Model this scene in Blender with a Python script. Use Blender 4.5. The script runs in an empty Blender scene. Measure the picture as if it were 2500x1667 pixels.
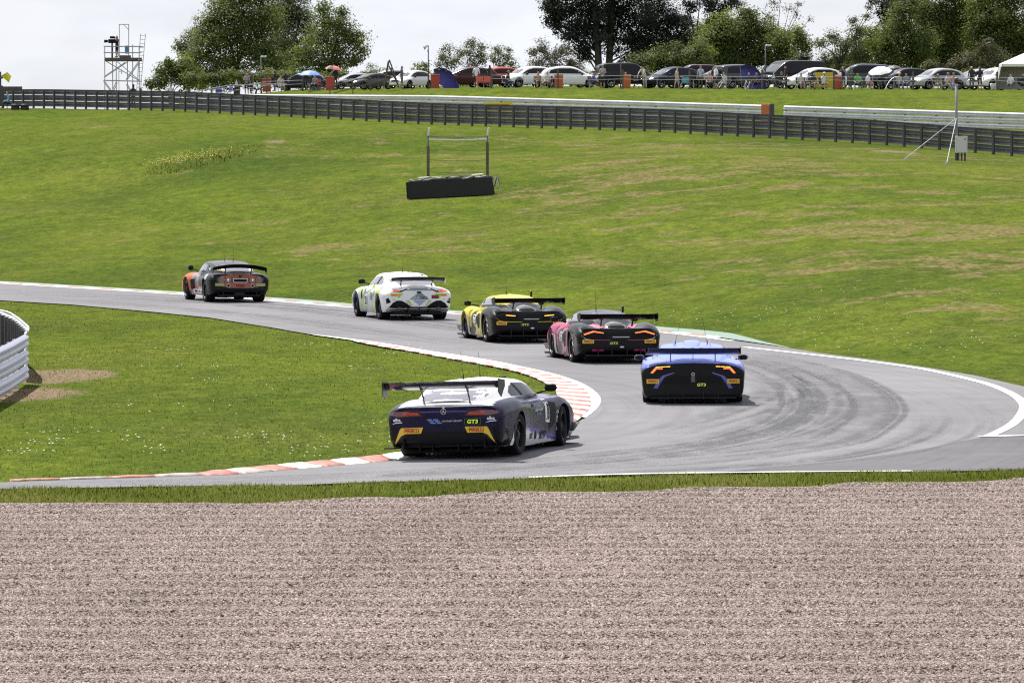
import bpy, bmesh, math, random
import numpy as np
from mathutils import Vector, Matrix, noise as mnoise
from mathutils.geometry import delaunay_2d_cdt
from mathutils.bvhtree import BVHTree

random.seed(7)
rng = np.random.default_rng(7)
sc = bpy.context.scene
COL = sc.collection
R = math.radians

# ------------------------------------------------------------------ camera
CAM_H = 5.25                       # eye height over the circuit
FPX = 13000.0                      # focal length in pixels of a 2500 px wide frame
HORIZON = 336.0                    # row of the horizon in the 1667 px high frame
cam = bpy.data.cameras.new('camera')
cam_ob = bpy.data.objects.new('camera', cam)
COL.objects.link(cam_ob)
cam.sensor_width = 36.0
cam.lens = FPX / 2500.0 * 36.0
cam.clip_start = 0.5
cam.clip_end = 9000.0
PITCH = math.atan((833.5 - HORIZON) / FPX)
cam_ob.location = (0, 0, CAM_H)
cam_ob.rotation_euler = (math.pi / 2 - PITCH, 0, 0)
sc.camera = cam_ob

# ------------------------------------------------------------------ sun + sky
SUN_DIR = Vector((-0.30, 0.53, 1.0)).normalized()      # towards the sun: ahead and left, high
sun = bpy.data.lights.new('sun', 'SUN')
sun.energy = 4.9
sun.angle = R(0.55)
sun.color = (1.0, 0.955, 0.89)
sun_ob = bpy.data.objects.new('sun', sun)
COL.objects.link(sun_ob)
sun_ob.rotation_euler = (-SUN_DIR).to_track_quat('-Z', 'Y').to_euler()
sun_ob.location = (-40, 80, 120)
world = bpy.data.worlds.new('World')
sc.world = world
world.use_nodes = True
wn, wl = world.node_tree.nodes, world.node_tree.links
wn.clear()
w_out = wn.new('ShaderNodeOutputWorld')
w_bg = wn.new('ShaderNodeBackground')
w_sky = wn.new('ShaderNodeTexSky')
w_sky.sky_type = 'NISHITA'
w_sky.sun_disc = False
w_sky.sun_elevation = math.asin(SUN_DIR.z)
w_sky.sun_rotation = math.atan2(SUN_DIR.x, SUN_DIR.y)
w_sky.dust_density = 2.0
w_sky.air_density = 1.0
w_tc = wn.new('ShaderNodeTexCoord')
w_map = wn.new('ShaderNodeMapping')
w_map.inputs['Scale'].default_value = (1, 1, 3.5)
w_no = wn.new('ShaderNodeTexNoise')
w_no.inputs['Scale'].default_value = 5.0
w_no.inputs['Detail'].default_value = 7.0
w_no.inputs['Roughness'].default_value = 0.55
w_ramp = wn.new('ShaderNodeValToRGB')
w_ramp.color_ramp.elements[0].position = 0.30
w_ramp.color_ramp.elements[0].color = (0.55, 0.55, 0.55, 1)
w_ramp.color_ramp.elements[1].position = 0.62
w_ramp.color_ramp.elements[1].color = (0.97, 0.97, 0.97, 1)
w_mix = wn.new('ShaderNodeMixRGB')
w_mix.inputs['Color2'].default_value = (6.6, 6.85, 7.4, 1)       # thin bright cloud
w_no2 = wn.new('ShaderNodeTexNoise')
w_no2.inputs['Scale'].default_value = 26.0
w_no2.inputs['Detail'].default_value = 5.0
w_ramp2 = wn.new('ShaderNodeValToRGB')
w_ramp2.color_ramp.elements[0].position = 0.36
w_ramp2.color_ramp.elements[0].color = (6.7, 6.95, 7.45, 1)       # grey cloud base
w_ramp2.color_ramp.elements[1].position = 0.56
w_ramp2.color_ramp.elements[1].color = (7.5, 7.75, 8.25, 1)      # thin bright cloud
wl.new(w_map.outputs['Vector'], w_no2.inputs['Vector'])
wl.new(w_no2.outputs['Fac'], w_ramp2.inputs['Fac'])
wl.new(w_ramp2.outputs['Color'], w_mix.inputs['Color2'])
wl.new(w_tc.outputs['Generated'], w_map.inputs['Vector'])
wl.new(w_map.outputs['Vector'], w_no.inputs['Vector'])
wl.new(w_no.outputs['Fac'], w_ramp.inputs['Fac'])
wl.new(w_ramp.outputs['Color'], w_mix.inputs['Fac'])
wl.new(w_sky.outputs['Color'], w_mix.inputs['Color1'])
wl.new(w_mix.outputs['Color'], w_bg.inputs['Color'])
w_bg.inputs['Strength'].default_value = 0.085
wl.new(w_bg.outputs['Background'], w_out.inputs['Surface'])
vs = sc.view_settings
vs.view_transform = 'Standard'
vs.look = 'None'
vs.exposure = 0.58
vs.gamma = 1.0
vs.use_curve_mapping = False
sc.cycles.max_bounces = 6
sc.cycles.transparent_max_bounces = 12
sc.cycles.use_denoising = False
sc.cycles.filter_width = 1.2
sc.cycles.sample_clamp_indirect = 4.0

# ------------------------------------------------------------------ materials
MATS = {}
def M(name, rgb=(.5, .5, .5), rough=.5, metal=0., coat=0., emit=None, estr=0., spec=.5, alpha=1., trans=0.):
    if name in MATS:
        return MATS[name]
    m = bpy.data.materials.new(name)
    m.use_nodes = True
    b = m.node_tree.nodes['Principled BSDF']
    b.inputs['Base Color'].default_value = (*rgb, 1)
    b.inputs['Roughness'].default_value = rough
    b.inputs['Metallic'].default_value = metal
    b.inputs['Coat Weight'].default_value = coat
    b.inputs['Coat Roughness'].default_value = .06
    b.inputs['Specular IOR Level'].default_value = spec
    b.inputs['Alpha'].default_value = alpha
    b.inputs['Transmission Weight'].default_value = trans
    if emit:
        b.inputs['Emission Color'].default_value = (*emit, 1)
        b.inputs['Emission Strength'].default_value = estr
    MATS[name] = m
    return m

class NT:
    """small helper for node trees"""
    def __init__(s, name):
        s.m = bpy.data.materials.new(name); s.m.use_nodes = True
        MATS[name] = s.m
        s.n = s.m.node_tree.nodes; s.l = s.m.node_tree.links
        s.b = s.n['Principled BSDF']
    def new(s, t, **kw):
        n = s.n.new(t)
        for k, v in kw.items():
            if k in n.inputs: n.inputs[k].default_value = v
            else: setattr(n, k, v)
        return n
    def link(s, a, b): s.l.new(a, b)
    def pos(s, scale=(1, 1, 1), rotz=0.):
        g = s.new('ShaderNodeNewGeometry')
        mp = s.new('ShaderNodeMapping')
        mp.inputs['Scale'].default_value = scale
        mp.inputs['Rotation'].default_value = (0, 0, rotz)
        s.link(g.outputs['Position'], mp.inputs['Vector'])
        return mp.outputs['Vector']
    def objpos(s, scale=(1, 1, 1)):
        g = s.new('ShaderNodeTexCoord')
        mp = s.new('ShaderNodeMapping')
        mp.inputs['Scale'].default_value = scale
        s.link(g.outputs['Object'], mp.inputs['Vector'])
        return mp.outputs['Vector']
    def noise(s, vec, scale, detail=4., rough=.55, dist=0.):
        n = s.new('ShaderNodeTexNoise')
        n.inputs['Scale'].default_value = scale
        n.inputs['Detail'].default_value = detail
        n.inputs['Roughness'].default_value = rough
        n.inputs['Distortion'].default_value = dist
        s.link(vec, n.inputs['Vector'])
        return n.outputs['Fac']
    def ramp(s, fac, stops):
        r = s.new('ShaderNodeValToRGB')
        e = r.color_ramp.elements
        while len(e) < len(stops): e.new(.5)
        for el, (p, c) in zip(e, stops):
            el.position = p
            el.color = (c, c, c, 1) if not hasattr(c, '__len__') else (*c, 1)
        s.link(fac, r.inputs['Fac'])
        return r.outputs['Color']
    def mix(s, fac, a, b, typ='MIX'):
        m = s.new('ShaderNodeMixRGB', blend_type=typ)
        for v, k in ((fac, 'Fac'), (a, 'Color1'), (b, 'Color2')):
            if isinstance(v, (int, float)): m.inputs[k].default_value = v
            elif isinstance(v, tuple): m.inputs[k].default_value = (*v, 1)
            else: s.link(v, m.inputs[k])
        return m.outputs['Color']
    def math(s, op, a, b=0.):
        m = s.new('ShaderNodeMath', operation=op)
        for v, k in ((a, 0), (b, 1)):
            if isinstance(v, (int, float)): m.inputs[k].default_value = v
            else: s.link(v, m.inputs[k])
        return m.outputs[0]
    def bump(s, h, strength=.5, dist=.02):
        b = s.new('ShaderNodeBump')
        b.inputs['Strength'].default_value = strength
        b.inputs['Distance'].default_value = dist
        s.link(h, b.inputs['Height'])
        s.link(b.outputs['Normal'], s.b.inputs['Normal'])
    def base(s, c): s.link(c, s.b.inputs['Base Color'])

# ------------------------------------------------------------------ object helpers
def tag(o, label=None, cat=None, group=None, kind=None):
    if label: o['label'] = label
    if cat: o['category'] = cat
    if group: o['group'] = group
    if kind: o['kind'] = kind
    return o

def empty(name, loc=(0, 0, 0), rotz=0., parent=None):
    o = bpy.data.objects.new(name, None)
    o.empty_display_size = .2
    COL.objects.link(o)
    o.location = loc
    o.rotation_euler = (0, 0, rotz)
    if parent: o.parent = parent
    return o

def thing(name, label, cat, loc=(0, 0, 0), rotz=0., group=None):
    return tag(empty(name, loc, rotz), label, cat, group)

def link(name, me, mat=None, parent=None, smooth=False):
    o = bpy.data.objects.new(name, me)
    COL.objects.link(o)
    if mat is not None:
        me.materials.clear()
        for m in (mat if isinstance(mat, (list, tuple)) else [mat]):
            me.materials.append(m)
    if parent: o.parent = parent
    if smooth:
        me.polygons.foreach_set('use_smooth', [True] * len(me.polygons))
    return o

def meshpy(name, v, f):
    me = bpy.data.meshes.new(name)
    me.from_pydata([tuple(p) for p in v], [], [tuple(q) for q in f])
    me.validate()
    me.update()
    return me

def copy_tree(o, parent=None):
    c = o.copy()
    COL.objects.link(c)
    if parent is not None: c.parent = parent
    for ch in o.children: copy_tree(ch, c)
    return c

class B:
    """collects boxes, tubes, lathes in one bmesh"""
    def __init__(s): s.v = []; s.f = []
    def add(s, v, f):
        o = len(s.v)
        s.v += [tuple(p) for p in v]
        s.f += [tuple(i + o for i in q) for q in f]
        return s
    def box(s, c, size, rot=None, taper=1., bev=0.):
        hx, hy, hz = (q / 2 for q in size)
        t = taper
        if bev > 0:
            b_ = min(bev, hx * .9, hy * .9)
            ring = lambda k, z: [(-hx*k + b_, -hy*k, z), (hx*k - b_, -hy*k, z), (hx*k, -hy*k + b_, z), (hx*k, hy*k - b_, z),
                                 (hx*k - b_, hy*k, z), (-hx*k + b_, hy*k, z), (-hx*k, hy*k - b_, z), (-hx*k, -hy*k + b_, z)]
            e = min(b_, hz * .9)
            k1 = 1 - e / max(hx, hy)
            v = ring(k1, -hz) + ring(1, -hz + e) + ring(t, hz - e) + ring(t * k1, hz)
            f = [tuple(range(7, -1, -1)), tuple(range(24, 32))]
            for a in range(3):
                for i in range(8):
                    j = (i + 1) % 8
                    f.append((a*8 + i, a*8 + j, a*8 + 8 + j, a*8 + 8 + i))
        else:
            v = [(-hx, -hy, -hz), (hx, -hy, -hz), (hx, hy, -hz), (-hx, hy, -hz),
                 (-hx*t, -hy*t, hz), (hx*t, -hy*t, hz), (hx*t, hy*t, hz), (-hx*t, hy*t, hz)]
            f = [(3, 2, 1, 0), (4, 5, 6, 7), (0, 1, 5, 4), (1, 2, 6, 5), (2, 3, 7, 6), (3, 0, 4, 7)]
        c = Vector(c)
        if rot is not None:
            m = rot if isinstance(rot, Matrix) else Matrix.Rotation(rot, 3, 'Z')
            v = [m @ Vector(p) + c for p in v]
        else:
            v = [Vector(p) + c for p in v]
        return s.add(v, f)
    def tube(s, pts, r, n=8, cap=True):
        pts = [Vector(p) for p in pts]
        rr = r if hasattr(r, '__len__') else [r] * len(pts)
        v = []; f = []
        up = None
        for i, p in enumerate(pts):
            d = (pts[min(i + 1, len(pts) - 1)] - pts[max(i - 1, 0)])
            if d.length < 1e-9: d = Vector((0, 0, 1))
            d.normalize()
            if up is None:
                up = Vector((0, 0, 1)) if abs(d.z) < .9 else Vector((1, 0, 0))
            a = d.cross(up)
            if a.length < 1e-6: a = d.cross(Vector((1, 0, 0)))
            a.normalize(); b = a.cross(d).normalized(); up = b
            for k in range(n):
                an = 2 * math.pi * k / n
                v.append(p + (a * math.cos(an) + b * math.sin(an)) * rr[i])
        for i in range(len(pts) - 1):
            for k in range(n):
                q = (k + 1) % n
                f.append((i*n + k, i*n + q, (i+1)*n + q, (i+1)*n + k))
        if cap:
            f.append(tuple(range(n - 1, -1, -1)))
            f.append(tuple(range((len(pts)-1)*n, len(pts)*n)))
        return s.add(v, f)
    def lathe(s, prof, n=24, axis='y', c=(0, 0, 0), close=False):
        """prof: list of (radius, along-axis)"""
        v = []; f = []
        c = Vector(c)
        for (r, a) in prof:
            for k in range(n):
                an = 2 * math.pi * k / n
                x, y = r * math.cos(an), r * math.sin(an)
                p = {'y': (x, a, y), 'z': (x, y, a), 'x': (a, x, y)}[axis]
                v.append(c + Vector(p))
        m = len(prof)
        for i in range(m - (0 if close else 1)):
            for k in range(n):
                q = (k + 1) % n
                j = (i + 1) % m
                f.append((i*n + k, i*n + q, j*n + q, j*n + k))
        if not close:
            f.append(tuple(range(n)))
            f.append(tuple(range((m-1)*n, m*n)))
        return s.add(v, f)
    def prism(s, poly, a0, a1, axis='y'):
        """poly 2D extruded between a0 and a1 along axis"""
        n = len(poly)
        def P(p, a): return {'y': (p[0], a, p[1]), 'x': (a, p[0], p[1]), 'z': (p[0], p[1], a)}[axis]
        v = [P(p, a0) for p in poly] + [P(p, a1) for p in poly]
        f = [tuple(range(n - 1, -1, -1)), tuple(range(n, 2*n))] + [(i, (i+1) % n, n + (i+1) % n, n + i) for i in range(n)]
        return s.add(v, f)
    def build(s, name, mat, parent=None, smooth=False, fix=True):
        me = meshpy(name, s.v, s.f)
        if fix:
            bm = bmesh.new(); bm.from_mesh(me)
            bmesh.ops.recalc_face_normals(bm, faces=bm.faces)
            bm.to_mesh(me); bm.free()
        return link(name, me, mat, parent, smooth)

def crom(pts, sub):
    """Catmull-Rom through points (numpy rows)"""
    p = np.asarray(pts, float)
    out = []
    for i in range(len(p) - 1):
        a = p[max(i-1, 0)]; b = p[i]; c = p[i+1]; d = p[min(i+2, len(p)-1)]
        for k in range(sub):
            t = k / sub
            out.append(.5 * ((2*b) + (c-a)*t + (2*a - 5*b + 4*c - d)*t*t + (3*b - a - 3*c + d)*t**3))
    out.append(p[-1])
    return np.array(out)

def resample(pl, step):
    pl = np.asarray(pl, float)
    seg = np.linalg.norm(np.diff(pl, axis=0), axis=1)
    s = np.concatenate([[0], np.cumsum(seg)])
    n = max(2, int(round(s[-1] / step)) + 1)
    t = np.linspace(0, s[-1], n)
    return np.stack([np.interp(t, s, pl[:, k]) for k in range(pl.shape[1])], 1)

# ------------------------------------------------------------------ the lie of the land
def G(px, py, z=0.):
    """point of the level circuit plane seen at a picture position"""
    d = FPX * (CAM_H - z) / (py - HORIZON)
    return np.array([(px - 1250.) * d / FPX, d])
def at(px, py, d):
    """point at a distance d seen at a picture position"""
    return Vector(((px - 1250.) * d / FPX, d, CAM_H + (HORIZON - py) * d / FPX))

EDGE = np.array([G(x, y) for x, y in ((-60, 688), (0, 691), (213, 704), (425, 717), (659, 733), (850, 749), (1105, 765), (1400, 790), (1637, 812),
                 (1800, 832), (1931, 850), (2006, 862), (2142, 879), (2278, 899), (2380, 916), (2500, 943), (2700, 990), (2900, 1060))])
def y_edge(x):
    o = np.argsort(EDGE[:, 0])      # ordered from left to right
    return np.interp(x, np.concatenate([[-90], EDGE[o, 0][:-2], [24, 45]]), np.concatenate([[330], EDGE[o, 1][:-2], [92, 80]]))
BAR_A, BAR_B = np.array([31.0, 277.0]), np.array([-46.0, 399.3])
def y_bar(x): return 283. + (27.2 - np.asarray(x)) * 1.589
WH_A, WH_B = np.array([33.0, 318.9]), np.array([-25.0, 411.5])
def y_wh(x): return 325. + (29. - np.asarray(x)) * 1.6
def y_cr(x):
    x = np.asarray(x, float)
    return np.maximum(400. + np.maximum(0, -5. - x) * 1.75, y_wh(x) + 9.)
def z_bar(x): return np.interp(x, [-60, -33.4, -23, -13.5, -4.8, 8.3, 19.86, 27.2, 40], [7.6, 7.36, 7.07, 6.56, 6.07, 5.61, 4.91, 4.23, 3.4])
def z_wh(x): return np.interp(x, [-40, -23.5, -5.6, 9.6, 28, 45], [7.5, 7.45, 7.1, 6.5, 5.7, 5.0])
def z_cr(x): return np.interp(x, [-60, -34, -25, -19, 0, 40], [7.2, 7.3, 8.3, 8.9, 8.95, 8.75])
def vnoise(x, y, sc_, seed=0.):
    return np.array([mnoise.noise((float(a) * sc_ + seed, float(b) * sc_ - seed, seed * .37)) for a, b in zip(np.ravel(x), np.ravel(y))]).reshape(np.shape(x))
def bank(x, y):
    return .037 * (x + .85) * np.exp(-((x + .85) / 2.6) ** 2 - ((y - 89.) / 4.) ** 2)
def H(x, y, rough=True):
    x = np.asarray(x, float); y = np.asarray(y, float)
    ye, yb, yw, yc = y_edge(x), y_bar(x), y_wh(x), y_cr(x)
    t = np.clip((y - ye - 2.) / (yb - ye - 2.), 0, 1)
    s = t * 1.02 + .05 * np.sin(2 * np.pi * t) * -1. - .02 * t
    hill = z_bar(x) * s
    z = np.where(y < yb, hill, 0)
    u1 = np.clip((y - yb) / (yw - yb), 0, 1)
    z = np.where((y >= yb) & (y < yw), z_bar(x) + (z_wh(x) - z_bar(x)) * u1, z)
    u2 = np.clip((y - yw) / (yc - yw), 0, 1)
    u2 = np.sin(u2 * np.pi / 2)
    z = np.where(y >= yw, z_wh(x) + (z_cr(x) - z_wh(x)) * u2, z)
    z = z + np.clip(y - yc, 0, 75.) * .0125 * np.clip((x + 27.) / 8., 0, 1)
    far = np.clip((y - 700.) / 2500., 0, 1)
    z = z * (1 - far) - 4. * far
    if rough:
        w = np.clip((y - ye - 4.) / 30., 0, 1) * np.clip((yb - y) / 25., 0, 1) * (np.abs(x) < 80)
        amp = np.where(w > 0, .26 * vnoise(x, y, .03, 3.1) + .06 * vnoise(x, y, .11, 9.4), 0) if np.any(w > 0) else 0.
        z = z + w * amp
        # a mound and the hollow before it at the upper left
        z = z + .34 * np.exp(-((x + 17.5) / 5.5) ** 2 - ((y - 290.) / 9.) ** 2) - .30 * np.exp(-((x + 20.5) / 5.) ** 2 - ((y - 266.) / 8.) ** 2)
        z = z + .22 * np.exp(-((x + 27.) / 4.) ** 2 - ((y - 300.) / 12.) ** 2)
    near = np.clip((42. - y) / 32., 0, 1)
    z = z + 3.35 * near * near * (3 - 2 * near)
    return z + bank(x, y)
def H1(x, y): return float(H(np.array([x]), np.array([y]))[0])
def ground_pt(px, d):
    """the ground under a picture column at a distance d"""
    x = (px - 1250.) * d / FPX
    return Vector((x, d, H1(x, d)))

def hit(px, py, d0=120., d1=420.):
    """where the line of sight through a picture position meets the ground"""
    ds = np.arange(d0, d1, .25)
    x = (px - 1250.) * ds / FPX
    ray = CAM_H + (HORIZON - py) * ds / FPX
    k = np.argmax(H(x, ds) > ray)
    return float(ds[k])
# ------------------------------------------------------------------ surface materials
def grass_material():
    t = NT('grass')
    p = t.pos()
    # ground seen at a flat angle: growth patches are longer up the slope than across it
    big = t.noise(t.pos((.045, .030, .1)), 1., 3., .5)
    st = t.noise(t.pos((.11, .050, .1), R(12)), 1., 5., .58, .5)
    mid = t.noise(t.pos((.8, .30, .5)), 1., 5., .62)
    fine = t.noise(t.pos((9., 3.4, 3.)), 1., 4., .7)
    tiny = t.noise(t.pos((36., 15., 10.)), 1., 3., .7)
    c = t.mix(t.ramp(st, [(.36, 0.), (.64, 1.)]), (.060, .090, .014), (.106, .144, .016))
    c = t.mix(t.ramp(big, [(.35, 0.), (.65, .75)]), c, (.126, .158, .019))
    c = t.mix(t.ramp(mid, [(.40, 0.), (.66, .55)]), c, (.050, .080, .015))
    yel = t.noise(t.pos((.16, .06, .1), R(-14)), 1., 5., .62)
    c = t.mix(t.ramp(yel, [(.50, 0.), (.72, .35)]), c, (.150, .142, .032))
    c = t.mix(.75, c, t.ramp(fine, [(.28, (.42, .45, .40)), (.52, (1., 1., 1.)), (.75, (1.5, 1.45, 1.3))]), 'MULTIPLY')
    c = t.mix(.7, c, t.ramp(tiny, [(.3, (.45, .48, .45)), (.5, (1., 1., 1.)), (.72, (1.6, 1.55, 1.5))]), 'MULTIPLY')
    coarse = t.noise(t.pos((2.4, .9, 1.)), 1., 6., .72)
    c = t.mix(.8, c, t.ramp(coarse, [(.30, (.55, .60, .58)), (.5, (1., 1., 1.)), (.70, (1.45, 1.36, 1.3))]), 'MULTIPLY')
    c = t.mix(1., c, (.92, .91, 1.25), 'MULTIPLY')
    # cut, dried hay lying in swathes on the hillside
    a = t.new('ShaderNodeAttribute', attribute_name='dry')
    sw = t.noise(t.pos((.17, .12, .1), R(17)), 1., 4., .6, 1.2)
    dn = t.noise(t.pos((1.0, .62, 1)), 1., 6., .74)
    dsum = t.math('ADD', t.math('MULTIPLY', sw, 1.0), t.math('MULTIPLY', dn, .80))
    dsum = t.math('MULTIPLY', t.math('ADD', dsum, t.math('MULTIPLY', a.outputs['Fac'], .16)), .6)
    dm = t.ramp(dsum, [(.652, 0.), (.700, .7)])
    lumps = t.ramp(t.noise(t.pos((5., 1.6, 1.)), 1., 4., .7), [(.33, (.070, .055, .024)), (.55, (.20, .155, .080)), (.75, (.30, .24, .14))])
    dm2 = t.math('MULTIPLY', dm, t.ramp(a.outputs['Fac'], [(.02, 0.), (.2, 1.)]))
    c = t.mix(dm2, c, lumps)
    # bare, worn soil
    w = t.new('ShaderNodeAttribute', attribute_name='soil')
    ws = t.math('ADD', w.outputs['Fac'], t.math('MULTIPLY', t.math('SUBTRACT', mid, .5), .9))
    c = t.mix(t.ramp(ws, [(.40, 0.), (.62, 1.)]), c, t.ramp(fine, [(.3, (.11, .078, .050)), (.7, (.27, .21, .145))]))
    t.base(c)
    t.b.inputs['Roughness'].default_value = .9
    t.b.inputs['Specular IOR Level'].default_value = .0
    h = t.math('ADD', t.math('MULTIPLY', fine, 1.), t.math('MULTIPLY', t.noise(t.pos((2.2, .9, 1.)), 1., 4.), 1.4))
    t.bump(h, .8, .12)
    return t.m
GRASS = grass_material()

def asphalt_material(name, lo, hi, seed):
    t = NT(name)
    p = t.pos()
    big = t.noise(t.pos((.10, .035, 1), seed), 1., 4., .55, .8)
    med = t.noise(p, .7, 5., .6)
    spk = t.noise(t.pos((60., 22., 1.)), 1., 2., .6)
    c = t.mix(t.ramp(big, [(.3, 0.), (.7, 1.)]), lo, hi)
    c = t.mix(.6, c, t.ramp(med, [(.3, (.84, .84, .85)), (.7, (1.12, 1.12, 1.11))]), 'MULTIPLY')
    c = t.mix(.6, c, t.ramp(spk, [(.3, (.72, .72, .73)), (.5, (1., 1., 1.)), (.72, (1.28, 1.27, 1.26))]), 'MULTIPLY')
    # old tyre lines drawn round the bend
    g = t.new('ShaderNodeNewGeometry')
    sub = t.new('ShaderNodeVectorMath', operation='SUBTRACT')
    sub.inputs[1].default_value = (-4.2, 104., 0)
    t.link(g.outputs['Position'], sub.inputs[0])
    scl = t.new('ShaderNodeVectorMath', operation='MULTIPLY')
    scl.inputs[1].default_value = (1.0, .42, 0)
    t.link(sub.outputs[0], scl.inputs[0])
    ln = t.new('ShaderNodeVectorMath', operation='LENGTH')
    t.link(scl.outputs[0], ln.inputs[0])
    cm = t.new('ShaderNodeCombineXYZ')
    t.link(ln.outputs['Value'], cm.inputs[0])
    ang = t.noise(p, .12, 2.)
    t.link(t.math('MULTIPLY', ang, .7), cm.inputs[1])
    ring = t.noise(cm.outputs[0], 2.6, 6., .7)
    c = t.mix(.8, c, t.ramp(ring, [(.34, (.78, .78, .80)), (.52, (1., 1., 1.)), (.7, (1.05, 1.05, 1.05))]), 'MULTIPLY')
    t.base(c)
    t.b.inputs['Roughness'].default_value = .85
    t.b.inputs['Specular IOR Level'].default_value = .12
    t.bump(spk, .3, .006)
    return t.m
ASPHALT = asphalt_material('asphalt', (.150, .147, .158), (.200, .196, .207), .4)
ASPHALT_DARK = asphalt_material('asphalt_dark', (.092, .090, .099), (.132, .130, .139), 1.2)

def paint_material(name, rgb, worn, amt):
    t = NT(name)
    p = t.pos()
    n1 = t.noise(p, 3.5, 6., .72)
    n2 = t.noise(t.pos((1, .4, 1)), 22., 3., .7)
    m = t.ramp(t.math('ADD', t.math('MULTIPLY', n1, .7), t.math('MULTIPLY', n2, .3)), [(.5 + amt, 0.), (.60 + amt, 1.)])
    c = t.mix(m, rgb, worn)
    c = t.mix(.4, c, t.ramp(n2, [(.3, (.75, .75, .75)), (.7, (1.1, 1.1, 1.1))]), 'MULTIPLY')
    if name.startswith('kerb'):
        sc_ = t.noise(t.pos((2.5, .8, 1.)), 1., 5., .7)
        c = t.mix(1., c, t.ramp(sc_, [(.30, (.45, .44, .44)), (.46, (1., 1., 1.))]), 'MULTIPLY')
    t.base(c)
    t.b.inputs['Roughness'].default_value = .6
    return t.m
LINE_WHITE = paint_material('line_white', (.78, .77, .75), (.34, .33, .33), .04)
KERB_WHITE = paint_material('kerb_white', (.80, .78, .75), (.40, .36, .34), .05)
KERB_GREY = paint_material('kerb_worn', (.36, .30, .28), (.30, .21, .18), .0)
KERB_RED = paint_material('kerb_red', (.33, .088, .062), (.31, .20, .165), -.03)
GREEN_PAINT = paint_material('green_paint', (.105, .215, .160), (.20, .22, .19), -.03)

# ------------------------------------------------------------------ the ground sheet
def axis(lo, dense0, dense1, hi, step, grow=1.22):
    a = list(np.arange(dense0, dense1 + step * .5, step))
    s = step
    while a[-1] < hi: s *= grow; a.append(min(a[-1] + s, hi))
    s = step
    while a[0] > lo: s *= grow; a.insert(0, max(a[0] - s, lo))
    return np.array(a)
def dry_mask(x, y):
    m = np.clip((y - y_edge(x) - 16.) / 20., 0, 1) * np.clip((y_bar(x) - y - 3.) / 12., 0, 1)
    m *= np.clip(.55 + (x + 8.) / 38., .18, 1.)
    return m * (np.abs(x) < 80)
SOIL = [(*G(112, 915), 1.5, 4.2, 1.15), (*G(50, 960), 1.3, 3.4, 1.1), (19.9, 277.2, 1.7, 3.2, .8), (*G(1010, 1212), .5, .6, .8), (-13.3, 300.5, 1.3, 3.6, .7)]
def soil_mask(x, y):
    m = np.zeros_like(np.asarray(x, float))
    for (cx, cy, rx, ry, s) in SOIL:
        m = np.maximum(m, s * np.exp(-((x - cx) / rx) ** 2 - ((y - cy) / ry) ** 2))
    return m
xs = axis(-1500, -52, 52, 1500, 1.0)
ys = axis(-400, 40, 440, 5000, 1.25)
XX, YY = np.meshgrid(xs, ys)
ZZ = H(XX, YY) - .03
nx_, ny_ = len(xs), len(ys)
gv = np.stack([XX.ravel(), YY.ravel(), ZZ.ravel()], 1)
ii = np.arange(nx_ * ny_).reshape(ny_, nx_)
gf = np.stack([ii[:-1, :-1].ravel(), ii[:-1, 1:].ravel(), ii[1:, 1:].ravel(), ii[1:, :-1].ravel()], 1)
def fast_mesh(name, v, f):
    me = bpy.data.meshes.new(name)
    n, k = f.shape
    me.vertices.add(len(v)); me.vertices.foreach_set('co', np.asarray(v, np.float32).ravel())
    me.loops.add(n * k); me.loops.foreach_set('vertex_index', f.astype(np.int32).ravel())
    me.polygons.add(n)
    me.polygons.foreach_set('loop_start', np.arange(0, n * k, k, dtype=np.int32))
    me.polygons.foreach_set('loop_total', np.full(n, k, dtype=np.int32))
    me.update(calc_edges=True)
    me.validate()
    return me
gm = fast_mesh('ground', gv, gf)
for nm, fn in (('dry', dry_mask), ('soil', soil_mask)):
    a = gm.attributes.new(nm, 'FLOAT', 'POINT')
    a.data.foreach_set('value', fn(XX, YY).ravel().astype(np.float32))
tag(link('ground', gm, GRASS, smooth=True), 'grassy ground with a broad mown hillside rising behind the track', kind='structure')

def sheet(name, poly, zoff, mat, step=1.5, label=None, parent=None):
    """a flat sheet following the ground inside a plan outline"""
    poly = np.asarray(poly, float)
    lo, hi = poly.min(0), poly.max(0)
    pts = [Vector(p) for p in poly]
    n = len(pts)
    gx, gy = np.meshgrid(np.arange(lo[0] + step/2, hi[0], step), np.arange(lo[1] + step/2, hi[1], step))
    ins = [Vector((a, b)) for a, b in zip(gx.ravel(), gy.ravel())]
    res = delaunay_2d_cdt(pts + ins, [], [list(range(n))], 1, 1e-4)
    vv = np.array([tuple(p) for p in res[0]])
    z = H(vv[:, 0], vv[:, 1], rough=False) + zoff
    me = meshpy(name, np.column_stack([vv, z]), res[2])
    bm = bmesh.new(); bm.from_mesh(me)
    for f in bm.faces:
        if f.normal.z < 0: f.normal_flip()
    bm.to_mesh(me); bm.free()
    o = link(name, me, mat, parent)
    if parent is None: tag(o, label, kind='structure')
    return o

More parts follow.
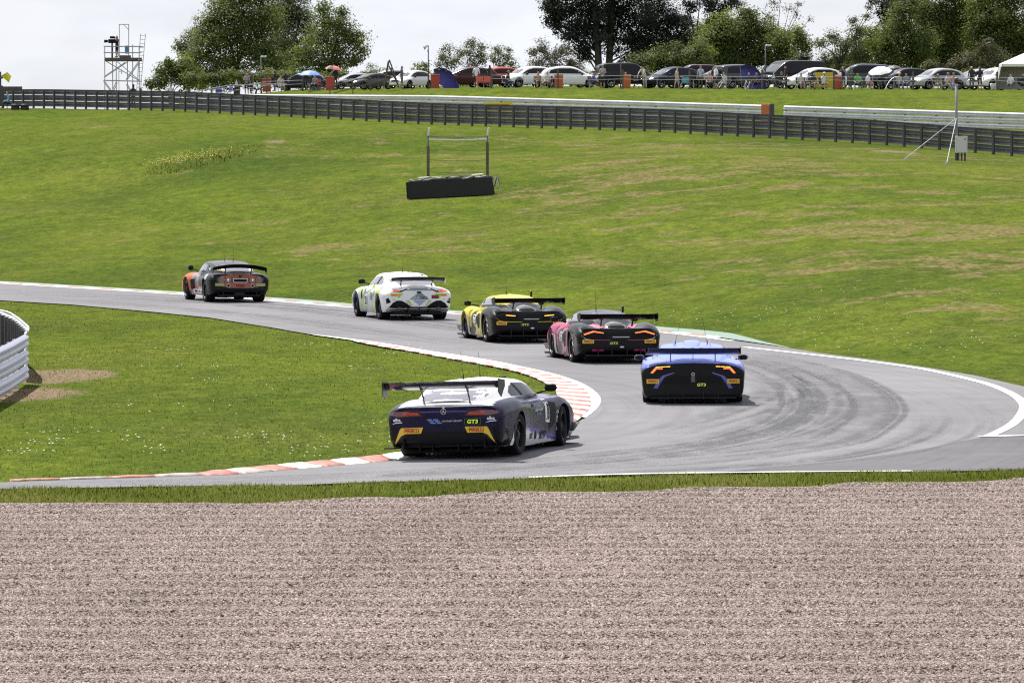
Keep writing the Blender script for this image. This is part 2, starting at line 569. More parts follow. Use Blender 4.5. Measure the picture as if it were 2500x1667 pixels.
GP = lambda L: np.array([G(x, y) for x, y in L])
far_outer = GP([(-60, 688), (0, 691), (213, 704), (425, 717), (659, 733), (850, 749), (1105, 765), (1400, 790), (1637, 812), (1800, 832), (1931, 850),
                (2006, 862), (2142, 879), (2278, 899), (2380, 916), (2500, 943), (2700, 990), (2900, 1060)])
lower = GP([(3000, 1138), (2700, 1143), (2500, 1147), (2380, 1149), (2176, 1152), (1938, 1154), (1700, 1157), (1500, 1161), (1295, 1168), (1142, 1172), (904, 1177),
            (700, 1185), (425, 1187), (0, 1194), (-150, 1198)])
line_out = GP([(1350, 1060), (1397, 1037), (1430, 1020), (1455, 1000), (1467, 981), (1462, 965), (1441, 947), (1407, 930), (1346, 911), (1278, 896), (1210, 882), (1125, 868),
               (1040, 855.5), (955, 841), (870, 829), (758, 816)])
kerb_a = GP([(26, 1176), (128, 1173), (319, 1167), (489, 1161), (553, 1159.5), (700, 1146), (850, 1131), (965, 1120), (1100, 1102), (1250, 1080), (1340, 1061), (1397, 1034), (1421, 1018),
             (1441, 998), (1443, 977), (1431, 953), (1407, 938), (1363, 921), (1295, 904), (1210, 890), (1125, 875), (1040, 860), (955, 845), (870, 832)])
kerb_b = GP([(21, 1174.3), (126, 1171.5), (312, 1165), (480, 1157), (520, 1151), (638, 1139), (808, 1120), (935, 1106), (1075, 1086), (1215, 1062), (1295, 1038), (1340, 1014), (1355, 1002),
             (1361, 988), (1361, 970), (1353, 950), (1329, 935), (1295, 919), (1244, 904), (1159, 887), (1080, 873), (1006, 859), (930, 847), (862, 833.5)])
far_inner = GP([(700, 806), (667, 800), (510, 775), (361, 760), (170, 743), (0, 733), (-80, 727)])
left_far = [G(-80, 727) + np.array([-30, 85]), G(-60, 688) + np.array([-28, 90])]
asph = np.vstack([far_outer, [(60., 84.), (60., 74.)], lower, [G(-150, 1184), G(26, 1177.0)], kerb_a[1:11], line_out[1:], far_inner, left_far])
sheet('racing_track', asph, 0.0, ASPHALT, 1.5, 'grey asphalt race track bending round the infield')
sheet('asphalt_patch', GP([(2401, 1068), (2700, 1063), (3000, 1061)]).tolist() + [(58., 83.), (58., 75.)] + GP([(2950, 1136.5), (2700, 1141), (2500, 1145.5), (2176, 1150), (1938, 1152.5), (1760, 1153.5), (1900, 1140), (2080, 1122), (2250, 1098)]).tolist(),
      .005, ASPHALT_DARK, 1.5, 'darker asphalt patch by the outer white line')
def edge_strip(name, pl, w0, w1, zoff, mat, label, taper=0.):
    pl = resample(crom(pl, 6), .8)
    d = np.gradient(pl, axis=0); d /= np.linalg.norm(d, axis=1)[:, None]
    nrm = np.stack([-d[:, 1], d[:, 0]], 1)
    m = len(pl)
    tp = np.clip((m - 1 - np.arange(m)) * .8 / taper, 0, 1)[:, None] if taper else 1.
    a, b = pl + nrm * w0 * tp, pl + nrm * w1 * tp
    v = np.vstack([np.column_stack([a, H(a[:, 0], a[:, 1], False) + zoff]), np.column_stack([b, H(b[:, 0], b[:, 1], False) + zoff])])
    f = [(i, i + 1, m + i + 1, m + i) for i in range(m - 1)]
    me = meshpy(name, v, f)
    bm = bmesh.new(); bm.from_mesh(me)
    for q in bm.faces:
        if q.normal.z < 0: q.normal_flip()
    bm.to_mesh(me); bm.free()
    return tag(link(name, me, mat), label, kind='structure')
def strip2(name, a, b, zoff, mat, label):
    a = resample(crom(a, 6), .5); b = resample(crom(b, 6), .5)
    n = max(len(a), len(b))
    q = np.linspace(0, 1, n)
    A = np.stack([np.interp(q, np.linspace(0, 1, len(a)), a[:, k]) for k in (0, 1)], 1)
    Bq = np.stack([np.interp(q, np.linspace(0, 1, len(b)), b[:, k]) for k in (0, 1)], 1)
    v = np.vstack([np.column_stack([A, H(A[:, 0], A[:, 1], False) + zoff]), np.column_stack([Bq, H(Bq[:, 0], Bq[:, 1], False) + zoff])])
    me = meshpy(name, v, [(i, i + 1, n + i + 1, n + i) for i in range(n - 1)])
    bm = bmesh.new(); bm.from_mesh(me)
    for f in bm.faces:
        if f.normal.z < 0: f.normal_flip()
    bm.to_mesh(me); bm.free()
    return tag(link(name, me, mat), label, kind='structure')
strip2('white_line', line_out[2:], GP([(1421, 1018), (1441, 998), (1443, 977), (1431, 953), (1407, 938), (1363, 921), (1295, 904), (1210, 890), (1125, 875), (1040, 860), (955, 845), (870, 832), (765, 817.5)])
       , .006, LINE_WHITE, 'white painted line along the inside of the bend')
out_line = GP([(1812, 848), (1938, 862), (2040, 873.5), (2142, 886), (2244, 901), (2346, 923), (2414, 941.5), (2465, 964), (2489, 984), (2491, 1001), (2475, 1025), (2448, 1045), (2401, 1067)])
edge_strip('white_line', out_line, -.02, .18, .009, LINE_WHITE, 'white painted line along the outside of the bend')
edge_strip('white_line', GP([(2398, 1067.4), (2500, 1065), (2700, 1061)]), -.05, .20, .013, LINE_WHITE, 'short straight white line at the right of the bend')
edge_strip('white_line', GP([(2230, 1151.3), (2176, 1151.5), (1938, 1153.5), (1700, 1156.5), (1500, 1160), (1295, 1167)]), -.12, .06, .011, LINE_WHITE, 'thin white line along the near verge')

# outer exit kerb and green painted run-off
fo = resample(crom(far_outer[:10], 6), 1.0)
edge_strip('white_line', far_outer[:10], -.22, -.02, .006, LINE_WHITE, 'thin white line along the far track edge')
edge_strip('green_runoff', far_outer[:11], .20, 1.0, .012, GREEN_PAINT, 'green painted strip beyond the far kerb', 9.)
def kerb_blocks(name, A, Bp, step, label, height, cols, worn_from=None):
    """A: track side, Bp: grass side, matching polylines; each block its own piece"""
    a = crom(A, 10); b = crom(Bp, 10)
    c = (a + b) / 2
    s = np.concatenate([[0], np.cumsum(np.linalg.norm(np.diff(c, axis=0), axis=1))])
    n = int(s[-1] / step)
    root = tag(empty(name, (float(c[0][0]), float(c[0][1]), 0)), label, kind='structure')
    sub = 4
    for i in range(n):
        q = np.linspace(s[-1] * i / n, s[-1] * (i + 1) / n - .012, sub + 1)
        aa = np.stack([np.interp(q, s, a[:, k]) for k in (0, 1)], 1)
        bb = np.stack([np.interp(q, s, b[:, k]) for k in (0, 1)], 1)
        v = []; f = []
        for k in range(sub + 1):
            u = k / sub
            w = .008 * math.sin(u * math.pi)
            for (fr, h) in ((0., .003), (.06, .022 + w * .4), (.45, height * .62 + w), (.88, height + w), (1., height * .55)):
                p = aa[k] * (1 - fr) + bb[k] * fr
                v.append((p[0] - c[0][0], p[1] - c[0][1], float(H(p[0], p[1], False)) + h))
        for k in range(sub):
            for j in range(4):
                f.append((k*5 + j, k*5 + 5 + j, k*5 + 6 + j, k*5 + 1 + j))
        # closed sides down to the ground
        m0 = len(v)
        for k in (0, sub):
            for j in range(5):
                x, y, z = v[k*5 + j]
                v.append((x, y, -.05))
        for e, k in enumerate((0, sub)):
            for j in range(4):
                f.append((k*5 + j, k*5 + j + 1, m0 + e*5 + j + 1, m0 + e*5 + j))
        me = meshpy('kerb_block', v, f)
        bm = bmesh.new(); bm.from_mesh(me)
        bmesh.ops.recalc_face_normals(bm, faces=bm.faces)
        if sum(q.normal.z for q in bm.faces) < 0:
            bmesh.ops.reverse_faces(bm, faces=bm.faces)
        bm.to_mesh(me); bm.free()
        link('kerb_block', me, cols[i % 2] if not (worn_from and i < worn_from) else (cols[0], KERB_GREY)[i % 2], root, True)
    return root
kerb_blocks('inside_kerb', kerb_a, kerb_b, .80, 'red and white ribbed kerb round the inside of the bend', .028, (KERB_RED, KERB_WHITE), 7)
d_ = np.gradient(fo, axis=0); d_ /= np.linalg.norm(d_, axis=1)[:, None]
n_ = np.stack([-d_[:, 1], d_[:, 0]], 1)
kerb_blocks('exit_kerb', fo[::4], (fo + n_ * .18)[::4], 1.3, 'low red and white kerb along the far edge of the track', .03, (KERB_RED, KERB_WHITE))

# ------------------------------------------------------------------ tyre marks laid on the asphalt
def rubber_material():
    t = NT('tyre_rubber')
    p = t.objpos((1, .25, 1))
    n = t.noise(t.pos((1.2, .35, 1)), 1.4, 5., .7)
    t.b.inputs['Base Color'].default_value = (.075, .075, .082, 1)
    t.b.inputs['Roughness'].default_value = .6
    a = t.new('ShaderNodeAttribute', attribute_name='fade')
    al = t.math('MULTIPLY', t.ramp(n, [(.30, 0.), (.68, .50)]), a.outputs['Fac'])
    t.link(al, t.b.inputs['Alpha'])
    return t.m
RUBBER = rubber_material()
marks = []
for path in ([(-40, 1183), (600, 1166), (1200, 1137), (1700, 1090), (1900, 1046), (1975, 1000), (1960, 945), (1850, 893), (1700, 862)],
             [(-40, 1187), (700, 1172), (1350, 1139), (1850, 1095), (2010, 1050), (2065, 1000), (2040, 950), (1920, 897), (1740, 858)],
             [(300, 1178), (1000, 1156), (1500, 1125), (1800, 1075), (1940, 1030), (1985, 985), (1960, 935), (1840, 885), (1600, 846)],
             [(900, 1166), (1600, 1137), (2000, 1090), (2120, 1040), (2150, 990), (2090, 938), (1980, 897), (1800, 857)],
             [(1100, 1170), (1700, 1146), (2050, 1116), (2230, 1070), (2290, 1020)],
             [(1560, 1062), (1740, 1016), (1860, 972), (1880, 940), (1850, 910)],
             [(1500, 1102), (1720, 1068), (1850, 1030), (1900, 990), (1880, 950)],
             [(-40, 716), (300, 728), (640, 750), (1000, 790), (1300, 835)], [(-40, 709), (300, 721), (680, 744), (1100, 790), (1400, 835)],
             [(0, 722), (250, 738), (600, 768), (900, 806), (1250, 858)]):
    pl = resample(crom(GP(path), 8), .6)
    marks.append((pl, random.uniform(.25, .6)))
    for _ in range(3): marks.append((pl + np.array([.9, .25]) * random.uniform(-.8, 1.6) + rng.normal(0, .1, 2), random.uniform(.05, .11)))
    marks.append((pl + np.array([.9, .25]) * random.uniform(.5, 1.3), random.uniform(.07, .20)))
v = []; f = []; fade = []
for mi, (pl, w) in enumerate(marks):
    d = np.gradient(pl, axis=0); d /= np.linalg.norm(d, axis=1)[:, None]
    nn = np.stack([-d[:, 1], d[:, 0]], 1)
    o = len(v); m = len(pl)
    e = np.clip(np.minimum(np.arange(m), np.arange(m)[::-1]) / (m * .35), 0, 1)
    for sgn, k in ((-1, 0.), (-.35, 1.), (.35, 1.), (1, 0.)):
        q = pl + nn * w * sgn
        v += [(a, b, float(h) + .0035 + .0001 * mi) for a, b, h in zip(q[:, 0], q[:, 1], H(q[:, 0], q[:, 1], False))]
        fade += list(e * k)
    for r_ in range(3): f += [(o + r_*m + i, o + r_*m + i + 1, o + (r_+1)*m + i + 1, o + (r_+1)*m + i) for i in range(m - 1)]
me = meshpy('tyre_marks', v, f)
a = me.attributes.new('fade', 'FLOAT', 'POINT'); a.data.foreach_set('value', np.array(fade, np.float32))
tag(link('tyre_marks', me, RUBBER), 'dark curved tyre marks on the grey asphalt', kind='stuff')

# ------------------------------------------------------------------ gravel trap
def gravel_material():
    t = NT('gravel')
    oi = t.new('ShaderNodeObjectInfo')
    c = t.ramp(oi.outputs['Random'], [(0., (.120, .090, .077)), (.25, (.215, .166, .146)), (.6, (.300, .240, .215)), (.85, (.375, .308, .280)), (1., (.52, .445, .405))])
    big = t.noise(t.pos((.35, .12, 1)), 1., 4., .6)
    c = t.mix(.8, c, t.ramp(big, [(.3, (.80, .79, .78)), (.7, (1.1, 1.09, 1.08))]), 'MULTIPLY')
    t.base(c)
    t.b.inputs['Roughness'].default_value = .8
    t.b.inputs['Specular IOR Level'].default_value = .15
    return t.m
GRAVEL = gravel_material()
def gravel_bed_material():
    t = NT('gravel_bed')
    p = t.pos()
    n = t.noise(p, 22., 4., .7)
    t.base(t.ramp(n, [(.3, (.060, .046, .038)), (.7, (.19, .150, .128))]))
    t.b.inputs['Roughness'].default_value = .9
    t.bump(n, .9, .04)
    return t.m
gtop = GP([(3000, 1170), (2700, 1173), (2500, 1178), (2300, 1188), (2100, 1190), (1900, 1199), (1700, 1203), (1500, 1208), (1250, 1213), (1000, 1222), (800, 1229), (500, 1236), (200, 1236), (0, 1236), (-300, 1239)])
gl = resample(crom(gtop, 6), .25)
gl[:, 1] += np.array([.16 * mnoise.noise((float(x) * .8, 3.3, 1.)) + .12 * mnoise.noise((float(x) * 3.1, 7.3, 1.)) for x in gl[:, 0]])
gpoly = np.vstack([[(46., 77.)], gl, [(-46., 75.), (-46, 44.5), (46, 44.5)]])
spoly = np.vstack([[(13., gl[0][1])], gl, [(-12, gl[-1][1]), (-9., 44.5), (9., 44.5)]])
gbed = sheet('gravel_trap', gpoly, .0, gravel_bed_material(), .8, 'bed of pale pinkish gravel filling the foreground')
sbed = sheet('gravel_stones', spoly, .0, GRAVEL, .22, 'loose pale stones lying over the gravel trap')
gbed.location.z = -.006
gme = sbed.data
co = np.zeros(len(gme.vertices) * 3, np.float32); gme.vertices.foreach_get('co', co); co = co.reshape(-1, 3)
co[:, 2] += .05 + .017 * np.sin(co[:, 1] * 5.2 + 1.6 * vnoise(co[:, 0], co[:, 1], .12, 1.)) + .014 * vnoise(co[:, 0], co[:, 1], .55, 2.) + .010 * vnoise(co[:, 0], co[:, 1], 1.7, 5.)
gme.vertices.foreach_set('co', co.ravel())
# loose stones over the bed
stones = sbed
ng = bpy.data.node_groups.new('scatter_stones', 'GeometryNodeTree')
ng.interface.new_socket('Geometry', in_out='INPUT', socket_type='NodeSocketGeometry')
ng.interface.new_socket('Geometry', in_out='OUTPUT', socket_type='NodeSocketGeometry')
N = ng.nodes; K = ng.links
gi, go = N.new('NodeGroupInput'), N.new('NodeGroupOutput')
dp = N.new('GeometryNodeDistributePointsOnFaces'); dp.inputs['Density'].default_value = 1400.
ico = N.new('GeometryNodeMeshIcoSphere'); ico.inputs['Radius'].default_value = 1.; ico.inputs['Subdivisions'].default_value = 1
sp = N.new('GeometryNodeSetPosition')
rp = N.new('FunctionNodeRandomValue'); rp.data_type = 'FLOAT_VECTOR'
rp.inputs['Min'].default_value = (-.22, -.22, -.22); rp.inputs['Max'].default_value = (.22, .22, .22)
K.new(ico.outputs['Mesh'], sp.inputs['Geometry']); K.new(rp.outputs['Value'], sp.inputs['Offset'])
inst = N.new('GeometryNodeInstanceOnPoints')
rr_ = N.new('FunctionNodeRandomValue'); rr_.data_type = 'FLOAT_VECTOR'
rr_.inputs['Min'].default_value = (-.5, -.5, 0.); rr_.inputs['Max'].default_value = (.5, .5, 6.28)
rs_ = N.new('FunctionNodeRandomValue'); rs_.data_type = 'FLOAT_VECTOR'
rs_.inputs['Min'].default_value = (.009, .009, .008); rs_.inputs['Max'].default_value = (.027, .025, .019)
rs_.inputs['Seed'].default_value = 5
smat = N.new('GeometryNodeSetMaterial'); smat.inputs['Material'].default_value = GRAVEL
K.new(gi.outputs[0], dp.inputs['Mesh']); K.new(dp.outputs['Points'], inst.inputs['Points'])
K.new(sp.outputs['Geometry'], inst.inputs['Instance'])
K.new(rr_.outputs['Value'], inst.inputs['Rotation']); K.new(rs_.outputs['Value'], inst.inputs['Scale'])
K.new(inst.outputs['Instances'], smat.inputs['Geometry']); K.new(smat.outputs['Geometry'], go.inputs[0])
md = stones.modifiers.new('scatter', 'NODES'); md.node_group = ng
stones.data.materials.clear(); stones.data.materials.append(GRAVEL)
tag(stones, 'loose pale stones lying over the gravel trap', kind='stuff')

# ------------------------------------------------------------------ grass blades, daisies, buttercups
def in_poly(px, py, poly):
    inside = np.zeros(len(px), bool)
    j = len(poly) - 1
    for i in range(len(poly)):
        xi, yi = poly[i]; xj, yj = poly[j]
        c = ((yi > py) != (yj > py)) & (px < (xj - xi) * (py - yi) / (yj - yi + 1e-12) + xi)
        inside ^= c
        j = i
    return inside
def blade_material():
    t = NT('grass_blades')
    a = t.new('ShaderNodeAttribute', attribute_name='tone')
    c = t.ramp(a.outputs['Fac'], [(0., (.046, .068, .013)), (.4, (.085, .112, .017)), (.75, (.128, .155, .022)), (1., (.21, .21, .065))])
    t.base(c)
    t.b.inputs['Roughness'].default_value = .7
    t.b.inputs['Specular IOR Level'].default_value = .04
    tr = t.new('ShaderNodeBsdfTranslucent')
    t.link(c, tr.inputs['Color'])
    mx = t.new('ShaderNodeMixShader'); mx.inputs[0].default_value = .45
    t.link(t.b.outputs[0], mx.inputs[1]); t.link(tr.outputs[0], mx.inputs[2])
    t.link(mx.outputs[0], t.n['Material Output'].inputs['Surface'])
    return t.m
BLADE = blade_material()
def blades(name, poly, density, h0, h1, wid, label, clump=.6, hole=None, edge_tall=None):
    poly = np.asarray(poly, float)
    lo, hi = poly.min(0), poly.max(0)
    n = int((hi[0] - lo[0]) * (hi[1] - lo[1]) * density)
    p = rng.uniform(lo, hi, (n, 2))
    k = in_poly(p[:, 0], p[:, 1], poly)
    # only what the lens takes in, with a margin
    k &= np.abs(p[:, 0]) < p[:, 1] * .108 + .8
    if name == 'verge_grass': k &= (vnoise(p[:, 0], p[:, 1], .9, 2.) + rng.normal(0, .22, n)) > -.30
    if name == 'rough_grass': k &= (vnoise(p[:, 0], p[:, 1], .30, 6.) + rng.normal(0, .12, n)) > .02
    if hole is not None: k &= ~in_poly(p[:, 0], p[:, 1], hole)
    p = p[k]; n = len(p)
    nz = vnoise(p[:, 0], p[:, 1], 1.1, 4.)
    hh = rng.uniform(h0, h1, n) * (1 + clump * nz)
    ang = rng.uniform(0, 2 * np.pi, n)
    lean = rng.normal(0, .45, (n, 2)) * hh[:, None]
    z = H(p[:, 0], p[:, 1]) - .035
    w = wid * rng.uniform(.6, 1.4, n)
    dx, dy = np.cos(ang) * w, np.sin(ang) * w * .5
    v = np.empty((n, 3, 3), np.float32)
    v[:, 0] = np.column_stack([p[:, 0] - dx, p[:, 1] - dy, z])
    v[:, 1] = np.column_stack([p[:, 0] + dx, p[:, 1] + dy, z])
    v[:, 2] = np.column_stack([p[:, 0] + lean[:, 0], p[:, 1] + lean[:, 1], z + .03 + hh])
    me = fast_mesh(name, v.reshape(-1, 3), np.arange(3 * n).reshape(n, 3))
    me.polygons.foreach_set('use_smooth', [True] * n)
    me.normals_split_custom_set_from_vertices(np.tile(np.array([0., -.12, 1.]), (3 * n, 1)))
    tone = np.clip((.70 if name == 'verge_grass' else .58) + .45 * vnoise(p[:, 0], p[:, 1], .35, 8.) + rng.normal(0, .20, n), 0, 1)
    a = me.attributes.new('tone', 'FLOAT', 'POINT')
    a.data.foreach_set('value', np.repeat(tone, 3).astype(np.float32))
    return tag(link(name, me, BLADE), label, kind='stuff')
verge = np.vstack([lower[::-1] - np.array([0, .02]), gl + np.array([0, -.12])])
blades('verge_grass', verge, 900, .015, .055, .011, 'tufty strip of grass between track and gravel', .8)
infield = np.vstack([kerb_b, far_inner, [G(-80, 727) + np.array([-30, 85]), (-40, 200), (-30, 70), G(-150, 1180), G(20, 1176)]])
blades('infield_grass', infield, 34, .010, .024, .009, 'mown green grass covering the infield', .7)
def specks(name, centres, n, rad, size, mat, label, z0=.05):
    v = []; f = []
    for _ in range(n):
        cx, cy, rx, ry = random.choice(centres)
        x, y = random.gauss(cx, rx), random.gauss(cy, ry)
        s = size * random.uniform(.6, 1.4)
        z = H1(x, y) + z0 + random.uniform(0, .05)
        o = len(v)
        m = 5
        v += [(x + s * math.cos(q * 2 * math.pi / m), y + s * math.sin(q * 2 * math.pi / m), z + s * .35 * math.sin(q * 2.1)) for q in range(m)]
        v.append((x, y, z + s * .5))
        f += [(o + q, o + (q + 1) % m, o + m) for q in range(m)]
    return tag(link(name, meshpy(name, v, f), mat), label, kind='stuff')
DAISY = M('daisy_petals', (.72, .71, .64), .7)
dc = []
for x, y in ((300, 985), (420, 1010), (520, 935), (640, 960), (560, 1075), (640, 1070), (130, 1065), (240, 1060), (330, 1080), (800, 1090), (850, 1085), (780, 1105), (450, 900), (870, 1040),
             (960, 862), (760, 850), (990, 870), (420, 860), (160, 880), (60, 1110), (110, 1090), (700, 1110), (380, 1100), (900, 905)):
    g = G(x, y); dc.append((g[0], g[1], random.uniform(.2, .7), random.uniform(.4, 1.8)))
specks('daisies', dc, 250, 0, .020, DAISY, 'white daisies dotted over the infield grass')
dc = [(*G(x, y), 1.2, 2.2) for x, y in ((1900, 800), (1850, 812), (2000, 815), (2150, 835), (2300, 800), (2200, 860), (1700, 790), (2420, 870), (2050, 780))]
specks('daisies', dc, 160, 0, .022, DAISY, 'white daisies dotted along the foot of the hillside')
BUTTER = M('buttercup_petals', (.62, .46, .015), .6)
def hxy(px, py):
    d = hit(px, py)
    return ((px - 1250.) * d / FPX, d)
specks('buttercups', [(*hxy(430, 394), .5, 1.2), (*hxy(462, 389), .6, 1.2), (*hxy(492, 384), .5, 1.0), (*hxy(540, 374), .8, 1.4), (*hxy(395, 402), .5, 1.2)], 380, 0, .040, BUTTER, 'yellow buttercups in the rough grass of the hillside', .10)
rough = np.array([hxy(335, 428), hxy(400, 400), hxy(520, 376), hxy(640, 352), hxy(660, 362), hxy(560, 392), hxy(420, 424)])
blades('rough_grass', rough, 30, .04, .13, .028, 'patch of long rough grass among the buttercups on the hillside', .9)
# ------------------------------------------------------------------ car building kit
def paint(name, rough=.24, coat=.12, flake=0.):
    t = NT(name)
    a = t.new('ShaderNodeAttribute', attribute_name='Col')
    dirt = t.noise(t.objpos(), 3.5, 5., .65)
    c = t.mix(.35, a.outputs['Color'], t.ramp(dirt, [(.35, (.78, .77, .75)), (.62, (1., 1., 1.))]), 'MULTIPLY')
    t.base(c)
    t.b.inputs['Roughness'].default_value = rough
    t.b.inputs['Coat Weight'].default_value = coat
    t.b.inputs['Coat Roughness'].default_value = .05
    t.b.inputs['Specular IOR Level'].default_value = .18
    t.link(t.ramp(dirt, [(.3, rough + .12), (.7, rough - .05)]), t.b.inputs['Roughness'])
    return t.m
PAINT = paint('car_paint')
BLACK = M('black_trim', (.004, .004, .005), .6, spec=.2)
GLOSSBLACK = M('gloss_black', (.005, .005, .006), .35, spec=.22)
CARBON = M('carbon', (.007, .007, .009), .38, spec=.3)
RUBBERT = M('tyre', (.009, .009, .010), .8, spec=.2)
RIM = M('rim_dark', (.030, .030, .034), .38, metal=.7)
RIM_EDGE = M('rim_edge', (.45, .45, .47), .3, metal=.9)
DISC = M('brake_disc', (.10, .09, .085), .5, metal=.6)
GLASS = M('car_glass', (.008, .009, .011), .10, spec=.22)
GLASS_GLARE = M('car_glass_glare', (.20, .19, .23), .10, spec=.8, coat=.5)  # pale purple-grey glare put into the glass colour
CHROME = M('bright_metal', (.65, .65, .67), .25, metal=.9)
STK_YEL = M('sticker_yellow', (.70, .47, .035), .5)
STK_RED = M('sticker_red', (.42, .03, .02), .5)
STK_WHITE = M('sticker_white', (.80, .80, .82), .45)
STK_BLUE = M('sticker_blue', (.16, .27, .62), .45)
LIME_GLOW = M('lettering_lime_glow', (.42, .60, .05), .5, emit=(.5, .75, .05), estr=.35)  # lime class lettering, brightened by a faint added glow
TAIL_RED = M('tail_light_lit', (.55, .03, .015), .3, emit=(1., .09, .03), estr=1.1)
TAIL_ORANGE = M('tail_light_orange', (.7, .12, .03), .3, emit=(1., .16, .04), estr=1.3)
TAIL_AMBER = M('tail_light_amber', (.8, .40, .04), .3, emit=(1., .50, .06), estr=1.5)
TAIL_DARK = M('tail_light_dark', (.11, .012, .012), .15, coat=1.)

def loft(stations, subx, subs, cap=True):
    """stations: (x, [(y,z) ...]) half sections from bottom centre to top centre -> closed mirrored surface"""
    X = np.array([s[0] for s in stations], float)
    P = np.array([s[1] for s in stations], float)
    k = P.shape[1]
    A = np.concatenate([X[:, None], P.reshape(len(X), -1)], 1)
    A = crom(A, subx)
    xs_ = A[:, 0]; PP = A[:, 1:].reshape(len(xs_), k, 2)
    rows = []
    for i in range(len(xs_)):
        c = crom(PP[i], subs)
        c[:, 0] = np.maximum(c[:, 0], 0)
        c[0, 0] = c[-1, 0] = 0
        full = np.concatenate([c, c[-2:0:-1] * np.array([-1, 1])])
        rows.append(np.column_stack([np.full(len(full), xs_[i]), full]))
    m = len(rows[0])
    v = np.vstack(rows)
    f = []
    for i in range(len(rows) - 1):
        for j in range(m):
            q = (j + 1) % m
            f.append((i*m + j, i*m + q, (i+1)*m + q, (i+1)*m + j))
    if cap:
        for i0, flip in ((0, True), ((len(rows)-1)*m, False)):
            ring = rows[0] if i0 == 0 else rows[-1]
            c = ring.mean(0)
            # concentric cap so that it stays rounded and dense
            base = i0
            prev = [i0 + j for j in range(m)]
            for sc_ in (.66, .33):
                o = len(v)
                v = np.vstack([v, c + (ring - c) * sc_])
                cur = [o + j for j in range(m)]
                for j in range(m):
                    q = (j + 1) % m
                    f.append((prev[j], prev[q], cur[q], cur[j]))
                prev = cur
            o = len(v)
            v = np.vstack([v, c[None]])
            for j in range(m): f.append((prev[j], prev[(j+1) % m], o))
    return v, f

def sec_body(x, zb, w, zs, ys, zt, zw=None, hump=.0):
    zw = zw if zw is not None else zb + (zs - zb) * .52
    return (x, [(0, zb), (w*.80, zb), (w*.955, zb + .045), (w, zw), (w*.985, zs - .10), (ys, zs), (ys*.55, zs*.35 + zt*.65 - hump), (0, zt)])
def sec_cabin(x, wb, wt, zr, zb=.72, crown=.02):
    h = zr - zb
    return (x, [(0, zb), (wb*.8, zb), (wb, zb + .02), (wb*.97 + wt*.03, zb + h*.35), (wb*.42 + wt*.58, zb + h*.78), (wt, zr - .035), (wt*.55, zr - .004), (0, zr + crown)])

def mesh_of(v, f):
    me = meshpy('tmp', v, f)
    bm = bmesh.new(); bm.from_mesh(me)
    bmesh.ops.remove_doubles(bm, verts=bm.verts, dist=1e-4)
    bmesh.ops.recalc_face_normals(bm, faces=bm.faces)
    bm.to_mesh(me); bm.free()
    return me

def cut_arches(me, wheels, rad, inner):
    """cut wheel arches; wheels: (x, z)"""
    b = B()
    for (x, z, hw) in wheels:
        for sgn in (1, -1):
            b.lathe([(rad, sgn * (hw - inner)), (rad, sgn * (hw + .3))], 36, 'y', (x, 0, z))
    bme = meshpy('cut', b.v, b.f)
    bm = bmesh.new(); bm.from_mesh(bme); bmesh.ops.recalc_face_normals(bm, faces=bm.faces); bm.to_mesh(bme); bm.free()
    bme.materials.append(PAINT); bme.materials.append(BLACK)
    bme.polygons.foreach_set('material_index', [1] * len(bme.polygons))
    me.materials.append(PAINT); me.materials.append(BLACK)
    o1 = bpy.data.objects.new('t1', me); o2 = bpy.data.objects.new('t2', bme)
    COL.objects.link(o1); COL.objects.link(o2)
    md = o1.modifiers.new('b', 'BOOLEAN'); md.operation = 'DIFFERENCE'; md.object = o2; md.solver = 'EXACT'
    dg = bpy.context.evaluated_depsgraph_get()
    res = bpy.data.meshes.new_from_object(o1.evaluated_get(dg))
    bpy.data.objects.remove(o1); bpy.data.objects.remove(o2)
    return res

TEXT_CACHE = {}
def text_tris(s, bold=.012, shear=0.):
    key = (s, bold, shear)
    if key in TEXT_CACHE: return TEXT_CACHE[key]
    cu = bpy.data.curves.new('t', 'FONT')
    cu.body = s; cu.offset = bold; cu.shear = shear; cu.resolution_u = 3
    ob = bpy.data.objects.new('t', cu)
    COL.objects.link(ob)
    dg = bpy.context.evaluated_depsgraph_get()
    me = bpy.data.meshes.new_from_object(ob.evaluated_get(dg))
    bm = bmesh.new(); bm.from_mesh(me)
    bmesh.ops.triangulate(bm, faces=bm.faces)
    v = np.array([(q.co.x, q.co.y) for q in bm.verts]); f = [[q.index for q in g.verts] for g in bm.faces]
    bm.free(); bpy.data.objects.remove(ob); bpy.data.meshes.remove(me)
    lo, hi = v.min(0), v.max(0)
    v = (v - (lo + hi) / 2) / (hi - lo)           # unit box, centred
    TEXT_CACHE[key] = (v, f)
    return v, f

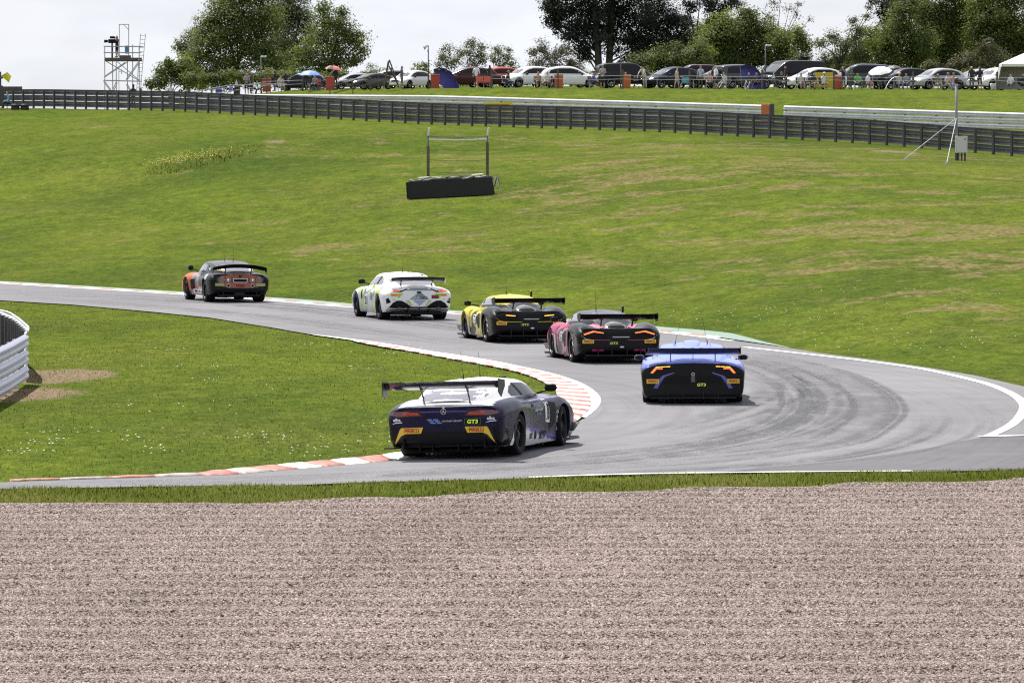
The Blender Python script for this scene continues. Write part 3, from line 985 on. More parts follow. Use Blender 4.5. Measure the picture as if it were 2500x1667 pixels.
class Car:
    def __init__(s, name, label, cat, loc, heading, roll=0., group=None):
        """heading: degrees clockwise from +Y (seen from above)"""
        s.root = thing(name, label, cat, loc, 0, group)
        h = R(90 - heading)
        s.root.rotation_euler = (Matrix.Rotation(h, 3, 'Z') @ Matrix.Rotation(roll, 3, 'X')).to_euler()
        s.layer = 0
    def body(s, st_body, st_cabin, wheels, colour, rad=.385, inner=.36, subx=7, subs=7, mat=PAINT, name='body'):
        me = mesh_of(*loft(st_body, subx, subs))
        if wheels: me = cut_arches(me, wheels, rad, inner)
        bm = bmesh.new(); bm.from_mesh(me)
        if st_cabin:
            cv, cf = loft(st_cabin, subx, subs)
            cm = mesh_of(cv, cf)
            bm.from_mesh(cm)
        out = bpy.data.meshes.new('body')
        bm.to_mesh(out); bm.free()
        out.materials.clear(); out.materials.append(mat); out.materials.append(BLACK)
        at_ = out.color_attributes.new('Col', 'FLOAT_COLOR', 'POINT')
        n = len(out.vertices)
        co = np.zeros(n * 3, np.float32); out.vertices.foreach_get('co', co); co = co.reshape(-1, 3)
        no = np.zeros(n * 3, np.float32); out.vertices.foreach_get('normal', no); no = no.reshape(-1, 3)
        cols = np.array([(*colour(*p, *q), 1.) for p, q in zip(co, no)], np.float32)
        at_.data.foreach_set('color', cols.ravel())
        o = link(name, out, None, s.root, True)
        try:
            o.data.set_sharp_from_angle(angle=R(38))
        except Exception: pass
        s.b = o
        dg_v = [Vector(p) for p in co]
        s.bvh = BVHTree.FromPolygons(dg_v, [tuple(p.vertices) for p in out.polygons])
        return o
    def proj(s, uv, view, off):
        """project (u,v) onto the body: rear (y,z), right/left (x,z), top (x,y), front (y,z)"""
        u, v = uv
        o, d = {'rear': (Vector((-6, u, v)), Vector((1, 0, 0))), 'front': (Vector((6, u, v)), Vector((-1, 0, 0))),
                'right': (Vector((u, -6, v)), Vector((0, 1, 0))), 'left': (Vector((u, 6, v)), Vector((0, -1, 0))),
                'top': (Vector((u, v, 6)), Vector((0, 0, -1)))}[view]
        hit = s.bvh.ray_cast(o, d)
        if hit[0] is None:
            c = o + d * 5
            p, n, _, _ = s.bvh.find_nearest(o + d * (4.2 if view in ('rear', 'front') else 5.0))
            return p - d * off
        return hit[0] - d * off
    def decal(s, name, poly, view, mat, off=.004, step=.06, parent=None, both=False):
        """panel or sticker wrapped over the body inside a 2-D outline"""
        poly = np.asarray(poly, float)
        if both:
            a = s.decal(name, poly, view, mat, off, step, parent)
            if view in ('right', 'left'):
                return a, s.decal(name, poly, 'left' if view == 'right' else 'right', mat, off, step, parent)
            q = poly * (np.array([-1, 1]) if view != 'top' else np.array([1, -1]))
            return a, s.decal(name, q[::-1], view, mat, off, step, parent)
        pl = resample(np.vstack([poly, poly[:1]]), step)[:-1]
        keep = [0]
        # keep the corners exactly
        pts = []
        n = len(poly)
        for i in range(n):
            a, b = poly[i], poly[(i + 1) % n]
            k = max(1, int(np.linalg.norm(b - a) / step))
            for j in range(k): pts.append(a + (b - a) * j / k)
        pts = np.array(pts)
        lo, hi = pts.min(0), pts.max(0)
        gx, gy = np.meshgrid(np.arange(lo[0] + step/2, hi[0], step), np.arange(lo[1] + step/2, hi[1], step))
        gp = np.column_stack([gx.ravel(), gy.ravel()])
        if len(gp): gp = gp[in_poly(gp[:, 0], gp[:, 1], pts)]
        allp = [Vector(p) for p in pts] + [Vector(p) for p in gp]
        res = delaunay_2d_cdt(allp, [], [list(range(len(pts)))], 1, 1e-5)
        v = [s.proj(p, view, off) for p in res[0]]
        return s.surf(name, v, res[2], view, mat, parent)
    def surf(s, name, v, f, view, mat, parent):
        me = meshpy(name, v, f)
        face = {'rear': Vector((-1, 0, 0)), 'front': Vector((1, 0, 0)), 'right': Vector((0, -1, 0)), 'left': Vector((0, 1, 0)), 'top': Vector((0, 0, 1))}[view]
        bm = bmesh.new(); bm.from_mesh(me)
        for q in bm.faces:
            if q.normal.dot(face) < 0: q.normal_flip()
        bm.to_mesh(me); bm.free()
        return link(name, me, mat, parent or s.root, True)
    def text(s, string, c, size, view, mat, off=.008, bold=.012, shear=0., parent=None, name='lettering', skew=0.):
        v, f = text_tris(string, bold, shear)
        sx = {'rear': -1, 'front': 1, 'right': 1, 'left': -1, 'top': 1}[view]
        pts = [(c[0] + sx * p[0] * size[0], c[1] + p[1] * size[1] + skew * p[0] * size[0]) for p in v]
        return s.surf(name, [s.proj(p, view, off) for p in pts], f, view, mat, parent)
    def part(s, name, b, mat, parent=None, smooth=False):
        return b.build(name, mat, parent or s.root, smooth)
    def wheels(s, xf, xr, hw, rad=.345, width=.30, rim_mat=RIM, spokes=10, edge=None, steer=0.):
        for (x, sgn, st) in ((xf, 1, steer), (xf, -1, steer), (xr, 1, 0), (xr, -1, 0)):
            w = empty('wheel', (x, sgn * (hw - width/2 - .012), rad), st, s.root)
            yo = sgn * width / 2
            h = width / 2
            t = B().lathe([(rad*.66, -h*.86), (rad*.80, -h*.98), (rad*.93, -h), (rad*.985, -h*.86), (rad, -h*.55), (rad, h*.55), (rad*.985, h*.86), (rad*.93, h), (rad*.80, h*.98), (rad*.66, h*.86)], 36, 'y', close=True)
            t.build('tyre', RUBBERT, w, True)
            r = B()
            r.lathe([(rad*.67, -h*.9), (rad*.69, -h*.9), (rad*.69, h*.9), (rad*.64, h*.92 ), (rad*.62, h*.5), (rad*.62, -h*.5)] if sgn > 0 else
                    [(rad*.67, h*.9), (rad*.69, h*.9), (rad*.69, -h*.9), (rad*.64, -h*.92), (rad*.62, -h*.5), (rad*.62, h*.5)], 36, 'y', close=True)
            yc = sgn * h * .60
            for k in range(spokes):
                a = 2 * math.pi * k / spokes
                m = Matrix.Rotation(-a, 3, 'Y')
                r.box(m @ Vector((rad*.36, 0, 0)) + Vector((0, yc, 0)), (rad*.58, .022, rad*.075), m)
            r.lathe([(rad*.17, yc - .03), (rad*.15, yc + sgn*.02), (rad*.07, yc + sgn*.035)], 16, 'y')
            r.build('rim', rim_mat, w, False)
            B().lathe([(rad*.50, yc - sgn*.06), (rad*.50, yc - sgn*.08)], 24, 'y').build('brake_disc', DISC, w)
            if edge: B().lathe([(rad*.665, sgn*h*.90), (rad*.69, sgn*h*.935), (rad*.70, sgn*h*.90)], 36, 'y', close=True).build('rim_edge', edge, w, True)
    def wing(s, x, z, span, chord, mat, ep=(.10, .30), ep_mat=None, struts=.42, foot=(-2.0, .9), camber=.04, droop=0., strut_mat=CARBON, swan=False, thick=.032, ep_poly=None, rise=.11):
        n = 20
        m = 10
        v = []; f = []
        prof = []
        for i in range(m + 1):
            t = i / m
            prof.append((chord * (.5 - t), camber * 4 * t * (1 - t) * -1 + thick * .5 * math.sin(math.pi * min(1, t * 1.15)) ** .6 + t * rise - rise * .5))
        for i in range(m, -1, -1):
            t = i / m
            prof.append((chord * (.5 - t), camber * 4 * t * (1 - t) * -1 - thick * .5 * math.sin(math.pi * min(1, t * 1.15)) ** .6 + t * rise - rise * .5))
        k = len(prof)
        for j in range(n + 1):
            u = 2 * j / n - 1
            zz = -droop * (abs(u) ** 2.2)
            for (a, b_) in prof: v.append((a, u * span / 2, b_ + zz))
        for j in range(n):
            for i in range(k):
                q = (i + 1) % k
                f.append((j*k + i, j*k + q, (j+1)*k + q, (j+1)*k + i))
        f.append(tuple(range(k))); f.append(tuple(range(n*k, (n+1)*k)))
        bw = B().add(v, f)
        w = bw.build('rear_wing', mat, s.root, True)
        w.location = (x, 0, z)
        for sgn in (1, -1):
            poly = ep_poly or [(chord*.55, ep[0]*.4), (chord*.45, ep[0]*.62), (-chord*.58, ep[0]*.85), (-chord*.62, -ep[1]*.6), (-chord*.45, -ep[1]), (-chord*.05, -ep[1]*.8), (chord*.5, -ep[1]*.25)]
            poly = [(a, b_ - droop) for a, b_ in poly]
            B().prism(poly, sgn * span / 2, sgn * (span / 2 + .014), 'y').build('end_plate', ep_mat or mat, w)
            fx, fz = foot[0] - x, foot[1] - z
            if struts:
                if swan:
                    path = [(fx, fz), (fx - .02, fz * .45), (chord*.42, .05), (chord*.25, .085), (-.02, .06), (-.02, .02), (chord*.2, .045), (chord*.30, 0), (fx + .09, fz*.45), (fx + .14, fz)]
                else:
                    path = [(fx - .06, fz), (fx - .03, fz*.55), (-.10, -.015), (.10, -.02), (.02 + fx*.3, fz*.5), (fx + .10, fz)]
                B().prism(path, sgn * struts - .009, sgn * struts + .009, 'y').build('strut', strut_mat, w)
        return w
    def mirror(s, x, y, z, mat=GLOSSBLACK, size=(.10, .20, .13), foot=None, glass=True):
        for sgn in (1, -1):
            c = Vector((x, sgn * y, z))
            b = B()
            v = []; n = 10
            for (dx, k) in ((size[0]*.6, .35), (size[0]*.35, .8), (0, 1.), (-size[0]*.4, .96)):
                for i in range(n):
                    a = 2 * math.pi * i / n
                    v.append(c + Vector((dx, k * size[1]/2 * math.copysign(abs(math.cos(a)) ** .7, math.cos(a)), k * size[2]/2 * math.copysign(abs(math.sin(a)) ** .7, math.sin(a)))))
            f = [tuple(range(n)), tuple(range(3*n, 4*n))]
            for r_ in range(3):
                for i in range(n): f.append((r_*n + i, r_*n + (i+1) % n, (r_+1)*n + (i+1) % n, (r_+1)*n + i))
            b.add(v, f)
            fy = foot if foot else (x + .03, y - .26, z - .14)
            b.tube([c + Vector((.02, -sgn * size[1]*.3, -size[2]*.3)), ((c.x + fy[0])/2, sgn * (y*.45 + fy[1]*.55), (z*.5 + fy[2]*.5) - .01), (fy[0], sgn * fy[1], fy[2])], [.014, .016, .02], 6)
            mo = b.build('wing_mirror', mat, s.root, True)
            if glass:
                g = B().lathe([(size[1]*.40, -size[0]*.41), (.001, -size[0]*.415)], 14, 'x').build('mirror_glass', GLASS, mo, False)
                g.location = c; g.scale = (1, 1, size[2] / size[1] * .95)
    def antenna(s, x, y, z, h=.45, lean=0.):
        B().tube([(x, y, z - .02), (x, y, z + .07), (x - .01, y + lean*.15, z + .09), (x - .04, y + lean, z + h)], [.012, .009, .0035, .0028], 6).build('antenna', BLACK, s.root)
    def plate(s, c, size, view, frame, face, txt, tcol, off=.004, bold=.03, shear=.12, fill=.72, name='class_plate'):
        """small framed panel with lettering"""
        w, h = size[0] / 2, size[1] / 2
        rect = lambda k, q: [(c[0] - w*k, c[1] - h*q), (c[0] + w*k, c[1] - h*q), (c[0] + w*k, c[1] + h*q), (c[0] - w*k, c[1] + h*q)]
        p = s.decal(name, rect(1, 1), view, frame, off)
        s.decal('plate_face', rect(.95, .86), view, face, off + .003, parent=p)
        s.text(txt, c, (size[0] * fill, size[1] * .62), view, tcol, off + .007, bold, shear, parent=p)
        return p

def sticker_p(car, c, size, view, off=.005, skew=0., slim=False):
    """yellow tyre maker's sticker: PIRELLI with the long P"""
    w, h = size[0]/2, size[1]/2
    p = car.decal('sticker', [(c[0] - w, c[1] - h - skew*w), (c[0] + w, c[1] - h + skew*w), (c[0] + w, c[1] + h + skew*w), (c[0] - w, c[1] + h - skew*w)], view, STK_YEL, off)
    sg = {'rear': -1, 'right': 1, 'left': -1}[view]
    car.text('PIRELLI', (c[0] + sg*w*.03, c[1] - h*.12), (size[0]*.78, size[1]*.40), view, STK_RED, off + .004, .03, parent=p, skew=-skew if view == 'rear' else 0)
    # the drawn-out top of the first letter
    y0 = c[1] + h*.30
    q = [(c[0] - sg*w*.80, y0), (c[0] + sg*w*.78, y0), (c[0] + sg*w*.78, y0 + h*.26), (c[0] - sg*w*.80, y0 + h*.26)]
    car.decal('lettering', q, view, STK_RED, off + .004, parent=p)
    return p
# ------------------------------------------------------------------ the six racing cars
def place(px, py, heading, xr, hw, side):
    """ground position of a car whose near rear tyre touches the track at a picture position"""
    g = G(px, py)
    h = R(heading)
    fwd = np.array([math.sin(h), math.cos(h)]); left = np.array([-math.cos(h), math.sin(h)])
    o = g - fwd * xr - left * hw * side
    return (float(o[0]), float(o[1]), 0.)

# ---- 1: dark blue and white coupe with tall wing, nearest the camera
hd = 16.0
loc = place(1263, 1116, hd, -1.33, .93, -1)
c = Car('racing_car', 'dark blue and white race car with number 18, nearest the camera', 'race car', loc, hd, R(-2.1), 'race cars on the track')
NAVY, WHITE = (.011, .009, .038), (.80, .80, .82)
PURP = (.060, .045, .30)
def col1(x, y, z, nx, ny, nz):
    ay = abs(y)
    if z > 1.02 or (ay < .79 and z > .86 and x < -.35 and nz > .25): return WHITE
    if x > -.35 and z > .84 and nz > .6 and ay > .5: return (.20, .18, .30)
    if z < .42 - .15 * (x + 1.0) and -1.0 < x < 1.0 and ay > .7: return (.62, .62, .66)
    if -1.0 < x < 1.0 and ay > .7 and z < .49 - .15 * (x + 1.0): return PURP
    if x < -1.8 and z < .44: return (.012, .011, .016)
    return NAVY
sb = [sec_body(-2.36, .34, .80, .80, .60, .86), sec_body(-2.33, .27, .91, .83, .68, .875), sec_body(-2.24, .22, .975, .875, .74, .905), sec_body(-2.05, .24, 1.0, .91, .79, .925),
      sec_body(-1.75, .17, 1.02, .935, .82, .94), sec_body(-1.33, .14, 1.025, .945, .83, .955), sec_body(-.85, .12, .985, .915, .82, .95), sec_body(-.3, .11, .95, .875, .81, .92),
      sec_body(.3, .11, .95, .86, .81, .91), sec_body(.85, .11, .985, .865, .82, .92), sec_body(1.33, .12, 1.015, .875, .82, .90), sec_body(1.75, .13, 1.01, .80, .80, .83),
      sec_body(2.15, .12, .95, .65, .72, .70), sec_body(2.36, .12, .84, .53, .6, .57), sec_body(2.44, .15, .70, .44, .5, .47)]
sca = [sec_cabin(-2.12, .50, .40, .955, .80, .0), sec_cabin(-1.85, .62, .46, 1.055, .78), sec_cabin(-1.5, .74, .52, 1.145), sec_cabin(-1.05, .80, .55, 1.205), sec_cabin(-.55, .82, .565, 1.235),
       sec_cabin(-.05, .82, .56, 1.235), sec_cabin(.35, .81, .54, 1.185), sec_cabin(.75, .77, .51, 1.07), sec_cabin(1.1, .72, .48, .95), sec_cabin(1.3, .66, .45, .87)]
c.body(sb, sca, [(-1.33, .345, 1.02), (1.33, .345, 1.02)], col1)
c.wheels(1.33, -1.33, 1.012, .345, .32, steer=R(6))
c.decal('rear_window', [(.46, .945), (-.46, .945), (-.56, .99), (-.58, 1.03), (-.45, 1.165), (-.38, 1.185), (.38, 1.185), (.45, 1.165), (.58, 1.03), (.56, .99)], 'rear', GLASS_GLARE, .005)
for sg in (1, -1):
    c.decal('window_vent', [(sg*.415, 1.10), (sg*.40, 1.10), (sg*.375, 1.15), (sg*.39, 1.15)], 'rear', BLACK, .009)
for side in ('right', 'left'):
    c.decal('side_window', [(-.98, .965), (.55, .93), (.72, .945), (.40, 1.06), (.02, 1.145), (-.45, 1.165), (-.80, 1.12), (-1.02, 1.03)], side, GLASS, .006)
    c.decal('door_pillar', [(-.52, .955), (-.40, .955), (-.52, 1.168), (-.64, 1.16)], side, BLACK, .010)
    c.decal('door_gap', [(-.62, .36), (-.605, .36), (-.60, .93), (-.615, .93)], side, BLACK, .004)
    c.decal('fender_vent', [(.56, .32), (.84, .42), (.90, .76), (.55, .80), (.52, .60)], side, BLACK, .005)
    c.decal('white_panel', [(.36, .46), (.56, .44), (.56, .84), (.36, .84)], side, STK_WHITE, .006)
    c.text('18', (.46, .63), (.15, .30), side, BLACK, .011, .03, name='race_number')
    for k, (tx, cz) in enumerate((('A. ABCC', .74), ('G. GREAT CONCEPT', .68), ('B. LEE', .62))):
        c.text(tx, (-.02, cz), (.28 if k != 1 else .5, .035), side, STK_BLUE if k != 1 else STK_WHITE, .008)
    c.text('ESET', (-.52, .27), (.22, .09), side, BLACK, .008, .04)
    c.text('MTTT', (.22, .25), (.36, .13), side, BLACK, .008, .05, .25)
    c.decal('sticker', [(-.22 + .075*math.cos(a*math.pi/5), .27 + .075*math.sin(a*math.pi/5)) for a in range(10)], side, BLACK, .008)
    c.decal('skirt_panel', [(-1.86, .18), (-1.66, .18), (-1.64, .50), (-1.74, .50)], side, STK_WHITE, .006)
    c.decal('skirt_stripe', [(-1.76, .42), (-1.63, .42), (-1.62, .52), (-1.74, .52)], side, M('purple', PURP, .4), .009)
    c.decal('door_handle', [(-.46, .80), (-.28, .79), (-.30, .74), (-.44, .74)], side, BLACK, .006)
    for k in range(3): c.decal('louvre', [(1.05 + k*.09, .866), (1.08 + k*.09, .866), (1.10 + k*.09, .885), (1.07 + k*.09, .885)], side, BLACK, .02)
    for k, (tx, cz) in enumerate((('O', .60), ('DEF', .51), ('XXXX', .45), ('IAAE', .32))):
        c.text(tx, (.96, cz), (.10, .05), side, STK_WHITE, .008)
for sg in (1, -1):
    lamp = c.decal('tail_light', [(sg*.36, .715), (sg*.80, .715), (sg*.93, .745), (sg*.94, .79), (sg*.60, .80), (sg*.42, .76)], 'rear', TAIL_DARK, .006)
    for k in range(3):
        c.decal('light_bar', [(sg*.42, .735 + k*.018), (sg*.70, .732 + k*.020), (sg*.70, .740 + k*.020), (sg*.42, .741 + k*.018)], 'rear', M('tail_glow_dim', (.40, .03, .02), .3, emit=(1., .10, .04), estr=.16), .010, parent=lamp)
    y_ = c.decal('bumper_corner', [(sg*.355, .535), (sg*.73, .53), (sg*.755, .50), (sg*.87, .235), (sg*.74, .395), (sg*.66, .435), (sg*.395, .435)][::1], 'rear', STK_YEL, .008)
    sgn_w = .22
    c.text('PIRELLI', (sg*.55, .478), (.25, .050), 'rear', STK_RED, .014, .03, parent=y_)
    c.decal('lettering', [(sg*.55 + .125, .510), (sg*.55 - .125, .510), (sg*.55 - .125, .520), (sg*.55 + .125, .520)], 'rear', STK_RED, .014, parent=y_)
    c.decal('bumper_duct', [(sg*.90, .22), (sg*.80, .52), (sg*.985, .56), (sg*1.01, .22)], 'rear', BLACK, .006)
    c.decal('boot_vent', [(sg*.26, .815), (sg*.40, .815), (sg*.40, .845), (sg*.30, .85), (sg*.25, .835)], 'rear', BLACK, .006)
    c.part('diffuser_fin', B().box((-2.14, sg*.22, .24), (.36, .02, .20)).box((-2.14, sg*.44, .24), (.36, .02, .18)), BLACK)
c.decal('rear_panel', [(.62, .43), (.52, .46), (-.52, .46), (-.62, .43), (-.72, .32), (.72, .32)], 'rear', BLACK, .005)
c.part('diffuser', B().box((-2.08, 0, .22), (.42, 1.36, .03)).box((-2.20, .69, .27), (.40, .025, .18)).box((-2.20, -.69, .27), (.40, .025, .18)).box((-2.26, .90, .205), (.30, .24, .02)).box((-2.26, -.90, .205), (.30, .24, .02)), BLACK)
c.decal('boot_stripe', [(.40, .795), (-.40, .795), (-.40, .775), (.40, .775)], 'rear', M('purple', PURP, .4), .005)
c.decal('third_brake_light', [(.16, .872), (-.16, .872), (-.14, .882), (.14, .882)], 'rear', TAIL_DARK, .006)
em = [(.048*math.cos(a*math.pi/8), .785 + .048*math.sin(a*math.pi/8)) for a in range(16)]
e_ = c.decal('emblem', em, 'rear', CHROME, .009)
c.decal('emblem_face', [(p[0]*.82, .785 + (p[1] - .785)*.82) for p in em], 'rear', GLOSSBLACK, .012, parent=e_)
for a in (90, 210, 330):
    ca, sa = math.cos(R(a)), math.sin(R(a))
    c.decal('emblem_star', [(-sa*.010, .785 + ca*.010), (ca*.046, .785 + sa*.046), (sa*.010, .785 - ca*.010)], 'rear', CHROME, .015, parent=e_)
pl = c.plate((-.49, .615), (.28, .098), 'rear', M('plate_green', (.10, .16, .03), .4), BLACK, 'GT3', LIME_GLOW, fill=.66)
for k in range(3):
    for q in range(2):
        y0 = .26 - q*.105 - k*.0 + (.03*(1 - k))
        c.decal('sticker_bar', [(y0, .665 - k*.028), (y0 - .085, .665 - k*.028), (y0 - .095, .649 - k*.028), (y0 - .010, .649 - k*.028)], 'rear', STK_BLUE, .007)
c.text('CONTRAXS CONCEPT', (-.14, .63), (.34, .024), 'rear', STK_WHITE, .008, .0)
for sg in (1, -1):
    c.text('alba', (sg*.80, .665), (.13, .055), 'rear', STK_WHITE, .008, .02)
    c.decal('sticker', [(sg*.80 + .10, .590), (sg*.80 + .02, .622), (sg*.80 - .09, .628), (sg*.80 - .09, .615), (sg*.80 + .02, .608)], 'rear', STK_WHITE, .008)
c.wing(-2.30, 1.225, 1.96, .32, M('wing_dark', (.020, .018, .045), .22, coat=.8), (.07, .30), M('wing_plate', (.028, .026, .030), .45), .39, (-2.12, .84), .05,
       ep_poly=[(.17, .05), (-.20, .085), (-.21, -.12), (-.19, -.145), (-.05, -.22), (.06, -.13), (.17, -.05)])
pw = [o for o in c.root.children if o.name.startswith('rear_wing')][0]
for k in range(2):
    B().box((-.02, -.968, -.01 - k*.04), (.20, .004, .016)).build('lettering', STK_WHITE, pw)
c.mirror(.62, 1.0, 1.02, GLOSSBLACK, (.11, .21, .13), (.66, .74, .93))
c.antenna(-.62, .16, 1.25, .46, .02); c.antenna(-.25, -.02, 1.255, .42)
c.part('roof_pod', B().box((.2, -.3, 1.232), (.10, .08, .03), bev=.01), BLACK)
c.part('front_splitter', B().box((2.05, 0, .085), (.9, 1.9, .025)), CARBON)
for sg in (1, -1):
    c.part('dive_plane', B().box((2.02, sg*.99, .30), (.4, .10, .012), Matrix.Rotation(R(-18), 3, 'Y')), CARBON)
    c.part('splitter_end', B().box((1.95, sg*1.0, .13), (.25, .10, .02)), CARBON)
c.part('floor_pan', B().box((0, 0, .13), (4.1, 1.5, .06)), BLACK)

# ---- mid-engined cars share a wide, low plan
def mid_engined(c, colour, roofz=1.17, tail=.84, hump=.90, w=1.0, subx=7, dip=.0, cab_w=.64):
    sb = [sec_body(-2.30, .36, .84, tail - .10, .70, tail - .075), sec_body(-2.27, .30, .93, tail - .05, .74, tail - .03), sec_body(-2.15, .24, .985*w, tail, .76, tail - .005), sec_body(-1.85, .18, 1.0*w, hump - .02, .76, tail + .02 - dip, hump=dip*.6),
          sec_body(-1.45, .14, 1.01*w, hump + .01, .76, tail + .05 - dip, hump=dip), sec_body(-1.05, .12, 1.0*w, hump - .02, .76, tail + .08 - dip, hump=dip*.6), sec_body(-.55, .11, .965*w, .80, .78, .90), sec_body(.1, .10, .93*w, .74, .78, .86),
          sec_body(.65, .10, .95*w, .76, .79, .82), sec_body(1.1, .11, .985*w, .83, .78, .74), sec_body(1.34, .11, .99*w, .84, .78, .71), sec_body(1.7, .11, .98*w, .75, .76, .63), sec_body(2.05, .10, .93*w, .60, .66, .52),
          sec_body(2.28, .10, .80, .45, .5, .42), sec_body(2.34, .13, .68, .38, .44, .37)]
    sca = [sec_cabin(-1.9, .42, .26, tail + .035, .70, .0), sec_cabin(-1.5, .50, .30, tail + .115, .70), sec_cabin(-1.0, .60, .38, (tail + .12 + roofz)*.5 + .03, .70), sec_cabin(-.45, .69, .45, roofz - .035, .70), sec_cabin(0., .74, .49, roofz, .70),
           sec_cabin(.35, .74, .49, roofz - .01, .70), sec_cabin(.75, .70, .47, roofz - .09, .68), sec_cabin(1.1, .64, .43, .94, .66), sec_cabin(1.45, .58, .40, .80, .62), sec_cabin(1.65, .52, .36, .70, .58)]
    c.body(sb, sca, [(-1.335, .345, .985*w), (1.335, .345, .97*w)], colour)
    c.wheels(1.335, -1.335, .985*w, .345, .31, edge=RIM_EDGE)
    c.part('floor_pan', B().box((0, 0, .12), (4.0, 1.5, .05)), BLACK)
    c.part('diffuser', B().box((-2.10, 0, .19), (.42, 1.5, .03)).box((-2.14, .5, .26), (.40, .02, .2)).box((-2.14, -.5, .26), (.40, .02, .2)).box((-2.14, .18, .26), (.40, .02, .2)).box((-2.14, -.18, .26), (.40, .02, .2)), CARBON)
    c.part('front_splitter', B().box((1.98, 0, .075), (.8, 1.9, .025)), CARBON)

def twin_car(px, py, hd, label, main, accent, accent_mat, lights, lit, roofcol, group):
    c = Car('racing_car', label, 'race car', place(px, py, hd, -1.335, .93, 1), hd, 0., group)
    DK = (.008, .008, .010)
    def colour(x, y, z, nx, ny, nz):
        ay = abs(y)
        if z > .96 and x > -1.25: return roofcol if (ay < .44 or nz > .55) else (.05, .05, .06)
        if x > .55:
            if z > .48 + .25*(x - 1.0)*0 and ay > .55: return main
            return DK if z < .35 else main
        if -.9 < x <= .55 and ay > .55:
            # slanting door graphic
            if z > .78 - (.55 - x)*.26 and z < .86: return main
            if z < .42 and z > .12 + (x + .5)*.35 and x < .35: return main
        if x < -1.35 and z < tailz: return (.012, .012, .014)
        return DK
    tailz = .74
    mid_engined(c, colour, 1.165, .82, .915, 1.0, dip=.05)
    c.decal('rear_fascia', [(.93, .60), (.86, .715), (.55, .745), (.0, .755), (-.55, .745), (-.86, .715), (-.93, .60), (-.90, .33), (.90, .33)], 'rear', GLOSSBLACK, .004)
    for sg in (1, -1):
        lp = [(sg*.37, .700), (sg*.60, .733), (sg*.83, .665), (sg*.845, .690), (sg*.62, .765), (sg*.37, .722)] if lights == 'wide' else [(sg*.38, .69), (sg*.63, .712), (sg*.63, .728), (sg*.38, .708)]
        lamp = c.decal('tail_light_housing', [(sg*.30, .56), (sg*.82, .56), (sg*.885, .665), (sg*.62, .745), (sg*.30, .725)], 'rear', BLACK, .007)
        c.decal('tail_light', lp, 'rear', lit, .012, parent=lamp)
        c.decal('tail_trim', [(sg*.90, .66), (sg*.885, .66), (sg*.80, .565), (sg*.66, .548), (sg*.66, .560), (sg*.79, .58)], 'rear', CHROME if lights == 'wide' else accent_mat, .009)
        c.decal('tail_trim', [(sg*.66, .546), (sg*.20, .540), (sg*.20, .550), (sg*.66, .560)], 'rear', accent_mat, .009)
        sticker_p(c, (sg*.735, .515), (.27, .085), 'rear', .010)
        c.decal('duct_panel', [(sg*.92, .16), (sg*.80, .42), (sg*.93, .50), (sg*.99, .30)], 'rear', BLACK, .005)
        c.decal('bumper_accent', [(sg*.36, .285), (sg*.64, .285), (sg*.64, .335), (sg*.36, .335)], 'rear', accent_mat if lights == 'wide' else BLACK, .010)
        c.decal('deck_stripe', [(-1.95, sg*.38), (-1.30, sg*.62), (-1.18, sg*.60), (-1.35, sg*.44), (-1.95, sg*.24)], 'top', accent_mat if lights == 'wide' else GLOSSBLACK, .006)
        side = 'left' if sg > 0 else 'right'
        c.decal('side_window', [(-.50, .93), (.62, .90), (.86, .88), (.55, .99), (.25, 1.075), (-.10, 1.10), (-.45, 1.06), (-.72, .96)], side, GLASS_GLARE, .006)
        c.decal('window_vent', [(.12, .95), (.24, .95), (.34, 1.04), (.23, 1.04)], side, BLACK, .012)
        c.decal('side_duct', [(-.62, .36), (-.30, .30), (-.05, .62), (-.16, .74), (-.70, .70)], side, BLACK, .005)
        c.decal('barge_board', [(.72, .13), (.92, .13), (.86, .60), (.74, .56)], side, M('silver_panel', (.42, .42, .45), .4), .012)
        c.decal('door_graphic', [(-.55, .14), (.30, .14), (-.10, .34), (-.62, .62), (-.70, .40)], side, accent_mat, .004)
        c.decal('race_number', [(.05, .44), (.36, .44), (.36, .66), (.05, .66)], side, STK_WHITE if lights == 'slim' else M('silver_panel', (.42, .42, .45), .4), .007)
        c.text('77' if lights == 'slim' else '7', (.205, .55), (.20 if lights == 'slim' else .10, .17), side, BLACK, .012, .03)
        for k in range(3): c.decal('side_lettering', [(-1.83 + k*.0, .28 + k*.13), (-1.74, .28 + k*.13), (-1.70, .36 + k*.13), (-1.80, .36 + k*.13)], side, accent_mat if k != 1 else STK_WHITE, .008)
        c.part('dive_plane', B().box((2.0, sg*.95, .26), (.35, .12, .012), Matrix.Rotation(R(-20), 3, 'Y')), CARBON)
        c.part('splitter_end', B().box((1.75, sg*1.0, .12), (.22, .10, .02)), CARBON)
    c.decal('engine_cover', [(-1.95 + .32*math.cos(a*math.pi/10)*1.0 + .12, .25*math.sin(a*math.pi/10)) for a in range(20)], 'top', M('cover_grey', (.16, .16, .17), .35), .008)
    for k in range(5): c.decal('louvre', [(-2.07 + k*.085, -.20), (-2.04 + k*.085, -.20), (-2.04 + k*.085, .20), (-2.07 + k*.085, .20)], 'top', BLACK, .014)
    c.decal('rear_window', [(.28, .99), (-.28, .99), (-.34, 1.10), (-.28, 1.125), (.28, 1.125), (.34, 1.10)], 'rear', GLASS_GLARE, .006)
    c.plate((.13, .475), (.24, .085), 'rear', M('plate_dim', (.06, .07, .04), .4), BLACK, 'GT3', M('lime_dim_glow', (.30, .38, .07), .5, emit=(.5, .7, .08), estr=.22), .009, fill=.75)  # class letters given a weak glow of their own
    c.decal('exhaust_shield', [(.16, .605), (-.24, .605), (-.24, .630), (.16, .630)], 'rear', M('silver_panel', (.42, .42, .45), .4), .010)
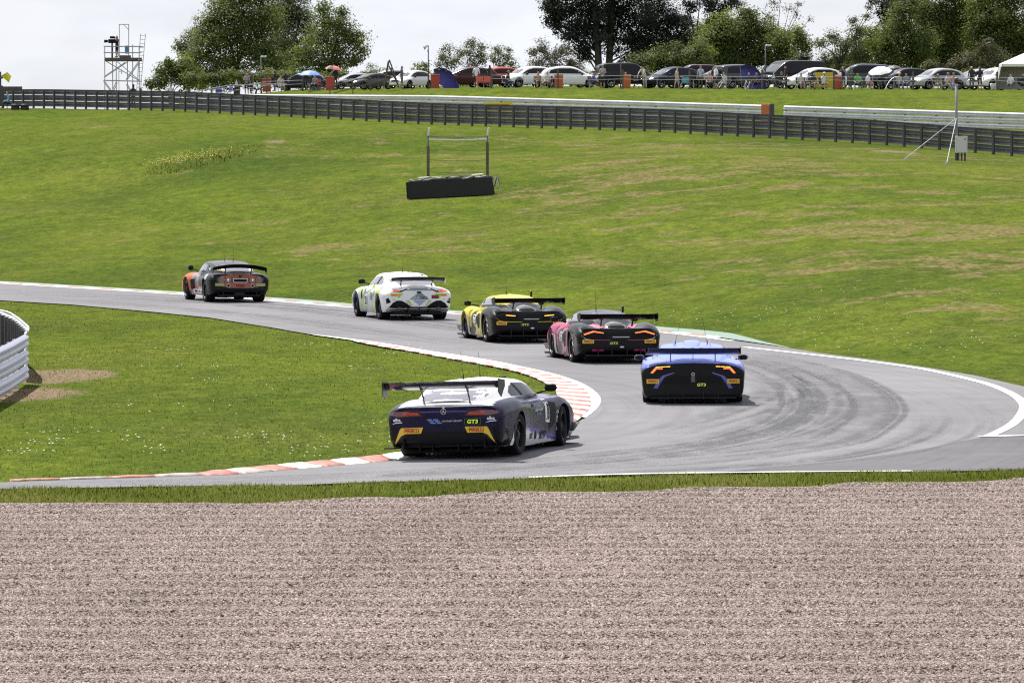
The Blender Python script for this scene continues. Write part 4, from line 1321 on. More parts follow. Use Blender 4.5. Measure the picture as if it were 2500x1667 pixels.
    c.part('exhaust_pipe', B().tube([(-2.05, .07, .60), (-2.30, .07, .60)], .05, 12).tube([(-2.05, -.10, .60), (-2.30, -.10, .60)], .05, 12), DISC)
    c.part('rain_light', B().box((-2.33, -.06, .385), (.03, .10, .035), bev=.008), CHROME)
    c.wing(-2.10, 1.095, 1.82, .34, CARBON, (.09, .18), CARBON, .37, (-1.92, .85), .05, swan=False,
           ep_poly=[(.19, .05), (-.20, .085), (-.21, -.03), (-.10, -.12), (.02, -.13), (.19, -.05)])
    c.mirror(.92, .97, .93, GLOSSBLACK, (.11, .19, .13), (.98, .66, .86))
    c.antenna(.05, .12, 1.18, .42, .02)
    c.part('roof_fin', B().box((-.5, -.42, 1.20), (.05, .05, .16), bev=.01), CARBON)
    return c
PINKM = M('accent_pink', (.42, .035, .13), .35, coat=.6)
YELM = M('accent_yellow', (.62, .52, .02), .35, coat=.6)
twin_car(1398, 884, -9.5, 'black and pink race car with orange tail lights, between the yellow and blue cars', (.40, .06, .14), None, PINKM, 'wide', TAIL_ORANGE, (.055, .055, .066), 'race cars on the track')
twin_car(1188, 835, -12.0, 'yellow and black race car with a wide black rear wing', (.62, .53, .03), None, YELM, 'slim', TAIL_AMBER, (.66, .56, .04), 'race cars on the track')

# ---- blue wedge seen straight from behind
c = Car('racing_car', 'light blue race car with black tail, braking lights lit, at right of the group', 'race car', place(1572, 981, 1.2, -1.31, .97, 1), 1.2, R(-.25), 'race cars on the track')
BLU, BLUD = (.21, .27, .78), (.070, .075, .40)
def col4(x, y, z, nx, ny, nz):
    ay = abs(y)
    if x < -2.0 and z < .80 and nz < .55: return (.012, .012, .015)
    if ay > .94 and z < .70: return (.016, .016, .03)
    if ay > .88 and z < .78 and x < -1.2: return BLUD
    return BLU
def mid4(c):
    sb = [sec_body(-2.26, .20, .94, .765, .72, .845), sec_body(-2.23, .14, .995, .785, .76, .865), sec_body(-2.1, .13, 1.015, .80, .80, .875), sec_body(-1.75, .14, 1.02, .825, .82, .88), sec_body(-1.31, .12, 1.025, .845, .82, .90),
          sec_body(-.85, .11, 1.0, .82, .82, .90), sec_body(-.3, .10, .965, .78, .80, .88), sec_body(.3, .10, .955, .76, .80, .85), sec_body(.9, .10, .985, .79, .79, .78), sec_body(1.31, .11, 1.0, .80, .78, .70),
          sec_body(1.7, .11, .985, .70, .74, .60), sec_body(2.05, .10, .93, .55, .62, .48), sec_body(2.25, .12, .75, .40, .48, .38)]
    sca = [sec_cabin(-2.0, .66, .46, .885, .70, .0), sec_cabin(-1.6, .72, .48, .965, .70, .0), sec_cabin(-1.1, .76, .50, 1.045, .70), sec_cabin(-.6, .78, .53, 1.10, .70), sec_cabin(-.1, .79, .55, 1.125, .70), sec_cabin(.3, .78, .55, 1.11, .70),
           sec_cabin(.7, .74, .52, 1.03, .68), sec_cabin(1.15, .66, .47, .86, .64), sec_cabin(1.55, .58, .42, .70, .58)]
    c.body(sb, sca, [(-1.31, .345, 1.01), (1.31, .345, .99)], col4)
    c.wheels(1.31, -1.31, 1.0, .345, .32)
mid4(c)
c.part('floor_pan', B().box((0, 0, .12), (4.0, 1.6, .05)), BLACK)
fas = [(.985, .40), (.975, .66), (.90, .715), (.70, .765), (.42, .80), (0, .815), (-.42, .80), (-.70, .765), (-.90, .715), (-.975, .66), (-.985, .40), (-.97, .20), (.97, .20)]
c.decal('rear_fascia', fas, 'rear', GLOSSBLACK, .006, .05)
for sg in (1, -1):
    c.decal('shoulder_stripe', [(sg*.985, .66), (sg*.90, .72), (sg*.70, .772), (sg*.62, .790), (sg*.70, .800), (sg*.90, .765), (sg*1.0, .70)], 'rear', M('blue_dark', BLUD, .3, coat=.8), .009)
    lamp = c.decal('tail_light', [(sg*.84, .615), (sg*.79, .615), (sg*.715, .695), (sg*.60, .690), (sg*.60, .712), (sg*.735, .722), (sg*.755, .718)], 'rear', TAIL_ORANGE, .012)
    for k in range(3): c.decal('brake_light', [(sg*(.735 - k*.098), .728 + k*.004), (sg*(.645 - k*.098), .731 + k*.004), (sg*(.645 - k*.098), .744 + k*.004), (sg*(.735 - k*.098), .741 + k*.004)], 'rear', TAIL_AMBER, .013, parent=lamp)
    c.decal('tail_arc', [(sg*.37, .615), (sg*.55, .545), (sg*.64, .43), (sg*.70, .315), (sg*.78, .315), (sg*.72, .44), (sg*.61, .565), (sg*.37, .635)], 'rear', M('blue_arc', (.075, .080, .34), .35, coat=.7), .011, .04)
    sticker_p(c, (sg*.795, .455), (.24, .085), 'rear', .012)
    side = 'left' if sg > 0 else 'right'
    c.decal('side_window', [(-.35, .90), (.75, .86), (1.02, .84), (.70, .97), (.30, 1.055), (-.05, 1.065), (-.30, 1.0)], side, GLASS, .006)
    c.decal('quarter_window', [(-1.05, .90), (-.45, .90), (-.42, 1.01), (-.75, .99)], side, GLASS, .006)
    for k in range(3): c.decal('louvre', [(-1.42 + k*.16, sg*.16), (-1.36 + k*.16, sg*.16), (-1.40 + k*.16 + .0, sg*.42), (-1.46 + k*.16, sg*.42)], 'top', BLACK, .008)
    c.part('diffuser_fin', B().box((-2.12, sg*.20, .21), (.34, .02, .22)).box((-2.12, sg*.5, .21), (.34, .02, .22)), CARBON)
    c.decal('fascia_grille', [(sg*.08, .56), (sg*.36, .57), (sg*.52, .50), (sg*.58, .40), (sg*.08, .40)], 'rear', BLACK, .010)
    c.part('roof_fin', B().box((-.55, sg*.36, 1.14), (.04, .025, .10)), STK_WHITE)
c.part('diffuser', B().box((-2.1, 0, .13), (.36, 1.7, .03)), CARBON)
c.part('rain_light', B().box((-2.275, 0, .50), (.03, .075, .13), bev=.01), M('grey_part', (.09, .09, .10), .4))
c.part('tow_eye', B().lathe([(.022, -.006), (.034, -.006), (.034, .006), (.022, .006)], 12, 'x', (-2.30, 0, .595), close=True), CHROME)
c.text('GT3', (-.165, .385), (.17, .058), 'rear', M('lime_mid_glow', (.38, .46, .08), .5, emit=(.55, .7, .10), estr=.35), .014, .02, .15, name='class_lettering')  # added emission makes these lime letters glow slightly
c.decal('deck_spine', [(-2.0, -.012), (-1.05, -.03), (-1.05, .03), (-2.0, .012)], 'top', M('spine_shade', (.10, .11, .25), .4), .010)
airb = [(x_, [(0, .98), (.02, .98), (w_*.8, .99), (w_, 1.03), (w_*.95, zr_ - .03), (w_*.75, zr_), (w_*.4, zr_ + .005), (0, zr_ + .008)]) for x_, w_, zr_ in ((-1.0, .12, 1.055), (-.75, .15, 1.12), (-.4, .17, 1.165), (.0, .165, 1.175), (.15, .15, 1.165))]
av, af = loft(airb, 4, 4)
am = mesh_of(av, af)
at_ = am.color_attributes.new('Col', 'FLOAT_COLOR', 'POINT')
at_.data.foreach_set('color', np.tile(np.array([*BLU, 1.], np.float32), len(am.vertices)))
link('roof_scoop', am, PAINT, c.root, True)
c.wing(-2.16, 1.055, 1.86, .34, M('wing_blue', (.014, .014, .035), .3, coat=.6), (.08, .16), CARBON, .44, (-2.0, .84), .055,
       ep_poly=[(.19, .05), (-.20, .075), (-.21, -.05), (-.15, -.075), (.19, -.05)])
c.mirror(.80, 1.05, .80, M('mirror_blue', (.03, .032, .10), .25, coat=.8), (.11, .21, .115), (.92, .84, .74))
c.antenna(-.30, .33, 1.10, .42, -.09); c.antenna(-.35, -.31, 1.10, .55, .10)

# ---- white coupe with green triangles
hd = -15.0
c = Car('racing_car', 'white race car with green and grey triangles and number 21', 'race car', place(929, 780, hd, -1.35, .90, 1), hd, R(.3), 'race cars on the track')
def col5(x, y, z, nx, ny, nz):
    ay = abs(y)
    n = mnoise.noise((x*2.6 + 3, y*2.6, z*2.6))
    m = mnoise.noise((x*3.4 - 7, y*3.0, z*3.4 + 5))
    if ay > .75 and z < .80 and -1.0 < x < 1.05:
        if n > .18: return (.20, .27, .28)
        if m > .22: return (.40, .50, .06)
        return (.50, .55, .57)
    if z > .66 and ay > .62 and m > .28: return (.50, .58, .06)
    if z < .95 and ay > .6 and n < -.33: return (.28, .31, .33)
    return (.80, .80, .81)
sb = [sec_body(-2.20, .40, .74, .80, .56, .875), sec_body(-2.18, .34, .86, .825, .64, .905), sec_body(-2.08, .28, .93, .85, .72, .925), sec_body(-1.85, .22, .965, .875, .77, .94), sec_body(-1.35, .18, .98, .895, .79, .95), sec_body(-.85, .16, .945, .87, .78, .93),
      sec_body(-.3, .15, .905, .835, .76, .90), sec_body(.3, .15, .90, .825, .76, .89), sec_body(.9, .15, .935, .83, .77, .88), sec_body(1.35, .16, .955, .83, .77, .86), sec_body(1.75, .17, .94, .74, .75, .78), sec_body(2.1, .16, .87, .60, .64, .64),
      sec_body(2.28, .17, .74, .48, .52, .50)]
sca = [sec_cabin(-1.95, .50, .38, .955, .78, .0), sec_cabin(-1.6, .64, .45, 1.07, .78), sec_cabin(-1.2, .72, .50, 1.18, .76), sec_cabin(-.7, .76, .54, 1.25, .74), sec_cabin(-.2, .77, .55, 1.275, .74), sec_cabin(.2, .76, .54, 1.245, .74), sec_cabin(.6, .74, .52, 1.14, .74),
       sec_cabin(1.0, .70, .49, .97, .74), sec_cabin(1.2, .66, .46, .89, .74)]
c.body(sb, sca, [(-1.35, .345, .975), (1.35, .345, .95)], col5)
c.wheels(1.35, -1.35, .955, .345, .29, steer=R(-4))
c.decal('rear_window', [(.46, .965), (-.46, .965), (-.52, 1.06), (-.44, 1.175), (.44, 1.175), (.52, 1.06)], 'rear', GLASS_GLARE, .006)
LIME = M('livery_lime', (.40, .52, .05), .35, coat=.6)
SLATE = M('livery_slate', (.17, .215, .25), .35, coat=.6)
STEEL = M('livery_steel', (.30, .33, .50), .35, coat=.6)
for sg in (1, -1):
    side = 'left' if sg > 0 else 'right'
    c.decal('side_window', [(-.85, .96), (.45, .94), (.70, .935), (.42, 1.06), (.05, 1.155), (-.35, 1.185), (-.70, 1.13), (-.92, 1.02)], side, GLASS_GLARE, .006)
    c.decal('window_pillar', [(-.50, .955), (-.38, .955), (-.48, 1.19), (-.60, 1.16)], side, BLACK, .010)
    c.decal('side_strake', [(.62, .56), (.74, .50), (.80, .76), (.70, .78)], side, BLACK, .005)
    c.decal('number_panel', [(.12, .34), (.44, .34), (.40, .66), (.10, .66)], side, STK_WHITE, .007)
    c.text('21', (.27, .49), (.22, .24), side, BLACK, .012, .03, name='race_number')
    c.text('GRAX', (-.42, .62), (.46, .22), side, M('slate_dark', (.06, .08, .09), .4), .010, .0)
    lamp = c.decal('tail_light', [(sg*.50, .775), (sg*.84, .80), (sg*.90, .83), (sg*.80, .845), (sg*.52, .835)], 'rear', GLOSSBLACK, .006)
    c.decal('light_bar', [(sg*.54, .800), (sg*.79, .815), (sg*.79, .835), (sg*.54, .825)], 'rear', TAIL_RED, .010, parent=lamp)
    c.decal('tail_band', [(sg*.30, .905), (sg*.0, .912), (sg*.0, .894), (sg*.29, .885), (sg*.50, .775), (sg*.56, .79)], 'rear', GLOSSBLACK, .006)
    c.decal('livery_triangle', [(sg*.44, .74), (sg*.60, .74), (sg*.585, .60)], 'rear', LIME, .006)
    c.decal('livery_triangle', [(sg*.28, .56), (sg*.33, .56), (sg*.24, .40), (sg*.18, .40)], 'rear', LIME, .006)
    c.decal('livery_triangle', [(sg*.36, .56), (sg*.345, .56), (sg*.29, .41), (sg*.31, .41)], 'rear', STEEL, .006)
    c.decal('livery_triangle', [(sg*.70, .585), (sg*.80, .60), (sg*.62, .53)], 'rear', LIME, .006)
    c.decal('bumper_duct', [(sg*.79, .50), (sg*.86, .62), (sg*.92, .60), (sg*.90, .45)], 'rear', BLACK, .006)
    c.decal('diffuser_panel', [(sg*.93, .24), (sg*.86, .34), (sg*.74, .48), (sg*.62, .545), (sg*.50, .545), (sg*.38, .49), (sg*.22, .375), (0, .375), (0, .22), (sg*.5, .20)], 'rear', BLACK, .008)
    c.decal('sticker', [(sg*.70 - .10, .665), (sg*.70 + .10, .665), (sg*.70 + .10, .735), (sg*.70 - .10, .735)], 'rear', STK_YEL, .008)
    c.text('PIRELLI', (sg*.70, .70), (.16, .03), 'rear', STK_RED, .013, .02)
    c.part('exhaust_pipe', B().tube([(-2.0, sg*.56, .33), (-2.2, sg*.56, .33)], .055, 12), DISC)
c.decal('boot_panel', [(.28, .885), (-.28, .885), (-.42, .82), (.42, .82)], 'rear', SLATE, .005)
c.decal('livery_triangle', [(.26, .575), (-.30, .575), (-.03, .79)], 'rear', SLATE, .007)
c.decal('livery_triangle', [(.17, .56), (-.22, .56), (-.02, .41)], 'rear', STEEL, .007)
c.decal('emblem', [(.07*math.cos(a*math.pi/6) , .772 + .028*math.sin(a*math.pi/6)) for a in range(12)], 'rear', GLOSSBLACK, .010)
c.text('GRANGE', (-.02, .625), (.48, .075), 'rear', M('slate_text', (.55, .57, .60), .4), .011, .0)
c.text('NGE', (-.14, .625), (.20, .075), 'rear', BLACK, .014, .0)
p_ = c.decal('class_plate', [(-.36, .60), (-.56, .60), (-.56, .695), (-.36, .695)], 'rear', M('plate_dark', (.06, .008, .01), .4), .008)
c.text('GT4', (-.46, .648), (.15, .055), 'rear', M('red_text', (.55, .03, .03), .4), .013, .02, parent=p_)
c.part('diffuser', B().box((-2.0, 0, .20), (.40, 1.4, .03)).box((-2.04, .3, .26), (.36, .02, .15)).box((-2.04, -.3, .26), (.36, .02, .15)), CARBON)
c.part('floor_pan', B().box((0, 0, .17), (3.9, 1.4, .05)), BLACK)
c.wing(-2.0, 1.145, 1.52, .26, CARBON, (.02, .10), STK_WHITE, .44, (-1.86, .93), .03, droop=.03, ep_poly=[(.13, .03), (-.13, .03), (-.14, -.07), (-.09, -.10), (.0, -.07), (.13, -.03)])
c.mirror(.62, .95, 1.0, GLOSSBLACK, (.11, .20, .14), (.66, .70, .92))
c.root.scale = (1.045,)*3
c.antenna(-.55, .06, 1.27, .44); c.antenna(-.75, -.05, 1.25, .12)
c.part('roof_vent', B().box((-.95, -.40, 1.215), (.06, .06, .03)), BLACK)

# ---- orange and black coupe, farthest
hd = -16.5
c = Car('racing_car', 'orange and black race car with four round tail lights, farthest up the track', 'race car', place(503.5, 737, hd, -1.27, .88, 1), hd, R(.8), 'race cars on the track')
ORG = (.52, .125, .030)
def col6(x, y, z, nx, ny, nz):
    ay = abs(y)
    if z > .93: return (.085, .085, .10)
    if x > .72 and z > .30 and ay > .45: return ORG
    if .05 < x <= .72 and ay > .6:
        return ORG if z < .70 - (.72 - x)*.5 and z > .30 else (.30, .27, .29)
    if -.95 < x <= .05 and ay > .6: return (.45, .44, .46) if z < .42 else (.05, .05, .055)
    return (.008, .008, .010)
sb = [sec_body(-2.10, .36, .74, .80, .56, .86), sec_body(-2.08, .31, .84, .82, .62, .875), sec_body(-1.98, .27, .91, .845, .70, .89), sec_body(-1.75, .22, .945, .865, .75, .905), sec_body(-1.27, .18, .955, .88, .77, .92), sec_body(-.8, .16, .90, .85, .76, .90),
      sec_body(-.3, .15, .80, .80, .70, .87), sec_body(.3, .15, .80, .785, .70, .86), sec_body(.85, .16, .90, .80, .75, .86), sec_body(1.27, .17, .935, .82, .76, .84), sec_body(1.65, .18, .92, .74, .74, .76), sec_body(2.0, .16, .85, .58, .62, .62), sec_body(2.15, .17, .70, .45, .5, .47)]
sca = [sec_cabin(-1.80, .48, .40, .93, .76, .0), sec_cabin(-1.5, .60, .46, 1.04, .76), sec_cabin(-1.1, .67, .51, 1.15, .74), sec_cabin(-.6, .70, .54, 1.215, .74), sec_cabin(-.1, .71, .55, 1.225, .74), sec_cabin(.25, .70, .54, 1.17, .74), sec_cabin(.6, .68, .52, 1.05, .72),
       sec_cabin(.95, .64, .49, .92, .72), sec_cabin(1.15, .6, .46, .85, .72)]
c.body(sb, sca, [(-1.27, .335, .95), (1.27, .335, .93)], col6, rad=.37)
c.wheels(1.27, -1.27, .925, .335, .28, edge=RIM_EDGE, steer=R(-4))
ORGM = M('livery_orange_shade', (.25, .050, .015), .35, coat=.7)
c.decal('rear_panel', [(.62, .50), (.68, .62), (.70, .72), (.60, .80), (.30, .845), (-.30, .845), (-.60, .80), (-.70, .72), (-.68, .62), (-.62, .50), (-.30, .44), (.30, .44)], 'rear', ORGM, .005)
c.decal('lamp_band', [(.70, .60), (.72, .74), (.66, .765), (.26, .765), (.24, .72), (-.24, .72), (-.26, .765), (-.66, .765), (-.72, .74), (-.70, .60), (-.30, .61), (.30, .61)], 'rear', M('grey_brown', (.07, .055, .06), .4), .007)
for sg in (1, -1):
    for y0, lit in ((.38, TAIL_RED), (.575, TAIL_DARK)):
        ring = lambda r: [(sg*y0 + r*math.cos(a*math.pi/9), .688 + r*math.sin(a*math.pi/9)) for a in range(18)]
        q = c.decal('tail_light', ring(.082), 'rear', M('lamp_ring', (.30, .29, .31), .3, metal=.6), .011, .03)
        c.decal('lamp_lens', ring(.062), 'rear', TAIL_DARK, .015, .03, parent=q)
        c.decal('lamp_core', ring(.030), 'rear', M('lamp_core_lit', (.7, .12, .08), .3, emit=(1., .30, .22), estr=.9) if lit is TAIL_RED else M('lamp_core_grey', (.28, .22, .25), .4), .019, .03, parent=q)
    c.decal('sticker', [(sg*.50, .495), (sg*.78, .50), (sg*.78, .585), (sg*.50, .58)], 'rear', M('sticker_olive', (.34, .32, .11), .5), .009)
    c.decal('bumper_duct', [(sg*.82, .34), (sg*.76, .42), (sg*.76, .74), (sg*.84, .79), (sg*.92, .60), (sg*.90, .34)], 'rear', BLACK, .006)
    side = 'left' if sg > 0 else 'right'
    c.part('exhaust_pipe', B().lathe([(.045, 0), (.058, 0), (.060, .10), (.045, .10)], 16, 'x', (-2.14, sg*.375, .51), close=True), CHROME)
    c.decal('exhaust_mouth', [(sg*.375 + .045*math.cos(a*math.pi/7), .51 + .045*math.sin(a*math.pi/7)) for a in range(14)], 'rear', BLACK, .03, .03)
    c.decal('side_window', [(-.55, .925), (.42, .92), (.66, .915), (.40, 1.03), (.08, 1.115), (-.25, 1.135), (-.50, 1.09)], side, GLASS_GLARE, .006)
    c.decal('quarter_panel', [(-1.12, .955), (-.72, .95), (-.66, 1.08), (-.95, 1.04)], side, BLACK, .006)
    c.text('41', (-.86, 1.0), (.18, .09), side, STK_WHITE, .011, .02, name='race_number')
    c.decal('fender_vent', [(.42, .30), (.72, .34), (.76, .62), (.46, .66)], side, BLACK, .006)
    rnd = [(-1.55 + .11*math.cos(a*math.pi/8), .76 + .085*math.sin(a*math.pi/8)) for a in range(16)]
    q = c.decal('sticker', rnd, side, STK_WHITE, .008)
    for k in range(2): c.decal('sticker_print', [(-1.63, .735 + k*.04), (-1.47, .735 + k*.04), (-1.47, .75 + k*.04), (-1.63, .75 + k*.04)], side, M('print_blue', (.15, .18, .35), .5), .012, parent=q)
    c.decal('skirt_panel', [(-.80, .22), (.55, .22), (.55, .34), (-.80, .36)], side, STK_WHITE, .007)
    for k in range(3): c.decal('skirt_print', [(-.55 + k*.38, .25), (-.30 + k*.38, .25), (-.30 + k*.38, .31), (-.55 + k*.38, .31)], side, M('print_red', (.35, .05, .05), .5) if k == 1 else BLACK, .011)
    c.decal('side_lettering', [(-.86, .44), (-.62, .44), (-.62, .60), (-.86, .60)], side, STK_WHITE, .007)
    c.text('GN', (-.74, .52), (.20, .10), side, BLACK, .011, .02)
    c.decal('rear_light_panel', [(sg*.40, 1.045), (sg*.62, .985), (sg*.56, .955), (sg*.36, .955)], 'rear', STK_YEL if sg > 0 else STK_WHITE, .006)
c.decal('plate_recess', [(.235, .725), (-.235, .725), (-.205, .605), (.205, .605)], 'rear', CHROME, .010)
c.decal('plate_recess', [(.215, .710), (-.215, .710), (-.188, .620), (.188, .620)], 'rear', BLACK, .014)
c.decal('emblem', [(.07, .815), (-.07, .815), (-.03, .765), (.03, .765)], 'rear', GLOSSBLACK, .010)
p_ = c.decal('class_plate', [(.13, .475), (-.13, .475), (-.13, .545), (.13, .545)], 'rear', M('plate_dark', (.06, .008, .01), .4), .010)
c.text('GT4', (0, .51), (.20, .045), 'rear', M('red_text', (.55, .03, .03), .4), .015, .02, parent=p_)
c.decal('rear_window', [(.44, .955), (-.44, .955), (-.46, 1.02), (-.40, 1.12), (.40, 1.12), (.46, 1.02)], 'rear', GLASS_GLARE, .005)
c.decal('under_bumper', [(.80, .37), (.60, .43), (.30, .44), (-.30, .44), (-.60, .43), (-.80, .37), (-.78, .30), (.78, .30)], 'rear', BLACK, .007)
c.part('diffuser', B().box((-1.92, 0, .22), (.36, 1.3, .03)).box((-1.98, 0, .28), (.20, .34, .12), bev=.03).box((-1.96, .52, .25), (.3, .02, .14)).box((-1.96, -.52, .25), (.3, .02, .14)), CARBON)
c.part('floor_pan', B().box((0, 0, .17), (3.7, 1.3, .05)), BLACK)
c.wing(-1.92, 1.105, 1.66, .26, CARBON, (.02, .10), CARBON, .40, (-1.78, .90), .03, droop=.095, ep_poly=[(.13, .03), (-.13, .03), (-.14, -.10), (-.05, -.12), (.13, -.03)])
c.mirror(.60, .92, .985, GLOSSBLACK, (.11, .17, .16), (.66, .66, .88))
c.root.scale = (1.05,)*3
c.antenna(-.55, .12, 1.225, .44); c.antenna(-.65, -.12, 1.22, .34)
c.part('driver_helmet', B().lathe([(.02, 1.08), (.09, 1.06), (.12, 1.0), (.115, .92), (.09, .86)], 14, 'z', (-.05, .33, 0)), GLOSSBLACK, smooth=True)
# ------------------------------------------------------------------ steel crash barriers
def metal_material(name, lo, hi, rough, metal=.0, streak=6.):
    t = NT(name)
    n = t.noise(t.pos((1, 1, .3)), streak, 5., .7)
    m = t.noise(t.pos(), .9, 3., .5)
    c = t.mix(t.ramp(n, [(.3, 0.), (.7, 1.)]), lo, hi)
    c = t.mix(.5, c, t.ramp(m, [(.3, (.75, .74, .73)), (.7, (1.1, 1.1, 1.1))]), 'MULTIPLY')
    t.base(c)
    t.b.inputs['Roughness'].default_value = rough
    t.b.inputs['Metallic'].default_value = metal
    return t.m
GALV = metal_material('galvanised_steel', (.36, .36, .40), (.55, .55, .60), .45, .35)
GALV_WHITE = metal_material('white_steel', (.58, .58, .64), (.74, .74, .80), .42, .15)
STEEL_DARK = metal_material('weathered_steel', (.085, .082, .094), (.160, .155, .170), .5, .2)
POST_DARK = metal_material('barrier_post', (.050, .047, .055), (.090, .085, .095), .7, 0.)
TIMBER = metal_material('weathered_timber', (.075, .058, .045), (.15, .12, .095), .85, 0., 14.)
PLAST_ORANGE = M('orange_plastic', (.48, .115, .035), .55)
PLAST_RED = M('red_plastic', (.36, .055, .035), .55)

def w_beam_mesh(h=.31, d=.085):
    """one metre of corrugated rail along +x, front towards -y"""
    pr = [(0, -.0), (-.012, .018), (-d*.95, .060), (-d, .085), (-d*.95, .110), (-.02, .140), (-.012, .155), (-.02, .170), (-d*.95, .200), (-d, .225), (-d*.95, .250), (-.012, .292), (0, .31)]
    back = [(y + .006, z) for y, z in pr[::-1]]
    loop = pr + back
    n = len(loop)
    v = [(0, y, z) for y, z in loop] + [(1, y, z) for y, z in loop]
    f = [(i, (i+1) % n, n + (i+1) % n, n + i) for i in range(n)]
    me = mesh_of(v, f)
    me.polygons.foreach_set('use_smooth', [True] * len(me.polygons))
    try: me.set_sharp_from_angle(angle=R(50))
    except Exception: pass
    return me
BEAM = w_beam_mesh()
post_b = B().box((0, 0, .70), (.10, .12, 1.40)).box((0, .05, .70), (.16, .012, 1.40))
POSTM = meshpy('post', post_b.v, post_b.f)
def along(o, a, b):
    """lay a one metre piece between two points"""
    d = b - a
    o.location = a
    o.rotation_euler = (0, -math.asin(d.z / d.length), math.atan2(d.y, d.x))
    o.scale = (d.length, 1, 1)

def armco(name, label, path, rail_z, side, rail_mat, post_mat, span=1.6, per=2, post_off=.11, height=1.3, zfn=None, group=None, rs=1.):
    """path: plan polyline; side=+1: fronts face the right of the path"""
    pl = resample(path, span)
    zz = [float(zfn(p[0], p[1])) if zfn else H1(p[0], p[1]) for p in pl]
    root = thing(name, label, 'barrier', (float(pl[0][0]), float(pl[0][1]), zz[0]), 0, group)
    inv = Vector(root.location)
    beam = BEAM.copy(); beam.materials.clear(); beam.materials.append(rail_mat)
    post = POSTM.copy(); post.materials.clear(); post.materials.append(post_mat)
    d = np.gradient(pl, axis=0); d /= np.linalg.norm(d, axis=1)[:, None]
    for i, p in enumerate(pl):
        o = bpy.data.objects.new('post', post); COL.objects.link(o); o.parent = root
        ang = math.atan2(d[i][1], d[i][0])
        off = Vector((-math.sin(ang), math.cos(ang), 0)) * post_off * side
        o.location = Vector((p[0], p[1], zz[i] - .12)) + off - inv
        o.rotation_euler = (0, 0, ang + (math.pi if side < 0 else 0))
        o.scale = (1, 1, (height + .12) / 1.4)
    for i in range(0, len(pl) - 1, per):
        j = min(i + per, len(pl) - 1)
        for h in rail_z:
            o = bpy.data.objects.new('rail', beam); COL.objects.link(o); o.parent = root
            a = Vector((pl[i][0], pl[i][1], zz[i] + h)) - inv
            b = Vector((pl[j][0], pl[j][1], zz[j] + h)) - inv
            if side < 0: a, b = b, a
            along(o, a, b); o.scale.z = rs
    return root
# path runs left to right; posts stand on the camera side
armco('crash_barrier', 'long dark steel crash barrier with close posts across the top of the hillside', np.array([BAR_B, BAR_A]), (.10, .52, .94), -1, STEEL_DARK, POST_DARK, 1.6, 2, .12, 1.30, rs=1.24)
gapx = lambda px: next(t for t in np.linspace(0, 1, 4000) if ((WH_B + (WH_A - WH_B) * t)[0] / (WH_B + (WH_A - WH_B) * t)[1]) * FPX + 1250 > px)
t1, t2 = gapx(1868), gapx(1914)
P1, P2 = WH_B + (WH_A - WH_B) * t1, WH_B + (WH_A - WH_B) * t2
armco('crash_barrier', 'long pale steel crash barrier below the spectator bank, ending in an orange pad', np.array([WH_B, P1]), (.10, .46, .82), 1, GALV_WHITE, POST_DARK, 3.2, 1, .10, 1.1)
armco('crash_barrier', 'pale steel crash barrier below the spectator bank, right of the gap', np.array([P2, WH_A + (WH_A - WH_B) * .12]), (.10, .46, .82), 1, GALV_WHITE, POST_DARK, 3.2, 1, .10, 1.1)
bz = H1(*P1)
pad = thing('barrier_end_pad', 'orange foam pad wrapped round the end of the pale barrier', 'barrier pad', (P1[0], P1[1], bz), math.atan2(-92.6, 58.))
pad.location = Vector((P1[0], P1[1], bz)) + Vector((.12, -.30, 0))
B().box((0, -.05, .62), (.95, .30, 1.16), bev=.05).build('pad', PLAST_ORANGE, pad)
B().box((.52, -.02, .60), (.10, .34, 1.2), bev=.02).build('end_board', POST_DARK, pad)

# barrier nose at the left of the infield
nose_near = np.array([(-10.15, 99.0), (-10.25, 104.), (-10.3, 109.), (-10.42, 113.9)])
nose_far = np.array([(-10.46, 114.9), (-10.65, 117.2), (-10.95, 119.6), (-11.6, 124.4), (-12.4, 129.), (-14.2, 134.), (-17., 139.)])
near_arm = armco('crash_barrier', 'pale steel crash barrier end at the left edge of the infield', nose_near[::-1], (.06, .40, .74), -1, M('nose_steel', (.50, .50, .62), .4, metal=.3), GALV_WHITE, 1.65, 1, .10, 1.0)
root = armco('crash_barrier', 'curved back of the infield barrier, dark posts close together', nose_far, (.06, .40, .74), -1, GALV, POST_DARK, 1.1, 1, -.10, 1.02)
for o_ in list(near_arm.children):
    if o_.name.startswith('post') and (o_.location.xy).length < .6: bpy.data.objects.remove(o_)
for o_ in list(root.children):
    if o_.name.startswith('post') and (o_.location.xy).length < 1.7: bpy.data.objects.remove(o_)
B().tube([(p[0] - nose_far[0][0], p[1] - nose_far[0][1], 1.07) for p in crom(nose_far, 4)], .022, 6).build('top_rail', GALV_WHITE, root)

